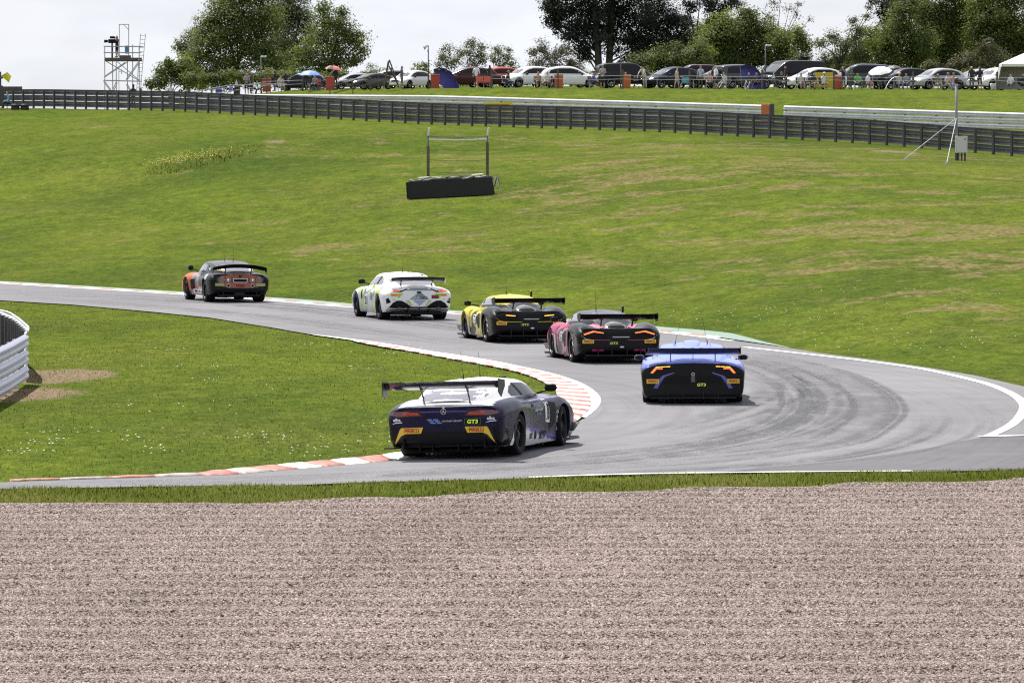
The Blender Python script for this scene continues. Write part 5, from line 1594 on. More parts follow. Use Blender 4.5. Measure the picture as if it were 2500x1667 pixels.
# ------------------------------------------------------------------ tyre wall with its small catch fence on the hillside
DT = hit(1100, 484)
def hp(px, py): return at(px, py, DT)
bl, br = ground_pt(994, hit(994, 487)), ground_pt(1203, hit(1203, 475))
wall = thing('tyre_wall', 'black tyre wall with rubber belt standing alone on the hillside', 'tyre wall', bl)
ax = (br - bl); L_ = Vector((ax.x, ax.y, 0)).length
wall.rotation_euler = (0, -math.atan2(ax.z, L_), math.atan2(ax.y, ax.x))
tp = B().lathe([(.19, -.09), (.27, -.10), (.31, -.07), (.32, 0.), (.31, .07), (.27, .10), (.19, .09), (.21, 0.)], 16, 'z', close=True)
TYREM = mesh_of(tp.v, tp.f); TYREM.materials.append(M('old_tyre', (.016, .016, .018), .5))
TYREM.polygons.foreach_set('use_smooth', [True] * len(TYREM.polygons))
for row in range(2):
    for i in range(6):
        for k in range(4):
            o = bpy.data.objects.new('tyre', TYREM); COL.objects.link(o); o.parent = wall
            o.location = (.34 + i * .605 + (.06 if row else 0) + random.uniform(-.02, .02), .40 + row * .58, .10 + k * .205)
            if k == 3:
                o.rotation_euler = (random.uniform(-.16, .16), random.uniform(-.16, .16), 0)
                o.location.z += .03
blt = B()
n = 24
v = [(L_ * i / n * (1.0 + .03 * (1 - z)), .05 + .012 * math.sin(i * 1.3) - .06 * (1 - z) * (i / n), z * .74 + .012 * math.sin(i * .9) * z) for z in (0, .5, 1) for i in range(n + 1)]
v2 = [(x, y - .02, z) for x, y, z in v]
f = [(r_*(n+1) + i, r_*(n+1) + i + 1, (r_+1)*(n+1) + i + 1, (r_+1)*(n+1) + i) for r_ in range(2) for i in range(n)]
blt.add(v, f); blt.add(v2, f)
blt.build('rubber_belt', M('belt_rubber', (.012, .012, .013), .8), wall)
B().box((.0, .55, .38), (.025, 1.1, .74)).build('rubber_belt', M('belt_rubber', (.012, .012, .013), .8), wall)
for i in range(5): B().box((.60 + i * .62, .80, .93), (.50, .30, .02), Matrix.Rotation(random.uniform(-.08, .08), 3, 'X')).build('top_board', M('pale_board', (.60, .60, .62), .6), wall)
DF = max(bl.y, br.y) + 1.6
cf = thing('catch_fence', 'two tall dark posts with wires standing behind the tyre wall', 'fence', ground_pt(1044, DF))
ci = Vector(cf.location)
tops = []
for px in (1045.5, 1190):
    g = ground_pt(px, DF) - ci
    hgt = at(px, 313, DF).z - ci.z
    B().box((g.x, g.y, g.z + 1.05), (.13, .13, 2.3)).build('post', TIMBER, cf)
    B().tube([(g.x, g.y, g.z + 2.0), (g.x, g.y, hgt - .32)], .035, 8).build('steel_upright', STEEL_DARK, cf)
    B().tube([(g.x, g.y, hgt - .34), (g.x + .05, g.y - .05, hgt)], .04, 8).build('bent_tip', GALV_WHITE, cf)
    tops.append(g)
def wire(py, r, mat, nm, sag=.04):
    a = at(1045, py, DF) - ci; b = at(1190, py, DF) - ci
    B().tube([a + (b - a) * t + Vector((0, 0, -sag * math.sin(math.pi * t) + random.uniform(-.008, .008))) for t in np.linspace(0, 1, 12)], r, 6).build(nm, mat, cf)
wire(340.5, .035, GALV_WHITE, 'cross_rail', .03); wire(333, .018, STEEL_DARK, 'wire', .05)
wire(366.5, .012, STEEL_DARK, 'wire', .02); wire(391, .012, STEEL_DARK, 'wire'); wire(420, .010, STEEL_DARK, 'wire')
sg_ = thing('folding_sign', 'small dark folding board with pale edge beside the tyre wall', 'sign', ground_pt(1213, br.y + .6), R(-8))
for s_ in (1, -1):
    m = Matrix.Rotation(R(13) * s_, 3, 'Y')
    B().box((s_ * -.07, 0, .52), (.03, .30, .48), m).build('board', BLACK, sg_)
    B().tube([(s_ * -.12, -.12, .32), (s_ * -.22 if s_ < 0 else s_ * -.16, -.12, 0)], .016, 6).build('leg', GALV, sg_)
    B().box((s_ * -.075, -.155, .52), (.035, .012, .48), m).build('edge', GALV_WHITE, sg_)

# ------------------------------------------------------------------ camera pole by the dark barrier
DP = hit(2334, 391)
base = ground_pt(2334, DP)
pole = thing('camera_pole', 'tall steel pole with grey box and two stays before the dark barrier', 'pole', base)
top = at(2335, 203, DP).z - base.z
POLE_GREY = metal_material('weathered_galvanised', (.15, .15, .165), (.26, .26, .28), .5, .2)
B().tube([(0, 0, -.2), (0, 0, top)], .068, 10).build('mast', POLE_GREY, pole, True)
B().lathe([(.11, 0), (.11, .20), (.06, .26)], 12, 'z', (0, 0, top)).build('camera_dome', M('dark_plastic', (.03, .03, .035), .4), pole, True)
B().box((.0, -.04, top - .12), (.16, .16, .10), bev=.03).build('camera_bracket', GALV, pole)
B().box((.24, -.10, .76), (.58, .34, .84), bev=.02).build('cabinet', M('cabinet_grey', (.50, .50, .50), .5), pole)
B().box((.235, -.28, .76), (.50, .012, .76)).build('cabinet_door', M('cabinet_grey2', (.54, .54, .54), .5), pole)
B().lathe([(.035, -.295), (.035, -.30)], 10, 'y', (.40, 0, 1.03)).build('cabinet_lock', BLACK, pole)
for x in (.10, .26, .42): B().box((x, -.06, .14), (.09, .10, .50)).build('cabinet_leg', POST_DARK, pole)
for (px, d) in ((2210, hit(2210, 390)), (2311, hit(2311, 401))):
    g = ground_pt(px, d) - base
    B().tube([(0, 0, at(2335, 289, DP).z - base.z), g + Vector((0, 0, .06))], .017, 8).build('stay', GALV, pole)
    B().box(g + Vector((.05, 0, .02)), (.22, .10, .10), Matrix.Rotation(R(20), 3, 'Y')).build('stay_foot', GALV, pole)

# ------------------------------------------------------------------ boards between the barriers
def board(name, label, px0, px1, py0, py1, d, mat, txt=None):
    a, b = at(px0, py1, d), at(px1, py0, d)
    w, h = b.x - a.x, b.z - a.z
    g = H1((a.x + b.x)/2, d)
    t = thing(name, label, 'sign', ((a.x + b.x)/2, d, g))
    z0 = a.z - g
    B().box((0, 0, z0 + h/2), (w, .05, h), bev=.01).build('panel', mat, t)
    for s_ in (-.38, .38): B().box((w*s_, .05, (z0 + h*.6)/2), (.07, .05, z0 + h*.6)).build('leg', POST_DARK, t)
    if txt:
        v, f = text_tris(txt, .03)
        me = meshpy('lettering', [(p[0]*w*.76, -.030, z0 + h*.40 + p[1]*h*.46) for p in v], f)
        link('lettering', me, STK_RED, t)
        B().box((.0, -.029, z0 + h*.74), (w*.78, .006, h*.12)).build('lettering', STK_RED, t)
    return t
board('sponsor_sign', 'yellow sign with red lettering showing above the dark barrier', 1182, 1251, 251, 274, 347., M('sign_yellow', (.60, .50, .02), .5), 'PIRELLI')
board('blank_board', 'small blank pale grey board left of the yellow sign', 1134, 1167, 252, 268, 347., M('sign_grey', (.42, .42, .46), .5))

# ------------------------------------------------------------------ scaffold camera tower
DS = 455.
tb = ground_pt(298, DS)
tw = thing('camera_tower', 'scaffold camera tower against the sky, ladder at its right', 'scaffold tower', tb)
S = lambda px, py, dy=0.: Vector(((px - 1250.) * DS / FPX - tb.x, dy, CAM_H + (HORIZON - py) * DS / FPX - tb.z))
def pole_(pts, r=.045, nm='scaffold_pole', mat=GALV): B().tube(pts, r, 6).build(nm, mat, tw)
for px, pt in ((257, 114), (273, 114), (285, 140), (309, 140), (325, 110), (338, 112)):
    dy = .0 if px in (257, 285, 325) else 1.5
    p = S(px, pt, dy)
    pole_([(p.x, dy, -.1), p])
for dy in (0., 1.5):
    for y in (114, 129): pole_([S(254, y, dy), S(352 if y == 114 and dy == 0. else 345, y + .5, dy)], .04, 'guard_rail')
    pole_([S(253, 197, dy), S(344, 199, dy)], .05, 'ledger')
    pole_([S(257, 150, dy), S(337, 197, dy)] if dy else [S(288, 152), S(340, 196)], .04, 'brace')
    pole_([S(338, 153, dy), S(308, 196, dy)], .04, 'brace')
    pole_([S(307, 153, dy), S(255, 188, dy)], .04, 'brace')
    pole_([S(254, 200, dy), S(280, 235, dy)], .04, 'brace')
    pole_([S(284, 202, dy), S(270, 235, dy)], .04, 'brace')
    pole_([S(309, 206, dy), S(325, 235, dy)], .04, 'brace')
p0, p1 = S(258, 151), S(348, 142)
for k in range(6): B().box(((p0.x + p1.x)/2, .05 + k*.28, p0.z + .04), (p1.x - p0.x, .24, .05)).build('deck_board', TIMBER, tw)
B().box(((p0.x + p1.x)/2, -.10, p0.z + .19), (p1.x - p0.x, .035, .26)).build('toe_board', TIMBER, tw)
pole_([S(291, 140, .8), S(291, 61, .8)], .035, 'mast_pole'); pole_([S(314, 140, .8), S(314, 61, .8)], .04, 'mast_pole')
pole_([S(290, 60.5, .8), S(315, 60.5, .8)], .04, 'mast_bar'); pole_([S(302, 61, .8), S(314, 74, .8)], .03, 'mast_brace')
pole_([S(345, 84, -.2), S(334, 235, -.2)], .03, 'ladder_rail'); pole_([S(357, 84, -.2), S(343, 235, -.2)], .03, 'ladder_rail')
for k in range(15):
    t = k / 15
    pole_([S(345 - 11*t, 88 + 147*t, -.2), S(357 - 14*t, 88 + 147*t, -.2)], .022, 'rung')
B().box(S(310, 122, .6), (.36, .10, .70), bev=.06).build('blue_bag', M('bag_blue', (.10, .22, .36), .7), tw)
B().box(S(306, 139, .5), (.95, .5, .22), bev=.03).build('equipment_case', M('case_grey', (.10, .09, .10), .6), tw)
B().lathe([(.22, -.02), (.22, .02)], 14, 'x', S(298, 176, .2)).build('dish', GALV, tw)
pole_([S(291, 169, .2), S(291, 235, .2)], .03); pole_([S(291, 176, .2), S(298, 176, .2)], .025)
tc = S(274, 100, .5)
cm_ = thing('television_camera', 'dark television camera on a pedestal on top of the scaffold tower', 'camera', Vector(tb) + S(274, 142, .5))
B().tube([(0, 0, 0), (0, 0, 1.25)], .07, 8).build('pedestal', BLACK, cm_)
B().box((-.02, 0, 1.42), (.62, .30, .34), bev=.04).build('camera_body', BLACK, cm_)
B().lathe([(.10, -.36), (.13, -.60), (.13, -.68)], 12, 'x', (0, 0, 1.42)).build('lens', BLACK, cm_, True)
B().box((.02, 0, 1.74), (.42, .22, .20), bev=.03).build('viewfinder', BLACK, cm_)
B().tube([(.30, 0, 1.35), (.55, 0, 1.22)], .02, 6).build('pan_handle', BLACK, cm_)

# ------------------------------------------------------------------ marshal post at the far left
mp_ = ground_pt(-14, 381.)
post = thing('marshal_post', 'dark marshal post frame at the far left edge', 'marshal post', mp_)
MPX = lambda px, py, d=381.: at(px, py, d) - mp_
B().box(MPX(2, 205) , (.14, .14, 1.7)).build('upright', POST_DARK, post)
B().box(MPX(-30, 205), (.14, .14, 1.7)).build('upright', POST_DARK, post)
B().box(MPX(-14, 191), (1.3, .5, .12)).build('roof', POST_DARK, post)
B().box(MPX(-14, 240), (1.5, .10, 1.2)).build('front_panel', POST_DARK, post)
B().box(MPX(-14, 211), (1.3, .08, .08)).build('cross_bar', POST_DARK, post)
B().box(MPX(8, 217, 386), (2.8, .35, .30)).build('ledge', TIMBER, post)
fl = thing('yellow_flag', 'bright yellow flag waved at the far left edge', 'flag', at(-6, 215, 383.))
fi = Vector(fl.location)
B().tube([at(-6, 215, 383.) - fi, at(3, 187.5, 383.) - fi, at(20, 177, 383.) - fi], .018, 6).build('flag_pole', POST_DARK, fl)
v = []; n = 8
c0, c1, c2, c3 = (at(2, 187, 383.) - fi, at(19, 177.5, 383.) - fi, at(29, 187, 383.) - fi, at(23, 202, 383.) - fi)
for j in range(n + 1):
    for i in range(n + 1):
        u, w_ = i / n, j / n
        p = c0*(1-u)*(1-w_) + c1*u*(1-w_) + c2*u*w_ + c3*(1-u)*w_
        v.append(p + Vector((0, .07*math.sin(u*5 + w_*3), .03*math.sin(w_*4))))
for o_ in (Vector((0, .012, 0)),): v2 = [p + o_ for p in v]
f = [(j*(n+1)+i, j*(n+1)+i+1, (j+1)*(n+1)+i+1, (j+1)*(n+1)+i) for j in range(n) for i in range(n)]
B().add(v, f).add(v2, f).build('flag_cloth', M('flag_yellow', (.72, .66, .03), .6, emit=None), fl, True, fix=False)
ts = thing('tyre_stack', 'small dark stack of tyres before the barrier at far left', 'tyre stack', ground_pt(50, 376.))
for i in range(2):
    for k in range(2):
        o = bpy.data.objects.new('tyre', TYREM); COL.objects.link(o); o.parent = ts
        o.location = (i * .66 - .33, 0, .10 + .2 * k)
# ------------------------------------------------------------------ trees and shrubs beyond the bank
def leaf_material(name, stops, transl=.48):
    t = NT(name)
    a = t.new('ShaderNodeAttribute', attribute_name='tone')
    c = t.ramp(a.outputs['Fac'], stops)
    t.base(c)
    t.b.inputs['Roughness'].default_value = .55
    t.b.inputs['Specular IOR Level'].default_value = .1
    tr = t.new('ShaderNodeBsdfTranslucent')
    t.link(t.mix(1., c, (1.15, 1.15, .75), 'MULTIPLY'), tr.inputs['Color'])
    mx = t.new('ShaderNodeMixShader'); mx.inputs[0].default_value = transl
    t.link(t.b.outputs[0], mx.inputs[1]); t.link(tr.outputs[0], mx.inputs[2])
    t.link(mx.outputs[0], t.n['Material Output'].inputs['Surface'])
    return t.m
LEAF = {
    'oak': leaf_material('leaf_oak', [(0., (.062, .086, .030)), (.5, (.135, .170, .055)), (1., (.245, .280, .090))]),
    'pale': leaf_material('leaf_pale', [(0., (.085, .100, .055)), (.5, (.120, .140, .070)), (1., (.185, .205, .105))]),
    'dark': leaf_material('leaf_dark', [(0., (.018, .021, .020)), (.5, (.032, .038, .030)), (1., (.060, .070, .044))], .25),
    'brown': leaf_material('leaf_brown', [(0., (.070, .070, .045)), (.5, (.105, .100, .062)), (1., (.145, .150, .075))], .35),
    'bright': leaf_material('leaf_bright', [(0., (.062, .082, .030)), (.5, (.112, .138, .046)), (1., (.185, .210, .070))]),
}
BARK = metal_material('bark', (.035, .030, .026), (.075, .064, .055), .9, 0., 5.)
BARK_PALE = metal_material('bark_pale', (.085, .078, .070), (.15, .14, .125), .9, 0., 5.)
def tree(name, label, cat, kind, d, trunk_px, lobes, dens=1., leaf=.20, bark=None, group=None, depth=.9, trunks=1, thick=None, twigs=0):
    """lobes: (picture column, picture row, radius in picture pixels), all at about distance d"""
    s = FPX / d
    gx = (trunk_px - 1250.) / s
    base = Vector((gx, d, H1(gx, d) - .1))
    root = thing(name, label, cat, base, 0, group)
    LL = []
    for (px, py, r) in lobes:
        c = at(px, py, d) - base
        rr = r / s * 1.12
        c.y += random.uniform(-.5, .5) * depth * max(1.2, rr)
        LL.append((c, rr))
    hmax = max(c.z for c, r in LL)
    b = B()
    r0 = thick if thick else .028 * hmax + .05
    forks = []
    for k in range(trunks):
        x0 = (k - (trunks - 1)/2) * r0 * 1.8
        fork = Vector((x0 * 2.6 + random.uniform(-.1, .1), 0, hmax * (.30 if trunks == 1 else .62)))
        b.tube([(x0, 0, -.15), (x0 * 1.2, .02, hmax*.02), Vector((x0 * 1.7, 0, fork.z * .5)) + Vector((random.uniform(-.1, .1), 0, 0)), fork], [r0*1.35, r0, r0*.85, r0*.7], 9)
        forks.append(fork)
    for (c, rr) in LL:
        fork = min(forks, key=lambda q: abs(q.x - c.x))
        st = fork if c.z > fork.z else Vector((fork.x * .6, 0, max(.3, c.z * .4)))
        q1 = st + (c - st) * .45 + Vector((random.uniform(-.25, .25), random.uniform(-.25, .25), random.uniform(-.1, .35))) * min(1.5, rr)
        e = max(.016, r0 * .26)
        b.tube([st, q1, c, c + (c - st).normalized() * rr * .5], [e, e*.7, e*.38, e*.15], 6)
        for _ in range(4 + twigs):
            a = Vector((random.gauss(0, 1), random.gauss(0, 1), random.gauss(.2, .8))).normalized() * rr * random.uniform(.6, 1.05)
            m = c + a * .5 + Vector((random.uniform(-.1, .1), 0, random.uniform(-.1, .2))) * rr
            b.tube([c, m, c + a], [e*.34, e*.2, e*.06 + .004], 4)
    b.build('trunk', bark or BARK, root, True, fix=False)
    cs, ns, sz, tn = [], [], [], []
    for (c, rr) in LL:
        nsub = max(8, int(12 + rr * 14))
        N_ = int(dens * 900 * rr * rr + 40 * rr)
        per = max(3, N_ // nsub)
        lt = random.uniform(-.14, .14)
        for _ in range(nsub):
            a = Vector((random.gauss(0, 1), random.gauss(0, 1), random.gauss(.12, 1))).normalized()
            cc = c + Vector((a.x, a.y, a.z * .86)) * rr * random.uniform(.30, 1.02)
            sg = rr * random.uniform(.11, .22) + .08
            pts = rng.normal(0, 1, (per, 3)) * np.array([sg, sg, sg * .72]) + np.array(cc)
            cs.append(pts)
            nrm = rng.normal(0, .42, (per, 3)) + np.array([a.x, a.y, a.z + .55])
            ns.append(nrm)
            sz.append(leaf * rng.uniform(.6, 1.35, per))
            tn.append(np.clip(.45 + lt + random.uniform(-.36, .36) + .14 * rng.normal(0, 1, per), 0, 1))
    P = np.vstack(cs); Nn = np.vstack(ns); S_ = np.concatenate(sz); T = np.concatenate(tn)
    keep = P[:, 2] > .15
    P, Nn, S_, T = P[keep], Nn[keep], S_[keep], T[keep]
    Nn /= np.linalg.norm(Nn, axis=1)[:, None]
    rv = rng.normal(0, 1, P.shape)
    U = np.cross(Nn, rv); U /= np.linalg.norm(U, axis=1)[:, None]
    V = np.cross(Nn, U)
    n = len(P)
    q = np.empty((n, 4, 3), np.float32)
    h = S_[:, None] * .5
    q[:, 0] = P - U*h; q[:, 1] = P - V*h*.62; q[:, 2] = P + U*h; q[:, 3] = P + V*h*.62
    me = fast_mesh('crown', q.reshape(-1, 3), np.arange(4*n).reshape(n, 4))
    at_ = me.attributes.new('tone', 'FLOAT', 'POINT')
    at_.data.foreach_set('value', np.repeat(T, 4).astype(np.float32))
    link('crown', me, LEAF[kind], root)
    return root
TG = 'trees beyond the spectator bank'
tree('oak_tree', 'broad leafy oak, tallest of the clump at left', 'tree', 'oak', 472., 578, [(560, 62, 62), (612, 108, 66), (522, 118, 55), (650, 52, 55), (592, 30, 52), (482, 150, 44), (560, 165, 48), (648, 150, 58), (520, 52, 36), (600, -14, 42), (545, 15, 34), (500, 88, 30), (640, 5, 38), (475, 190, 36), (520, 190, 34)], .78, group=TG)
tree('oak_tree', 'oak with ragged spreading crown at the right of the left clump', 'tree', 'oak', 478., 806, [(795, 55, 40), (832, 75, 42), (788, 110, 48), (850, 108, 36), (876, 92, 26), (822, 142, 42), (884, 128, 20), (768, 158, 42), (728, 150, 42), (742, 190, 32), (835, 32, 22), (866, 150, 22), (792, 22, 24), (800, 185, 34)], .66, group=TG)
tree('willow_tree', 'greyish fine-leaved tree between the two left oaks', 'tree', 'pale', 497., 702, [(702, 60, 52), (690, 108, 48), (732, 40, 42), (682, 15, 42), (752, 88, 38), (720, 0, 40), (745, 130, 36), (700, 150, 42)], 1.0, .17, group=TG)
tree('birch_tree', 'small greyish tree at the left edge of the oaks', 'tree', 'pale', 490., 462, [(470, 98, 26), (446, 108, 20), (440, 122, 15), (480, 80, 18), (462, 135, 24)], .9, .17, BARK_PALE, TG)
tree('oak_tree', 'low rounded oak at the left end of the clump', 'tree', 'oak', 462., 420, [(402, 172, 26), (432, 182, 32), (372, 206, 17), (460, 196, 34), (392, 202, 20), (415, 152, 14), (450, 165, 26)], 1.1, group=TG)
tree('shrub', 'low spreading shrub under the left oaks', 'shrub', 'bright', 452., 640, [(652, 192, 26), (700, 195, 28), (548, 200, 22), (602, 196, 22), (740, 205, 20), (770, 200, 22), (500, 205, 18)], .9, group=TG)
tree('sapling', 'thin pale shrub right of the left oaks', 'shrub', 'pale', 470., 916, [(914, 174, 17), (932, 184, 17), (896, 184, 15), (950, 192, 12), (905, 160, 10)], .45, .15, BARK_PALE, TG, twigs=5)
tree('shrub', 'small dark green bush by the lamp post with a horn', 'shrub', 'oak', 470., 1026, [(1026, 164, 14), (1036, 178, 15), (1012, 182, 13), (1022, 196, 15), (1042, 160, 8), (996, 184, 7)], .9, group=TG)
tree('sapling', 'pale sparse small tree, leftmost of three saplings', 'tree', 'pale', 472., 1102, [(1094, 124, 20), (1080, 142, 17), (1112, 150, 20), (1092, 158, 16), (1125, 130, 13), (1072, 160, 12)], .75, .15, BARK_PALE, TG, twigs=8)
tree('sapling', 'pale sparse small tree, middle one of three saplings', 'tree', 'pale', 476., 1138, [(1152, 108, 19), (1142, 132, 22), (1166, 138, 22), (1176, 116, 14), (1155, 160, 20), (1180, 150, 14)], .75, .15, BARK_PALE, TG, twigs=8)
tree('sapling', 'pale sparse small tree, rightmost of three saplings', 'tree', 'pale', 474., 1222, [(1214, 124, 18), (1208, 146, 20), (1238, 142, 18), (1252, 160, 17), (1268, 172, 13), (1225, 165, 18), (1240, 122, 10)], .75, .15, BARK_PALE, TG, twigs=8)
tree('hawthorn_bush', 'brownish half-bare bush left of the big dark tree', 'shrub', 'brown', 466., 1335, [(1322, 118, 22), (1342, 148, 28), (1310, 158, 22), (1372, 130, 26), (1392, 158, 26), (1302, 130, 14), (1350, 172, 26), (1410, 175, 22)], .95, .15, BARK_PALE, TG, twigs=8)
tree('beech_tree', 'very tall dark tree with two trunks, crown cut by the top edge', 'tree', 'dark', 486., 1474, [(1378, 18, 48), (1348, 46, 24), (1440, 40, 56), (1518, 28, 58), (1588, 40, 56), (1640, 62, 46), (1402, 88, 42), (1482, 96, 44), (1560, 100, 54), (1620, 112, 48), (1662, 92, 30), (1540, 152, 26), (1400, -40, 56), (1480, -50, 64), (1570, -45, 64), (1520, -120, 66), (1440, -110, 56), (1360, 70, 16), (1425, 128, 26), (1595, 152, 26), (1340, 10, 20)], 1.0, .21, group=TG, trunks=2, thick=.36)
tree('pine_tree', 'dark pine with open crown behind the shrubs', 'tree', 'dark', 500., 1701, [(1682, 18, 22), (1732, 14, 26), (1762, 28, 22), (1790, 10, 24), (1745, 50, 18), (1672, 50, 16), (1712, -30, 36), (1760, -30, 30), (1660, -20, 26)], .8, .2, group=TG, twigs=4)
tree('shrub', 'wide bright green shrub in front of the big dark tree', 'shrub', 'bright', 456., 1620, [(1562, 160, 30), (1532, 176, 24), (1612, 144, 32), (1660, 140, 34), (1642, 168, 36), (1702, 152, 36), (1592, 184, 24), (1712, 122, 26), (1540, 192, 18), (1690, 185, 26), (1505, 185, 14)], 1.0, group=TG)
tree('ash_tree', 'rounded mid-green tree right of the pine', 'tree', 'oak', 462., 1842, [(1762, 62, 40), (1802, 80, 50), (1742, 102, 46), (1852, 72, 46), (1892, 102, 46), (1940, 92, 34), (1852, 130, 46), (1792, 142, 46), (1922, 142, 42), (1962, 112, 24), (1732, 142, 36), (1890, 165, 32), (1770, 175, 32), (1960, 150, 22), (1825, 40, 26)], 1.15, group=TG)
tree('dead_tree', 'half-dead tree with bare branches above the rounded tree', 'tree', 'brown', 492., 1893, [(1890, 12, 22), (1925, 25, 18), (1945, 40, 14), (1905, -20, 24), (1880, 45, 16), (1975, 48, 8), (1950, 12, 10)], .14, .16, None, TG, twigs=8, thick=.2)
tree('sapling', 'pale feathery wide tree right of the rounded tree', 'tree', 'pale', 468., 2050, [(2002, 110, 19), (2032, 92, 22), (2062, 112, 28), (2092, 82, 27), (2012, 150, 26), (2052, 150, 30), (2102, 132, 30), (2116, 42, 11), (2082, 52, 13), (2000, 178, 22), (2045, 182, 26), (2095, 175, 26), (2120, 20, 8)], 1.0, .16, BARK_PALE, TG, twigs=8)
tree('sycamore_tree', 'leafy tree at left of the right-hand wood', 'tree', 'oak', 462., 2190, [(2162, 92, 44), (2202, 62, 44), (2182, 142, 42), (2242, 102, 46), (2232, 150, 38), (2150, 130, 30), (2215, 20, 36), (2150, 175, 26), (2205, 180, 28)], 1.2, group=TG)
tree('sycamore_tree', 'tall leafy tree in the middle of the right-hand wood', 'tree', 'bright', 470., 2310, [(2292, 52, 54), (2332, 92, 50), (2302, 130, 46), (2352, 30, 48), (2262, 30, 42), (2320, -20, 50), (2340, 145, 38), (2270, 150, 34)], 1.2, group=TG)
tree('sycamore_tree', 'large leafy tree at the right edge of the picture', 'tree', 'oak', 464., 2448, [(2402, 62, 54), (2450, 42, 56), (2422, 122, 52), (2482, 102, 54), (2382, 152, 38), (2492, 152, 42), (2530, 62, 60), (2470, -20, 54), (2560, 130, 50), (2400, 5, 40)], 1.2, group=TG)
tree('beech_tree', 'dark tree top behind the right-hand wood', 'tree', 'dark', 505., 2185, [(2182, 8, 36), (2152, 20, 22), (2132, 4, 14), (2210, -20, 40), (2165, 45, 26), (2240, 10, 36)], .9, .2, group=TG)
tree('shrub', 'wide low brownish shrub before the right-hand wood', 'shrub', 'brown', 448., 2340, [(2272, 168, 24), (2332, 165, 28), (2392, 172, 28), (2440, 150, 30), (2300, 182, 20), (2365, 150, 26), (2410, 120, 26)], .8, group=TG)

tree('oak_tree', 'leafy tree filling the gap between the pine and the rounded tree', 'tree', 'oak', 505., 1735, [(1700, 90, 42), (1745, 70, 40), (1690, 140, 42), (1740, 130, 44), (1780, 110, 42), (1660, 165, 34)], 1.0, group=TG)
tree('oak_tree', 'leafy tree behind the saplings at the left of the right-hand wood', 'tree', 'oak', 505., 2110, [(2095, 130, 40), (2130, 100, 40), (2060, 165, 34), (2120, 165, 38), (2020, 180, 28)], .9, group=TG)
tree('sycamore_tree', 'dense tree deep in the right-hand wood', 'tree', 'bright', 500., 2370, [(2250, 110, 46), (2310, 80, 50), (2370, 110, 52), (2440, 80, 52), (2500, 110, 50), (2270, 160, 40), (2340, 160, 44), (2420, 165, 42), (2370, 40, 44)], 1.1, group=TG)
HG = 'hedges behind the parked cars'
k = 0
for x0, x1, lab in ((470, 780, 'low dark hedge behind the left oaks'), (790, 1060, 'low hedge behind the stile and ramp'), (1065, 1330, 'low hedge behind the pale saplings'), (1335, 1640, 'low hedge beneath the big dark tree'),
                    (1645, 1960, 'low hedge beneath the rounded tree'), (1965, 2240, 'low hedge beneath the feathery saplings'), (2245, 2560, 'low hedge beneath the right-hand wood')):
    tree('hedge', lab, 'hedge', 'oak' if k % 2 else 'bright', 440., (x0 + x1) / 2, [(px, 192 + random.uniform(-6, 6), random.uniform(15, 22)) for px in range(x0, x1, 24)], .9, group=HG, depth=.3)
    k += 1
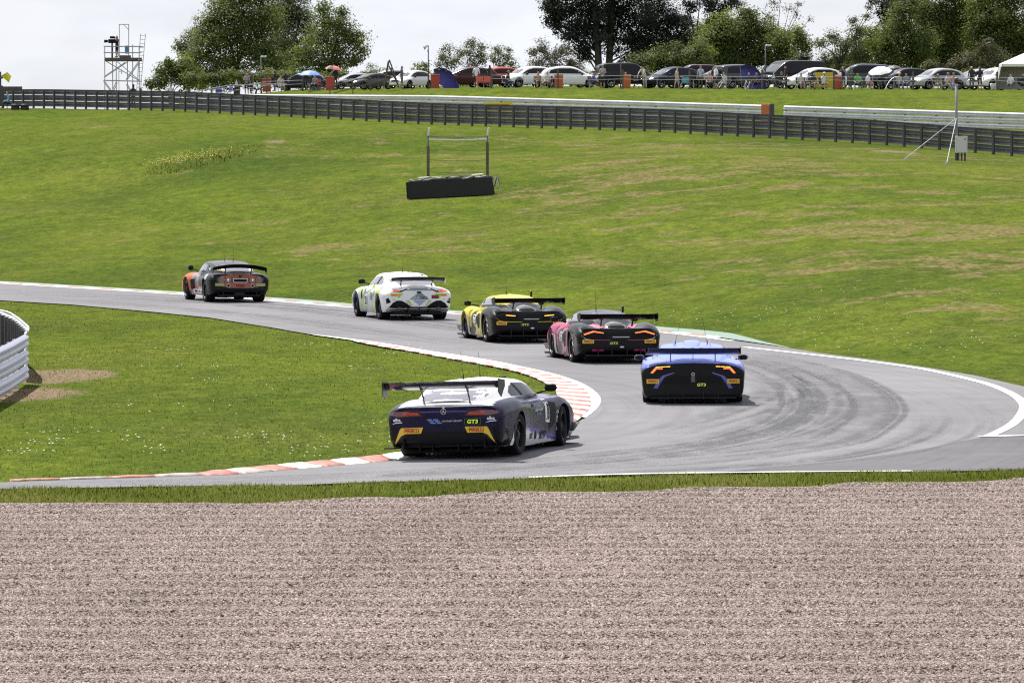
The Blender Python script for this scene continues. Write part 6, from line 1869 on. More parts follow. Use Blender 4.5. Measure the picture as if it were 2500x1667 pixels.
# ------------------------------------------------------------------ people
SKINM = M('skin', (.42, .25, .18), .6)
def cloth(rgb): return M('cloth_%d_%d_%d' % tuple(int(q * 99) for q in rgb), rgb, .8)
def skeleton(pose):
    """joints (name: position, radius x, radius y) and bones with a clothing tag; figure faces -y"""
    J = {}; E = []
    def j(n, p, rx, ry=None): J[n] = (p, rx, ry or rx)
    sit = pose.startswith('sit')
    dz = -.50 if sit else 0.
    lean = -.10 if sit else (-.34 if pose == 'bend' else 0.)
    j('pel', (0, 0, .95 + dz), .145, .115)
    bz = .95 + dz
    k = lean
    ch = .92 if pose == 'bend' else 1.
    j('spi', (0, k*.35, bz + .20*ch), .135, .105); j('che', (0, k*.75, bz + .40*ch), .165, .115); j('nec', (0, k*1.05, bz + .55*ch), .058)
    j('hb', (0, k*1.15 - .02, bz + .63*ch), .076, .085); j('hd', (0, k*1.2 - .02, bz + .73*ch), .088, .105); j('ht', (0, k*1.2, bz + .80*ch), .055, .07)
    j('nos', (0, k*1.2 - .125, bz + .69*ch), .017)
    E += [('pel', 'spi', 'top'), ('spi', 'che', 'top'), ('che', 'nec', 'top'), ('nec', 'hb', 'skin'), ('hb', 'hd', 'skin'), ('hd', 'ht', 'hair'), ('hb', 'nos', 'skin')]
    for s, n in ((1, 'l'), (-1, 'r')):
        sh = (s*.185, k*.85, bz + .47*ch)
        if pose in ('stand', 'walk'): el, wr = (s*.25, .03, bz + .20), (s*.25, -.07, bz - .04)
        elif pose == 'fold': el, wr = (s*.26, -.03, bz + .20), (s*.03, -.21, bz + .25)
        elif pose == 'photo': el, wr = (s*.27, -.16, bz + .36), (s*.07, -.20, bz + .60)
        elif pose == 'bend': el, wr = (s*.24, k - .16, bz + .16), (s*.18, k - .30, bz - .05)
        elif pose == 'sit_up': el, wr = (s*.28, -.18, bz + .36), (s*.06, -.20, bz + .60)
        else: el, wr = (s*.25, -.06, bz + .20), (s*.15, -.30, bz + .12)
        wr = Vector(wr); el = Vector(el)
        dirv = (wr - el).normalized()
        pa = wr + dirv * .075
        j('sh'+n, sh, .062); j('el'+n, tuple(el), .043); j('wr'+n, tuple(wr), .029, .024); j('pa'+n, tuple(pa), .036, .018)
        E += [('che', 'sh'+n, 'top'), ('sh'+n, 'el'+n, 'top'), ('el'+n, 'wr'+n, 'arm'), ('wr'+n, 'pa'+n, 'skin')]
        side = dirv.cross(Vector((0, 0, 1)) if abs(dirv.z) < .8 else Vector((0, 1, 0))).normalized()
        for q, (o_, ln) in enumerate(((-.030, .070), (-.010, .082), (.010, .076), (.030, .060))):
            f1 = pa + side*o_ + dirv*ln*.55 + Vector((0, -.006, 0)); f2 = pa + side*o_*1.1 + dirv*ln + Vector((0, -.02, 0))
            j('f%d%s' % (q, n), tuple(f1), .0085); j('g%d%s' % (q, n), tuple(f2), .007)
            E += [('pa'+n, 'f%d%s' % (q, n), 'skin'), ('f%d%s' % (q, n), 'g%d%s' % (q, n), 'skin')]
        th = wr + dirv*.03 + side*(-.05)
        j('th'+n, tuple(th), .010); E.append(('wr'+n, 'th'+n, 'skin'))
        hp_ = (s*.10, 0, bz - .05)
        if sit: kn, an, to = (s*.15, -.46, bz + .03), (s*.15, -.48 if pose != 'sit_out' else -.72, .09), (s*.16, -.66 if pose != 'sit_out' else -.86, .05)
        elif pose == 'walk': kn, an, to = (s*.11, -.08*s, .50), (s*.11, .02 - .16*s, .09), (s*.12, -.15 - .16*s, .045)
        else: kn, an, to = (s*.11, -.015, .50), (s*.115, .03, .09), (s*.13, -.15, .045)
        j('hp'+n, hp_, .098); j('kn'+n, kn, .062); j('an'+n, an, .042); j('to'+n, to, .040, .034)
        E += [('pel', 'hp'+n, 'low'), ('hp'+n, 'kn'+n, 'low'), ('kn'+n, 'an'+n, 'shin'), ('an'+n, 'to'+n, 'shoe')]
    return J, E
BODY = {}
SLOTS = ['skin', 'top', 'arm', 'low', 'shin', 'shoe', 'hair']
def body_mesh(pose):
    if pose in BODY: return BODY[pose]
    J, E = skeleton(pose)
    names = list(J)
    me = bpy.data.meshes.new('sk')
    me.from_pydata([J[n][0] for n in names], [(names.index(a), names.index(b)) for a, b, _ in E], [])
    o = bpy.data.objects.new('sk', me); COL.objects.link(o)
    o.modifiers.new('skin', 'SKIN')
    sv = me.skin_vertices[0].data
    for i, n in enumerate(names):
        sv[i].radius = (J[n][1], J[n][2]); sv[i].use_root = (n == 'pel')
    ss = o.modifiers.new('sub', 'SUBSURF'); ss.levels = 1; ss.render_levels = 1
    dg = bpy.context.evaluated_depsgraph_get()
    res = bpy.data.meshes.new_from_object(o.evaluated_get(dg))
    bpy.data.objects.remove(o)
    seg = [(np.array(J[a][0]), np.array(J[b][0]), SLOTS.index(t), (J[a][1] + J[b][1])/2) for a, b, t in E]
    idx = []
    hz = J['hd'][0]
    for p in res.polygons:
        c = np.array(p.center)
        best, bi = 9e9, 0
        for a, b, t, r_ in seg:
            ab = b - a
            u = np.clip(np.dot(c - a, ab) / max(1e-9, np.dot(ab, ab)), 0, 1)
            q = np.linalg.norm(c - a - ab*u) - r_
            if q < best: best, bi = q, t
        if bi in (0, 6) and c[2] > hz[2] - .16: bi = 6 if (c[2] > hz[2] + .035 or (c[1] > hz[1] + .02 and c[2] > hz[2] - .09)) else 0
        idx.append(bi)
    res.materials.clear()
    for _ in SLOTS: res.materials.append(SKINM)
    res.polygons.foreach_set('material_index', idx)
    res.polygons.foreach_set('use_smooth', [True] * len(res.polygons))
    BODY[pose] = res
    return res
def hat_mesh():
    b = B().lathe([(.17, 0.), (.165, .012), (.10, .018), (.098, .075), (.06, .105), (.01, .11)], 16, 'z')
    return mesh_of(b.v, b.f)
def cap_mesh():
    b = B().lathe([(.10, -.01), (.102, .03), (.08, .075), (.02, .095)], 14, 'z')
    b.box((0, -.13, .0), (.15, .12, .012))
    return mesh_of(b.v, b.f)
HATM, CAPM = hat_mesh(), cap_mesh()
def person(px, d, pose, face, label, top, low, hair=(.03, .02, .015), shorts=False, sleeve=False, hat=None, scale=1., shoes=(.04, .04, .04), z=None, lift=0., cat='person', group='spectators on the bank'):
    g = ground_pt(px, d) if z is None else Vector(((px - 1250.) * d / FPX, d, z))
    g.z += lift
    o = bpy.data.objects.new('person', body_mesh(pose)); COL.objects.link(o)
    o.location = g; o.rotation_euler = (0, 0, R(face)); o.scale = (scale,) * 3
    mt = {'skin': SKINM, 'top': cloth(top), 'arm': cloth(top) if sleeve else SKINM, 'low': cloth(low), 'shin': SKINM if shorts else cloth(low), 'shoe': cloth(shoes), 'hair': cloth(hair)}
    for i, n in enumerate(SLOTS):
        o.material_slots[i].link = 'OBJECT'; o.material_slots[i].material = mt[n]
    tag(o, label, cat, group)
    if hat:
        J, _ = skeleton(pose)
        h = J['hd'][0]
        k = bpy.data.objects.new('hat', HATM if hat[0] == 'hat' else CAPM); COL.objects.link(k); k.parent = o
        if not k.data.materials: k.data.materials.append(SKINM)
        k.location = (h[0], h[1] - .0, h[2] + .045)
        k.material_slots[0].link = 'OBJECT'; k.material_slots[0].material = cloth(hat[1])
    return o
# ---- folding chairs: seat, backrest, frames
def chair_proto():
    t = empty('folding_chair')
    B().box((0, 0, .42), (.50, .46, .03)).build('seat', cloth((.03, .03, .04)), t)
    B().box((0, .27, .68), (.50, .03, .46), Matrix.Rotation(R(-12), 3, 'X')).build('backrest', cloth((.03, .03, .04)), t)
    for s in (1, -1):
        B().tube([(s*.26, -.24, 0), (s*.26, .22, .44), (s*.26, .33, .92)], .013, 5).build('leg', GALV, t)
        B().tube([(s*.27, .26, 0), (s*.27, -.22, .44), (s*.27, -.22, .62)], .013, 5).build('leg', GALV, t)
        B().box((s*.28, -.02, .63), (.05, .42, .02)).build('armrest', BLACK, t)
    return t
CHAIR = chair_proto(); chair_used = [False]
def chair(px, d, face, label, rgb=(.03, .03, .04)):
    if not chair_used[0]: c = CHAIR; chair_used[0] = True
    else: c = copy_tree(CHAIR)
    c.location = ground_pt(px, d); c.rotation_euler = (0, 0, R(face))
    for ch in c.children:
        if ch.name.startswith(('seat', 'backrest')):
            ch.material_slots[0].link = 'OBJECT'; ch.material_slots[0].material = cloth(rgb)
    return tag(c, label, 'chair', 'folding chairs on the bank')

DB = 403.
W_, BK, NV, GY, TAN, DN = (.74, .74, .76), (.022, .022, .026), (.03, .04, .10), (.24, .25, .28), (.38, .30, .20), (.06, .075, .12)
# left group
person(417, 421., 'stand', 20, 'person in pale top and dark shorts left of the oaks', (.60, .58, .66), BK, shorts=True)
person(603, 424., 'fold', -10, 'person in grey top with folded arms under the oaks', (.26, .24, .26), BK, shorts=True)
person(614, 425., 'stand', 60, 'person in dark clothes beside the one with folded arms', (.08, .05, .06), (.05, .05, .06))
person(671, 423., 'photo', -70, 'person in black standing right of the red bin under the oaks', BK, BK, shorts=True)
person(684, 422., 'sit', 30, 'person in pale clothes seated under the oaks', (.52, .42, .40), (.55, .52, .5), shorts=True)
chair(684, 422.2, 30, 'folding chair of the person in pale clothes under the oaks')
chair(556, 424., -60, 'empty dark blue folding chair under the left oaks', (.05, .06, .28))
chair(537, 424.5, 20, 'low blue folding chair at the left end of the railing', (.06, .08, .30))
person(698, 426., 'stand', 40, 'person in dark clothes far behind the seated pale one', BK, BK, scale=.9)
person(771, 419., 'sit', -30, 'person in grey seated beneath the blue parasol', GY, BK)
chair(771, 419.2, -30, 'folding chair beneath the blue parasol')
person(757, 420., 'sit', 20, 'person in dark top seated at the pole of the blue parasol', (.10, .09, .10), TAN)
chair(757, 420.2, 20, 'dark folding chair at the pole of the blue parasol')
chair(786, 419., 60, 'red folding chair left of the red bin by the ramp', (.42, .06, .05))
person(819, 417., 'stand', 30, 'person in black under the red and black umbrella', BK, (.08, .07, .07))
# middle
person(981, 404., 'fold', 75, 'person in striped polo shirt beside the wooden stile', (.10, .11, .20), (.20, .17, .15), shorts=True, hair=(.10, .08, .06))
person(1163, 403., 'stand', 170, 'person in white shirt with back turned beside red chairs', (.70, .66, .72), BK, shorts=True)
person(1196, 403.6, 'fold', 200, 'person in black behind the red folding chairs', BK, BK)
chair(1172, 402.2, 10, 'low red folding chair, left of the pair by the white-shirted person', (.52, .10, .07))
chair(1190, 402., 0, 'red folding chair, right of the pair by the white-shirted person', (.52, .10, .07))
person(1238, 403., 'sit', 60, 'person in black seated wearing a hat', BK, NV, hat=('hat', (.20, .18, .14)))
chair(1238, 403.2, 60, 'black folding chair of the person in black with a hat')
person(1313, 402., 'sit', 10, 'bare-chested person seated left of an orange bin', (.42, .25, .18), BK, shorts=True)
chair(1313, 402.2, 10, 'folding chair of the bare-chested person')
person(1338, 402.5, 'sit', -20, 'person in white seated right beside an orange bin', (.62, .60, .60), (.20, .16, .12))
chair(1338, 402.7, -20, 'folding chair of the person in white beside an orange bin')
person(1447, 402.5, 'sit_out', 60, 'person in blue top seated with legs stretched out', (.13, .13, .36), BK, sleeve=True, hat=('cap', NV))
chair(1447, 402.7, 60, 'folding chair of the person in blue with stretched legs')
person(1471, 402., 'fold', -10, 'person in grey shirt and dark shorts standing before a tall tree trunk', (.36, .32, .36), BK, shorts=True, hat=('cap', (.45, .42, .42)))
person(1527, 404.5, 'sit', 0, 'person in black seated behind the orange bin by the lamp post', BK, BK)
chair(1527, 404.7, 0, 'folding chair behind the orange bin by the lamp post')
person(1574, 402., 'bend', -40, 'person in white bending over a pushchair', (.62, .60, .54), (.44, .40, .30))
person(1652, 401.5, 'walk', 60, 'child in pale dress standing left of a teal chair', (.50, .42, .38), (.46, .40, .36), shorts=True, hair=(.30, .17, .07), scale=.88)
chair(1669, 402., -25, 'teal folding chair left of the table', (.10, .26, .30))
person(1710, 402., 'stand', -15, 'person in blue-grey shirt and cap standing at the table', (.34, .38, .50), (.10, .09, .09), hat=('cap', (.16, .13, .10)))
person(1733, 402., 'sit', -20, 'person in pink seated behind the woman in black skirt', (.50, .30, .28), BK)
chair(1733, 402.2, -20, 'folding chair of the person in pink')
person(1747, 401.4, 'walk', -60, 'person with fair hair, white top and black skirt', W_, BK, shorts=True, hair=(.45, .30, .14))
person(1770, 402.2, 'sit_out', -50, 'person in white seated right of the fair-haired one', (.60, .60, .64), (.4, .38, .4))
chair(1770, 402.4, -50, 'folding chair right of the fair-haired person')
person(1829, 402., 'sit_out', -20, 'person in dark clothes seated inside the blue wind shelter', (.07, .06, .08), (.22, .22, .27))
chair(1829, 402.2, -20, 'folding chair inside the blue wind shelter')
person(1843, 402.6, 'sit', 40, 'second person seated inside the blue wind shelter, on the right', (.12, .08, .07), BK)
chair(1843, 402.8, 40, 'second folding chair inside the blue wind shelter')
person(1904, 402., 'sit', 40, 'person in black seated before the black van', BK, BK, hat=('cap', (.16, .15, .10)))
chair(1904, 402.2, 40, 'folding chair before the black van')
person(1918, 404., 'stand', -70, 'person in black standing before the black van', BK, BK)
person(1953, 402., 'sit', 20, 'person in white seated, leftmost of the four by the yellow board', (.58, .57, .60), TAN, shorts=True)
chair(1953, 402.2, 20, 'folding chair, leftmost of the four by the yellow board')
person(1971, 402.3, 'sit', 35, 'person in pale top and cap seated second from left by the yellow board', (.62, .62, .62), TAN, hat=('cap', (.5, .48, .45)), shorts=True)
chair(1971, 402.5, 35, 'folding chair, second of the four by the yellow board')
person(1984, 401.8, 'sit', 30, 'person in black tee and shorts seated third from left by the yellow board', (.035, .035, .04), TAN, shorts=True)
chair(1984, 402., 30, 'folding chair, third of the four by the yellow board')
person(2009, 401.6, 'sit_up', 25, 'person in white tee and white cap with a raised arm', W_, TAN, shorts=True, hat=('cap', (.72, .72, .72)), shoes=(.5, .5, .5))
chair(2009, 401.8, 25, 'folding chair, rightmost of the four by the yellow board')
person(2058, 401.8, 'photo', -40, 'person in black holding a camera, right of the red bin', BK, (.13, .12, .11), shorts=True)
person(2075, 401.6, 'fold', 40, 'person in green standing face to face with the one in black', (.10, .13, .09), (.09, .10, .08), hair=(.35, .28, .20))
person(2093, 402.2, 'sit', -10, 'person in bright green vest seated', (.16, .52, .10), NV)
chair(2093, 402.4, -10, 'folding chair of the person in the bright green vest')
person(2116, 402., 'sit', 50, 'person in white tee seated left of the white parasol', W_, (.40, .22, .18), shorts=True, hair=(.04, .03, .02))
chair(2116, 402.2, 50, 'folding chair left of the white parasol')
person(2152, 403., 'sit', 10, 'person in dark clothes seated under the white parasol', BK, DN)
chair(2152, 403.2, 10, 'folding chair under the white parasol')
person(2193, 402., 'sit', 15, 'person in pale top and wide sun hat seated', (.52, .50, .46), (.20, .22, .32), hat=('hat', (.60, .54, .44)))
chair(2193, 402.2, 15, 'folding chair of the person in the sun hat')
person(2212, 402.4, 'sit', -15, 'person in blue-grey seated right of the one in the sun hat', (.28, .30, .40), DN)
chair(2212, 402.6, -15, 'folding chair right of the person in the sun hat')
person(2287, 401.8, 'sit', 20, 'person in brown check seated before the silver car', (.20, .16, .14), (.34, .28, .22))
chair(2287, 402., 20, 'folding chair before the silver car')
person(2310, 402.2, 'sit_out', 40, 'person in white with brown hat seated, middle of three before the silver car', (.60, .54, .54), (.50, .46, .46), hat=('hat', (.26, .17, .09)))
chair(2310, 402.4, 40, 'folding chair, middle of three before the silver car')
person(2326, 402., 'sit', 10, 'person in pink with brown hat seated next to the camera pole', (.50, .30, .30), (.30, .30, .52), hat=('cap', (.26, .17, .09)))
chair(2326, 402.2, 10, 'folding chair next to the camera pole')
person(2371, 402., 'stand', 190, 'person in black tee with grey hair seen from behind', BK, (.05, .05, .05), hair=(.40, .36, .32), scale=1.03)
person(2391, 402.2, 'stand', 150, 'person in black dress beside the grey-haired one', BK, BK, shorts=True)
person(2467, 403., 'sit', -20, 'person in white tee seated inside the white gazebo', W_, (.10, .12, .16))
chair(2467, 403.2, -20, 'folding chair inside the white gazebo')
person(2494, 403., 'sit', 30, 'person in black seated inside the gazebo at the edge of the picture', BK, BK)
chair(2494, 403.2, 30, 'folding chair at the gazebo edge')
# people behind the dark barrier and at the tower
person(326, 409., 'fold', 160, 'person in black seen over the barrier below the tower', BK, BK, hat=('cap', BK), scale=1.05)
person(344, 409., 'stand', 100, 'person with long hair in dark red seen over the barrier below the tower', (.10, .06, .06), BK, hair=(.08, .04, .02), scale=.93)
person(287, DS + .9, 'photo', -48, 'camera operator in black on top of the scaffold tower', BK, BK, z=S(286, 141.0).z + tb.z, group='camera crew', scale=1.06)
person(24, 378., 'sit', -75, 'marshal in light blue crouching before the barrier at far left', (.12, .30, .46), BK, sleeve=True, lift=.05, group='marshals')
st_ = thing('stool', 'low dark stool under the marshal in blue', 'stool', ground_pt(24, 378.2))
B().box((0, 0, .42), (.40, .36, .04), bev=.01).build('seat', POST_DARK, st_)
for sx in (-.16, .16):
    for sy in (-.14, .14): B().box((sx, sy, .2), (.03, .03, .40)).build('leg', POST_DARK, st_)
# ------------------------------------------------------------------ bins
def bin_(px, d, label, mat, tall=1.08, rot=0.):
    t = thing('wheelie_bin', label, 'bin', ground_pt(px, d), R(rot), 'bins on the bank')
    B().box((0, 0, tall*.47), (.60, .66, tall*.88), taper=1.12, bev=.03).build('bin_body', mat, t)
    B().box((0, -.02, tall*.945), (.70, .78, .07), bev=.025).build('lid', mat, t)
    B().box((0, .40, tall*.93), (.50, .05, .05)).build('handle', mat, t)
    for s in (1, -1): B().lathe([(.10, s*.0), (.10, s*.05)], 14, 'x', (s*.26, .30, .10)).build('wheel', BLACK, t)
bin_(652, 422.5, 'dark red bin beneath the left oaks', PLAST_RED)
bin_(806, 416., 'red bin below the red and black umbrella', M('red_bin', (.42, .05, .035), .5))
bin_(1063, 402., 'dark red bin left of the blue beach shelter', PLAST_RED)
bin_(1364, 401.5, 'orange bin with a stick leaning on it, left of the white car', PLAST_ORANGE)
bin_(1529, 401.5, 'orange bin beside the lamp post before the black car', PLAST_ORANGE)
bin_(2044, 402.5, 'orange-red bin right of the yellow board', M('orange_bin', (.46, .09, .035), .5))
# ------------------------------------------------------------------ umbrellas and shelters
def parasol(px, py, d, wpx, label, cols, tilt=(0, 0), rise=.30, base_h=None):
    c = at(px, py, d)
    g = H1(c.x, d)
    r = wpx * d / FPX / 2
    t = thing('parasol', label, 'parasol', (c.x, d, g))
    n = 8
    zt = c.z - g
    m = Matrix.Rotation(R(tilt[0]), 3, 'X') @ Matrix.Rotation(R(tilt[1]), 3, 'Y')
    apex = Vector((0, 0, zt))
    for i in range(n):
        v = []; f = []
        a0, a1 = 2*math.pi*i/n, 2*math.pi*(i+1)/n
        for k, (q, h) in enumerate(((0.02, 0), (.45, -.10), (.8, -.52), (1., -1.))):
            for a in (a0, (a0 + a1)/2, a1):
                sag = .97 if a == (a0 + a1)/2 else 1.
                v.append(apex + m @ Vector((math.cos(a)*r*q*sag, math.sin(a)*r*q*sag, h*rise*r + (.03 if sag < 1 and k == 3 else 0))))
        for k in range(3):
            for q in range(2): f.append((k*3+q, k*3+q+1, k*3+4+q, k*3+3+q))
        B().add(v, f).build('canopy_panel', cols[i % len(cols)], t, True)
    B().tube([(0, 0, 0), apex + m @ Vector((0, 0, .08))], .018, 6).build('pole', GALV, t)
    return t
BLUE_C = M('canopy_blue', (.16, .27, .68), .6)
parasol(757, 173, 420., 54, 'blue parasol with pale edge under the left oaks', [BLUE_C], rise=.46)
parasol(815, 161, 417., 42, 'red and black golf umbrella left of the ramp', [M('canopy_red', (.56, .14, .09), .6), M('canopy_red', (.56, .14, .09), .6), BLACK], rise=.5, tilt=(0, 6))
parasol(2146, 165, 403., 60, 'white parasol before the dark cars at right', [M('canopy_white', (.72, .72, .72), .7)], rise=.42, tilt=(14, -8))
parasol(2181, 160.5, 406., 42, 'black umbrella behind the white parasol', [M('canopy_black', (.05, .05, .055), .6)], rise=.40)
BLUE_T = M('tent_blue', (.10, .095, .46), .65)
def shelter(px, d, label, w, h, flip=1, mat=BLUE_T):
    t = thing('beach_shelter', label, 'shelter', ground_pt(px, d))
    n = 10; dep = .9
    prof = [(-w/2*flip, h*.92), (-w*.30*flip, h), (-w*.05*flip, h*.97), (w*.2*flip, h*.78), (w*.38*flip, h*.42), (w*.5*flip, 0)]
    for k, (p, q) in enumerate(zip(prof[:-1], prof[1:])):
        v = [(p[0], -.1, p[1]), (q[0], -.1, q[1]), (q[0]*1.02, dep, q[1]*.9), (p[0], dep, p[1]*.92)]
        v2 = [(a, b + .0, c - .02) for a, b, c in v]
        B().add(v, [(0, 1, 2, 3)]).add(v2, [(3, 2, 1, 0)]).build('canopy_panel', mat, t, fix=False)
    B().add([(q[0]*1.0, dep, q[1]*.9) for q in prof] + [(-w*.12*flip, dep, 0)], [tuple(range(7))]).build('back_panel', mat, t)
    B().tube([(-w/2*flip, -.1, h*.92), (-w*.42*flip, -.1, 0)], .012, 5).build('pole', GALV, t)
    return t
shelter(1090, 403., 'open blue beach shelter beside the dark red bin', 1.95, 1.55)
shelter(1838, 403., 'tall blue wind shelter before the grey car', 2.0, 1.85, 1)
# yellow board and small pale signs
yb = thing('yellow_windbreak', 'plain yellow windbreak behind the seated four', 'windbreak', ground_pt(2012, 404.5))
B().box((0, 0, .72), (1.45, .03, 1.15)).build('panel', M('board_yellow', (.50, .42, .03), .6), yb)
for x in (-.72, 0, .72): B().tube([(x, 0, 0), (x, 0, 1.35)], .02, 6).build('pole', GALV, yb)
def pennant(px, py0, py1, d, label):
    a = at(px, py1, d); b = at(px, py0, d)
    t = thing('triangular_sign', label, 'sign', (a.x, d, H1(a.x, d)))
    h = b.z - a.z; z0 = a.z - t.location.z
    B().prism([(-h*.30, z0), (h*.30, z0), (0, z0 + h)], -.015, .015, 'y').build('panel', M('sign_pale', (.58, .60, .64), .6), t)
    B().tube([(0, .02, 0), (0, .02, z0 + h*.5)], .02, 6).build('stake', TIMBER, t)
pennant(1888, 178, 192, 401.6, 'pale triangular sign before the black van')
pennant(578, 194, 208, 423., 'pale triangular sign beneath the left oaks')
# table with yellow cloth
tb2 = thing('folding_table', 'folding table with things on it before the person in a cap', 'table', ground_pt(1708, 401.2))
B().box((0, 0, .72), (1.1, .55, .03)).build('table_top', cloth((.40, .34, .08)), tb2)
for sx in (-.48, .48):
    for sy in (-.2, .2): B().tube([(sx, sy, 0), (sx, sy, .71)], .015, 5).build('leg', GALV, tb2)
tw2 = thing('white_towel', 'white towel hung over a chair left of the sun hat', 'towel', ground_pt(2174, 401.6))
v = [(-.45 + .9*u, .1*math.sin(u*3), .95*(1 - (1-u)**2.2) + .02) for u in np.linspace(0, 1, 9)]
B().add([(x, y - .2, z) for x, y, z in v] + [(x, y + .25, z + .03) for x, y, z in v] + [(x, y - .2, z - .03) for x, y, z in v] + [(x, y + .25, z) for x, y, z in v],
        [(i, i+1, 10+i, 9+i) for i in range(8)] + [(18+i, 27+i, 28+i, 19+i) for i in range(8)]).build('cloth', cloth((.66, .68, .68)), tw2)
pc = thing('pushchair', 'dark pushchair before the bending person', 'pushchair', ground_pt(1553, 401.8))
B().box((0, 0, .50), (.40, .5, .30), bev=.06).build('seat', BLACK, pc)
B().box((.0, .2, .78), (.42, .25, .26), bev=.08).build('hood', NVM := cloth((.03, .04, .07)), pc)
B().tube([(0, .25, .5), (.12, .55, 1.0)], .014, 5).build('handle', BLACK, pc)
for sx in (-.2, .2):
    for sy in (-.22, .22): B().lathe([(.11, -.015), (.11, .015)], 14, 'x', (sx, sy, .11)).build('wheel', BLACK, pc)
wb = thing('waste_sack', 'small white sack hanging by the fence post near the gazebo', 'sack', ground_pt(2424, 401.))
B().lathe([(.10, 0), (.20, .10), (.24, .34), (.26, .52)], 12, 'z').build('sack', cloth((.58, .60, .60)), wb, True)
# ------------------------------------------------------------------ gazebo at the right edge
gz = thing('gazebo', 'white gazebo tent at the right edge of the picture', 'gazebo', ground_pt(2498, 405.))
gi_ = Vector(gz.location)
hw_, eh = 1.75, at(2445, 157, 405.).z - gi_.z
apx = Vector((0, 0, at(2498, 131, 405.).z - gi_.z))
GZ = M('gazebo_cloth', (.74, .73, .71), .75)
for (a, b) in (((-1, -1), (1, -1)), ((1, -1), (1, 1)), ((1, 1), (-1, 1)), ((-1, 1), (-1, -1))):
    A, Bv = Vector((a[0]*hw_, a[1]*1.5, eh)), Vector((b[0]*hw_, b[1]*1.5, eh))
    B().add([A, Bv, apx*1.0 + (Vector((0, 0, 0)))], [(0, 1, 2)]).build('roof_panel', GZ, gz)
    B().add([A, Bv, Bv - Vector((0, 0, .22)), A - Vector((0, 0, .22))], [(0, 1, 2, 3)]).build('valance', GZ, gz)
    B().tube([A, Vector((A.x*1.22, A.y, 0))], .025, 6).build('leg', STEEL_DARK, gz)
B().add([(-hw_*1.18, 1.5, .1), (hw_*1.18, 1.5, .1), (hw_, 1.5, eh - .2), (-hw_, 1.5, eh - .2)], [(0, 1, 2, 3)]).build('back_wall', M('gazebo_wall', (.42, .40, .40), .8), gz)
B().add([(-hw_*1.2, 1.5, .05), (-hw_*1.2, -.2, .05), (-hw_, -.2, eh - .2), (-hw_, 1.5, eh - .2)], [(0, 1, 2, 3)]).build('side_wall', M('gazebo_wall', (.42, .40, .40), .8), gz)
# ------------------------------------------------------------------ lamp posts, fence, stile, ramp rails
def lamp(px, d, py_top, label, horn=False, flip=1):
    g = ground_pt(px, d)
    h = at(px, py_top, d).z - g.z
    t = thing('lamp_post', label, 'lamp post', g, 0, 'posts on the bank')
    B().tube([(0, 0, -.1), (0, 0, h)], [.055, .04], 8).build('post', STEEL_DARK, t, True)
    if horn:
        B().tube([(0, 0, h - .05), (-.22, -.05, h + .02)], .02, 6).build('bracket', STEEL_DARK, t)
        k = B().lathe([(.035, 0), (.05, .10), (.17, .30), (.19, .32)], 14, 'x', (0, 0, 0)).build('horn_speaker', GALV, t, True)
        k.location = (-.06, -.04, h - .06); k.rotation_euler = (0, R(25), math.pi)
        B().box((-.03, -.04, h - .42), (.08, .10, .16)).build('junction_box', STEEL_DARK, t)
    else:
        B().box((flip*.22, 0, h - .03), (.46, .22, .13), bev=.05).build('lamp_head', M('lamp_white', (.68, .68, .68), .4), t)
lamp(638, 424., 138, 'lamp post with pale head among the left oaks')
lamp(1046, 402., 112, 'post with a horn loudspeaker against the sky', True)
lamp(1515, 402., 113, 'lamp post with white head before the big dark tree')
lamp(1868, 404., 111, 'thin lamp post with pale head right of the rounded tree')
fx = [1200, 1362, 1520, 1683, 1860, 2035, 2228, 2433, 2620]
fd = 400.4
f0 = ground_pt(fx[0], fd)
fen = thing('spectator_fence', 'timber post and rope fence before the spectators', 'fence', f0)
tops = []
for px in fx:
    g = ground_pt(px, fd) - f0
    B().box((g.x, g.y, g.z + .68), (.15, .13, 1.45)).build('post', TIMBER, fen)
    tops.append(g)
for px in (1278, 1440, 1604, 1772, 1946, 2130, 2330):
    g = ground_pt(px, fd) - f0
    B().tube([g, g + Vector((0, 0, 1.15))], .018, 5).build('stake', GALV, fen)
for h in (.72, .98):
    for a, b in zip(tops[:-1], tops[1:]):
        B().tube([a + (b - a)*t + Vector((0, -.08, h - .05*math.sin(math.pi*t))) for t in np.linspace(0, 1, 7)], .011, 5).build('rope', GALV_WHITE, fen)
fx2 = [518, 585, 652, 740]
f0 = ground_pt(fx2[0], 421.)
fen = thing('spectator_fence', 'pale rope fence below the left oaks', 'fence', f0)
tops = [ground_pt(px, 421.) - f0 for px in fx2]
for g in tops: B().box((g.x, g.y, g.z + .6), (.12, .12, 1.3)).build('post', TIMBER, fen)
for h in (.55, .85):
    for a, b in zip(tops[:-1], tops[1:]): B().tube([a + Vector((0, -.08, h)), b + Vector((0, -.08, h))], .018, 5).build('rope', GALV, fen)
rl = thing('ramp_railing', 'sloping timber handrails of a ramp by the stile', 'railing', ground_pt(860, 404.))
ri = Vector(rl.location)
for (a, b, d) in (((752, 226), (930, 180), 405.), ((815, 228), (945, 194), 403.5)):
    B().tube([at(*a, d) - ri, at(*b, d) - ri], .045, 6).build('handrail', TIMBER, rl)
for px, py, d in ((806, 212, 405.), (862, 198, 405.), (905, 187, 405.), (924, 182, 404.), (862, 216, 403.5)):
    p = at(px, py, d) - ri
    B().tube([(p.x, p.y, -.3), p], .045, 6).build('post', TIMBER, rl)
B().tube([at(375, 231, 419.) - ri, at(440, 231, 419.) - ri, at(560, 209, 419.) - ri, at(700, 205, 419.) - ri], .04, 6).build('handrail', GALV, rl)
stl = thing('stile', 'tall wooden stile made of two crossed ladders', 'stile', ground_pt(952, 402.))
si = Vector(stl.location)
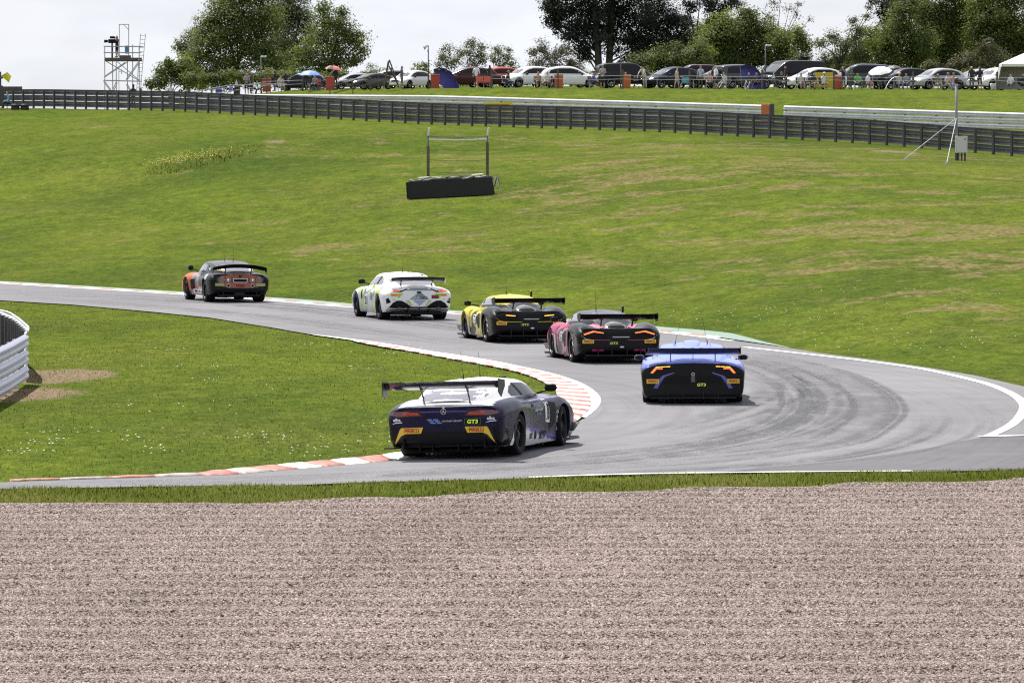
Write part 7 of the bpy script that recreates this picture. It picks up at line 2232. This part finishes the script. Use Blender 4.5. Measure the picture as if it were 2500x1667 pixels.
for (a, b, dy) in (((951, 147), (937, 216), 0.), ((951, 147), (975, 215), 0.), ((957, 164), (946, 216), .55), ((950, 162), (973, 212), .55), ((948, 150), (936, 214), .5)):
    p, q = at(*a, 402.) - si, at(*b, 402.) - si
    p.y += dy; q.y += dy
    B().tube([p, q], .055, 6).build('timber', TIMBER, stl)
for k in range(5):
    t = (k + 1) / 6
    for (a, b) in (((951, 147), (937, 216)), ((951, 147), (975, 215))):
        p = (at(*a, 402.) - si) * (1 - t) + (at(*b, 402.) - si) * t
        B().box(p + Vector((0, .27, 0)), (.12, .6, .04)).build('step', TIMBER, stl)
# ------------------------------------------------------------------ parked cars behind the crowd
SHAPES = {}
def parked_proto(kind):
    c = Car('parked_car', 'x y z w', 'car', (0, 0, 0), 90.)
    if kind == 'van':
        sb = [sec_body(-2.4, .35, .86, .95, .80, 1.0), sec_body(-2.3, .3, .94, 1.02, .86, 1.05), sec_body(0, .3, .96, 1.02, .88, 1.05), sec_body(1.5, .3, .95, 1.0, .86, 1.06), sec_body(2.2, .3, .9, .88, .75, .96), sec_body(2.45, .35, .75, .75, .6, .82)]
        sc_ = [sec_cabin(-2.38, .88, .78, 1.90, .9), sec_cabin(-2.2, .92, .82, 1.95, .9), sec_cabin(0, .93, .84, 1.97, .9), sec_cabin(.8, .92, .80, 1.90, .9), sec_cabin(1.3, .88, .72, 1.62, .9), sec_cabin(1.9, .82, .66, 1.12, .9)]
        sw = [(-2.0, 1.15), (.9, 1.15), (1.4, 1.15), (.95, 1.72), (.6, 1.78), (-2.0, 1.78)]; ws = [(-.66, 1.18), (.66, 1.18), (.60, 1.72), (-.60, 1.72)]; wr = [(-.62, 1.15), (.62, 1.15), (.58, 1.75), (-.58, 1.75)]; wx = 1.5; zr = .33
    elif kind == 'suv':
        sb = [sec_body(-2.3, .4, .82, .95, .70, 1.0), sec_body(-2.2, .32, .92, 1.0, .80, 1.05), sec_body(-1.2, .28, .95, 1.02, .85, 1.06), sec_body(0, .28, .94, 1.0, .85, 1.04), sec_body(1.2, .28, .95, .98, .82, 1.04), sec_body(2.0, .3, .90, .88, .72, .95), sec_body(2.3, .36, .76, .75, .6, .80)]
        sc_ = [sec_cabin(-2.2, .80, .62, 1.45, .9), sec_cabin(-1.9, .86, .68, 1.66, .9), sec_cabin(-.5, .88, .70, 1.74, .9), sec_cabin(.3, .87, .68, 1.70, .9), sec_cabin(.8, .84, .62, 1.45, .9), sec_cabin(1.3, .80, .58, 1.08, .9)]
        sw = [(-1.85, 1.12), (.95, 1.10), (.45, 1.52), (.1, 1.60), (-1.3, 1.60), (-1.7, 1.52)]; ws = [(-.60, 1.12), (.60, 1.12), (.54, 1.55), (-.54, 1.55)]; wr = [(-.62, 1.12), (.62, 1.12), (.54, 1.55), (-.54, 1.55)]; wx = 1.42; zr = .37
    else:
        lo = kind == 'sedan'
        t_ = .06 if lo else 0
        sb = [sec_body(-2.2, .36, .78, .84, .64, .90), sec_body(-2.1, .28, .86, .88, .72, .94), sec_body(-1.2, .24, .90, .90, .78, .96), sec_body(0, .22, .89, .88, .78, .94), sec_body(1.1, .22, .90, .86, .76, .92), sec_body(1.8, .24, .86, .76, .68, .84), sec_body(2.15, .3, .72, .62, .56, .68)]
        sc_ = [sec_cabin(-2.0 + t_, .72, .50, 1.05, .8), sec_cabin(-1.7, .78, .56, 1.28 - t_, .8), sec_cabin(-1.0, .80, .59, 1.44 - t_, .8), sec_cabin(-.2, .81, .60, 1.47 - t_, .8), sec_cabin(.35, .79, .57, 1.38 - t_, .8), sec_cabin(.9, .76, .54, 1.12, .8), sec_cabin(1.35, .72, .5, .92, .8)]
        sw = [(-1.55, .99), (.95, .96), (.45, 1.22), (.0, 1.33 - t_), (-.9, 1.33 - t_), (-1.4, 1.22 - t_)]; ws = [(-.52, .98), (.52, .98), (.46, 1.34 - t_), (-.46, 1.34 - t_)]; wr = [(-.50, 1.0), (.50, 1.0), (.46, 1.30 - t_), (-.46, 1.30 - t_)]; wx = 1.32; zr = .32
    c.body(sb, sc_, None, lambda *a: (1, 1, 1), subx=5, subs=4)
    for side in ('left', 'right'):
        c.decal('side_window', sw, side, GLASS, .006, .16)
        for x in (wx, -wx): c.decal('wheel_arch', [(x + (zr+.06)*math.cos(a*math.pi/8), zr + (zr+.06)*math.sin(a*math.pi/8)) for a in range(9)] + [(x - zr - .05, .26), (x + zr + .05, .26)], side, BLACK, .006, .12)
        c.decal('door_handle', [(-.35, .80), (-.18, .80), (-.18, .83), (-.35, .83)], side, CHROME, .008, .1)
    c.decal('windscreen', ws, 'front', M('windscreen_bright', (.05, .055, .06), .05, spec=1., coat=1.), .006, .16)
    c.decal('rear_window', wr, 'rear', GLASS, .006, .16)
    zl = sb[1][1][5][1] - .14
    for sg in (1, -1):
        c.decal('headlight', [(sg*.48, zl - .12), (sg*.74, zl - .08), (sg*.72, zl + .02), (sg*.5, zl - .02)], 'front', CHROME, .008, .1)
        c.decal('tail_light', [(sg*.60, zl - .10), (sg*.84, zl - .10), (sg*.84, zl + .05), (sg*.64, zl + .05)], 'rear', TAIL_DARK, .008, .1)
    c.decal('grille', [(-.36, zl - .22), (.36, zl - .22), (.36, zl - .08), (-.36, zl - .08)], 'front', BLACK, .008, .1)
    c.mirror(wx*.55, sb[3][1][3][0] + .08, sb[3][1][5][1] + .06, GLOSSBLACK, (.14, .20, .15), (wx*.55, sb[3][1][3][0] - .12, sb[3][1][5][1]), glass=False)
    c.wheels(wx, -wx, sb[3][1][3][0] + .03, zr, .22, rim_mat=M('alloy', (.35, .35, .37), .35, metal=.7), spokes=7)
    return c.root
proto_used = {}
def CP(rgb, rough=.25):
    k = 'park_%d_%d_%d' % tuple(int(q*999) for q in rgb)
    return M(k, rgb, rough, coat=.22, spec=.22)
def parked(px, d, kind, face, rgb, label, scale=1.):
    if kind not in SHAPES: SHAPES[kind] = parked_proto(kind); o = SHAPES[kind]
    else: o = copy_tree(SHAPES[kind])
    o.location = ground_pt(px, d); o.rotation_euler = (0, 0, R(face)); o.scale = (scale*1.12,)*3
    for ch in o.children:
        if ch.name.startswith('body'):
            ch.material_slots[0].link = 'OBJECT'; ch.material_slots[0].material = CP(rgb)
    return tag(o, label, 'car', 'cars parked behind the spectators')
SIL, WHT, BLK, DBL, MAR, RED, GRY = (.36, .37, .39), (.72, .72, .73), (.005, .005, .006), (.008, .012, .026), (.05, .010, .014), (.42, .03, .025), (.060, .060, .066)
parked(735, 431., 'hatch', 175, DBL, 'dark car beneath the left oaks behind the blue parasol', .86)
parked(862, 421., 'sedan', 200, SIL, 'silver car behind the ramp railing', .82)
parked(905, 417., 'sedan', 215, GRY, 'grey car behind the wooden stile', .80)
parked(1003, 414., 'hatch', 235, WHT, 'white car between the stile and the horn post', .86)
parked(948, 424., 'sedan', 190, SIL, 'silver car far behind the stile', .95)
parked(1142, 411., 'sedan', 190, (.05, .012, .014), 'black and dark red car behind the white-shirted person')
parked(1208, 413., 'sedan', 205, RED, 'red car right of the red chairs')
parked(1288, 412., 'hatch', 215, WHT, 'white hatchback with bright windscreen behind the seated hat wearer')
parked(1392, 411., 'hatch', 5, WHT, 'white car right of the orange bin with a stick')
parked(1450, 416., 'sedan', 185, RED, 'low red car behind the person with stretched legs', .72)
parked(1535, 411., 'suv', 10, BLK, 'black off-roader behind the orange bin and lamp post')
parked(1638, 410., 'hatch', 212, DBL, 'dark blue car with pale windscreen behind the child')
parked(1692, 418., 'suv', 190, MAR, 'maroon car behind the person at the table', .95)
parked(1760, 413., 'sedan', 214, BLK, 'black saloon with bright windscreen behind the fair-haired person')
parked(1812, 411., 'suv', 30, GRY, 'grey off-roader behind the blue wind shelter', .95)
parked(1928, 416., 'van', 214, (.006, .006, .008), 'black van, tallest of the parked vehicles')
parked(1985, 410., 'hatch', 208, WHT, 'white car behind the seated four')
parked(2098, 414., 'suv', 188, (.05, .055, .085), 'dark blue off-roader behind the bright green vest')
parked(2205, 413., 'hatch', 200, BLK, 'black car behind the black umbrella')
parked(2285, 411., 'hatch', 214, SIL, 'silver car behind the three seated by the camera pole')
parked(2383, 413., 'sedan', 205, (.30, .31, .33), 'grey car behind the grey-haired person', 1.02)
parked(2432, 411., 'hatch', 222, WHT, 'white car left of the gazebo', 1.05)
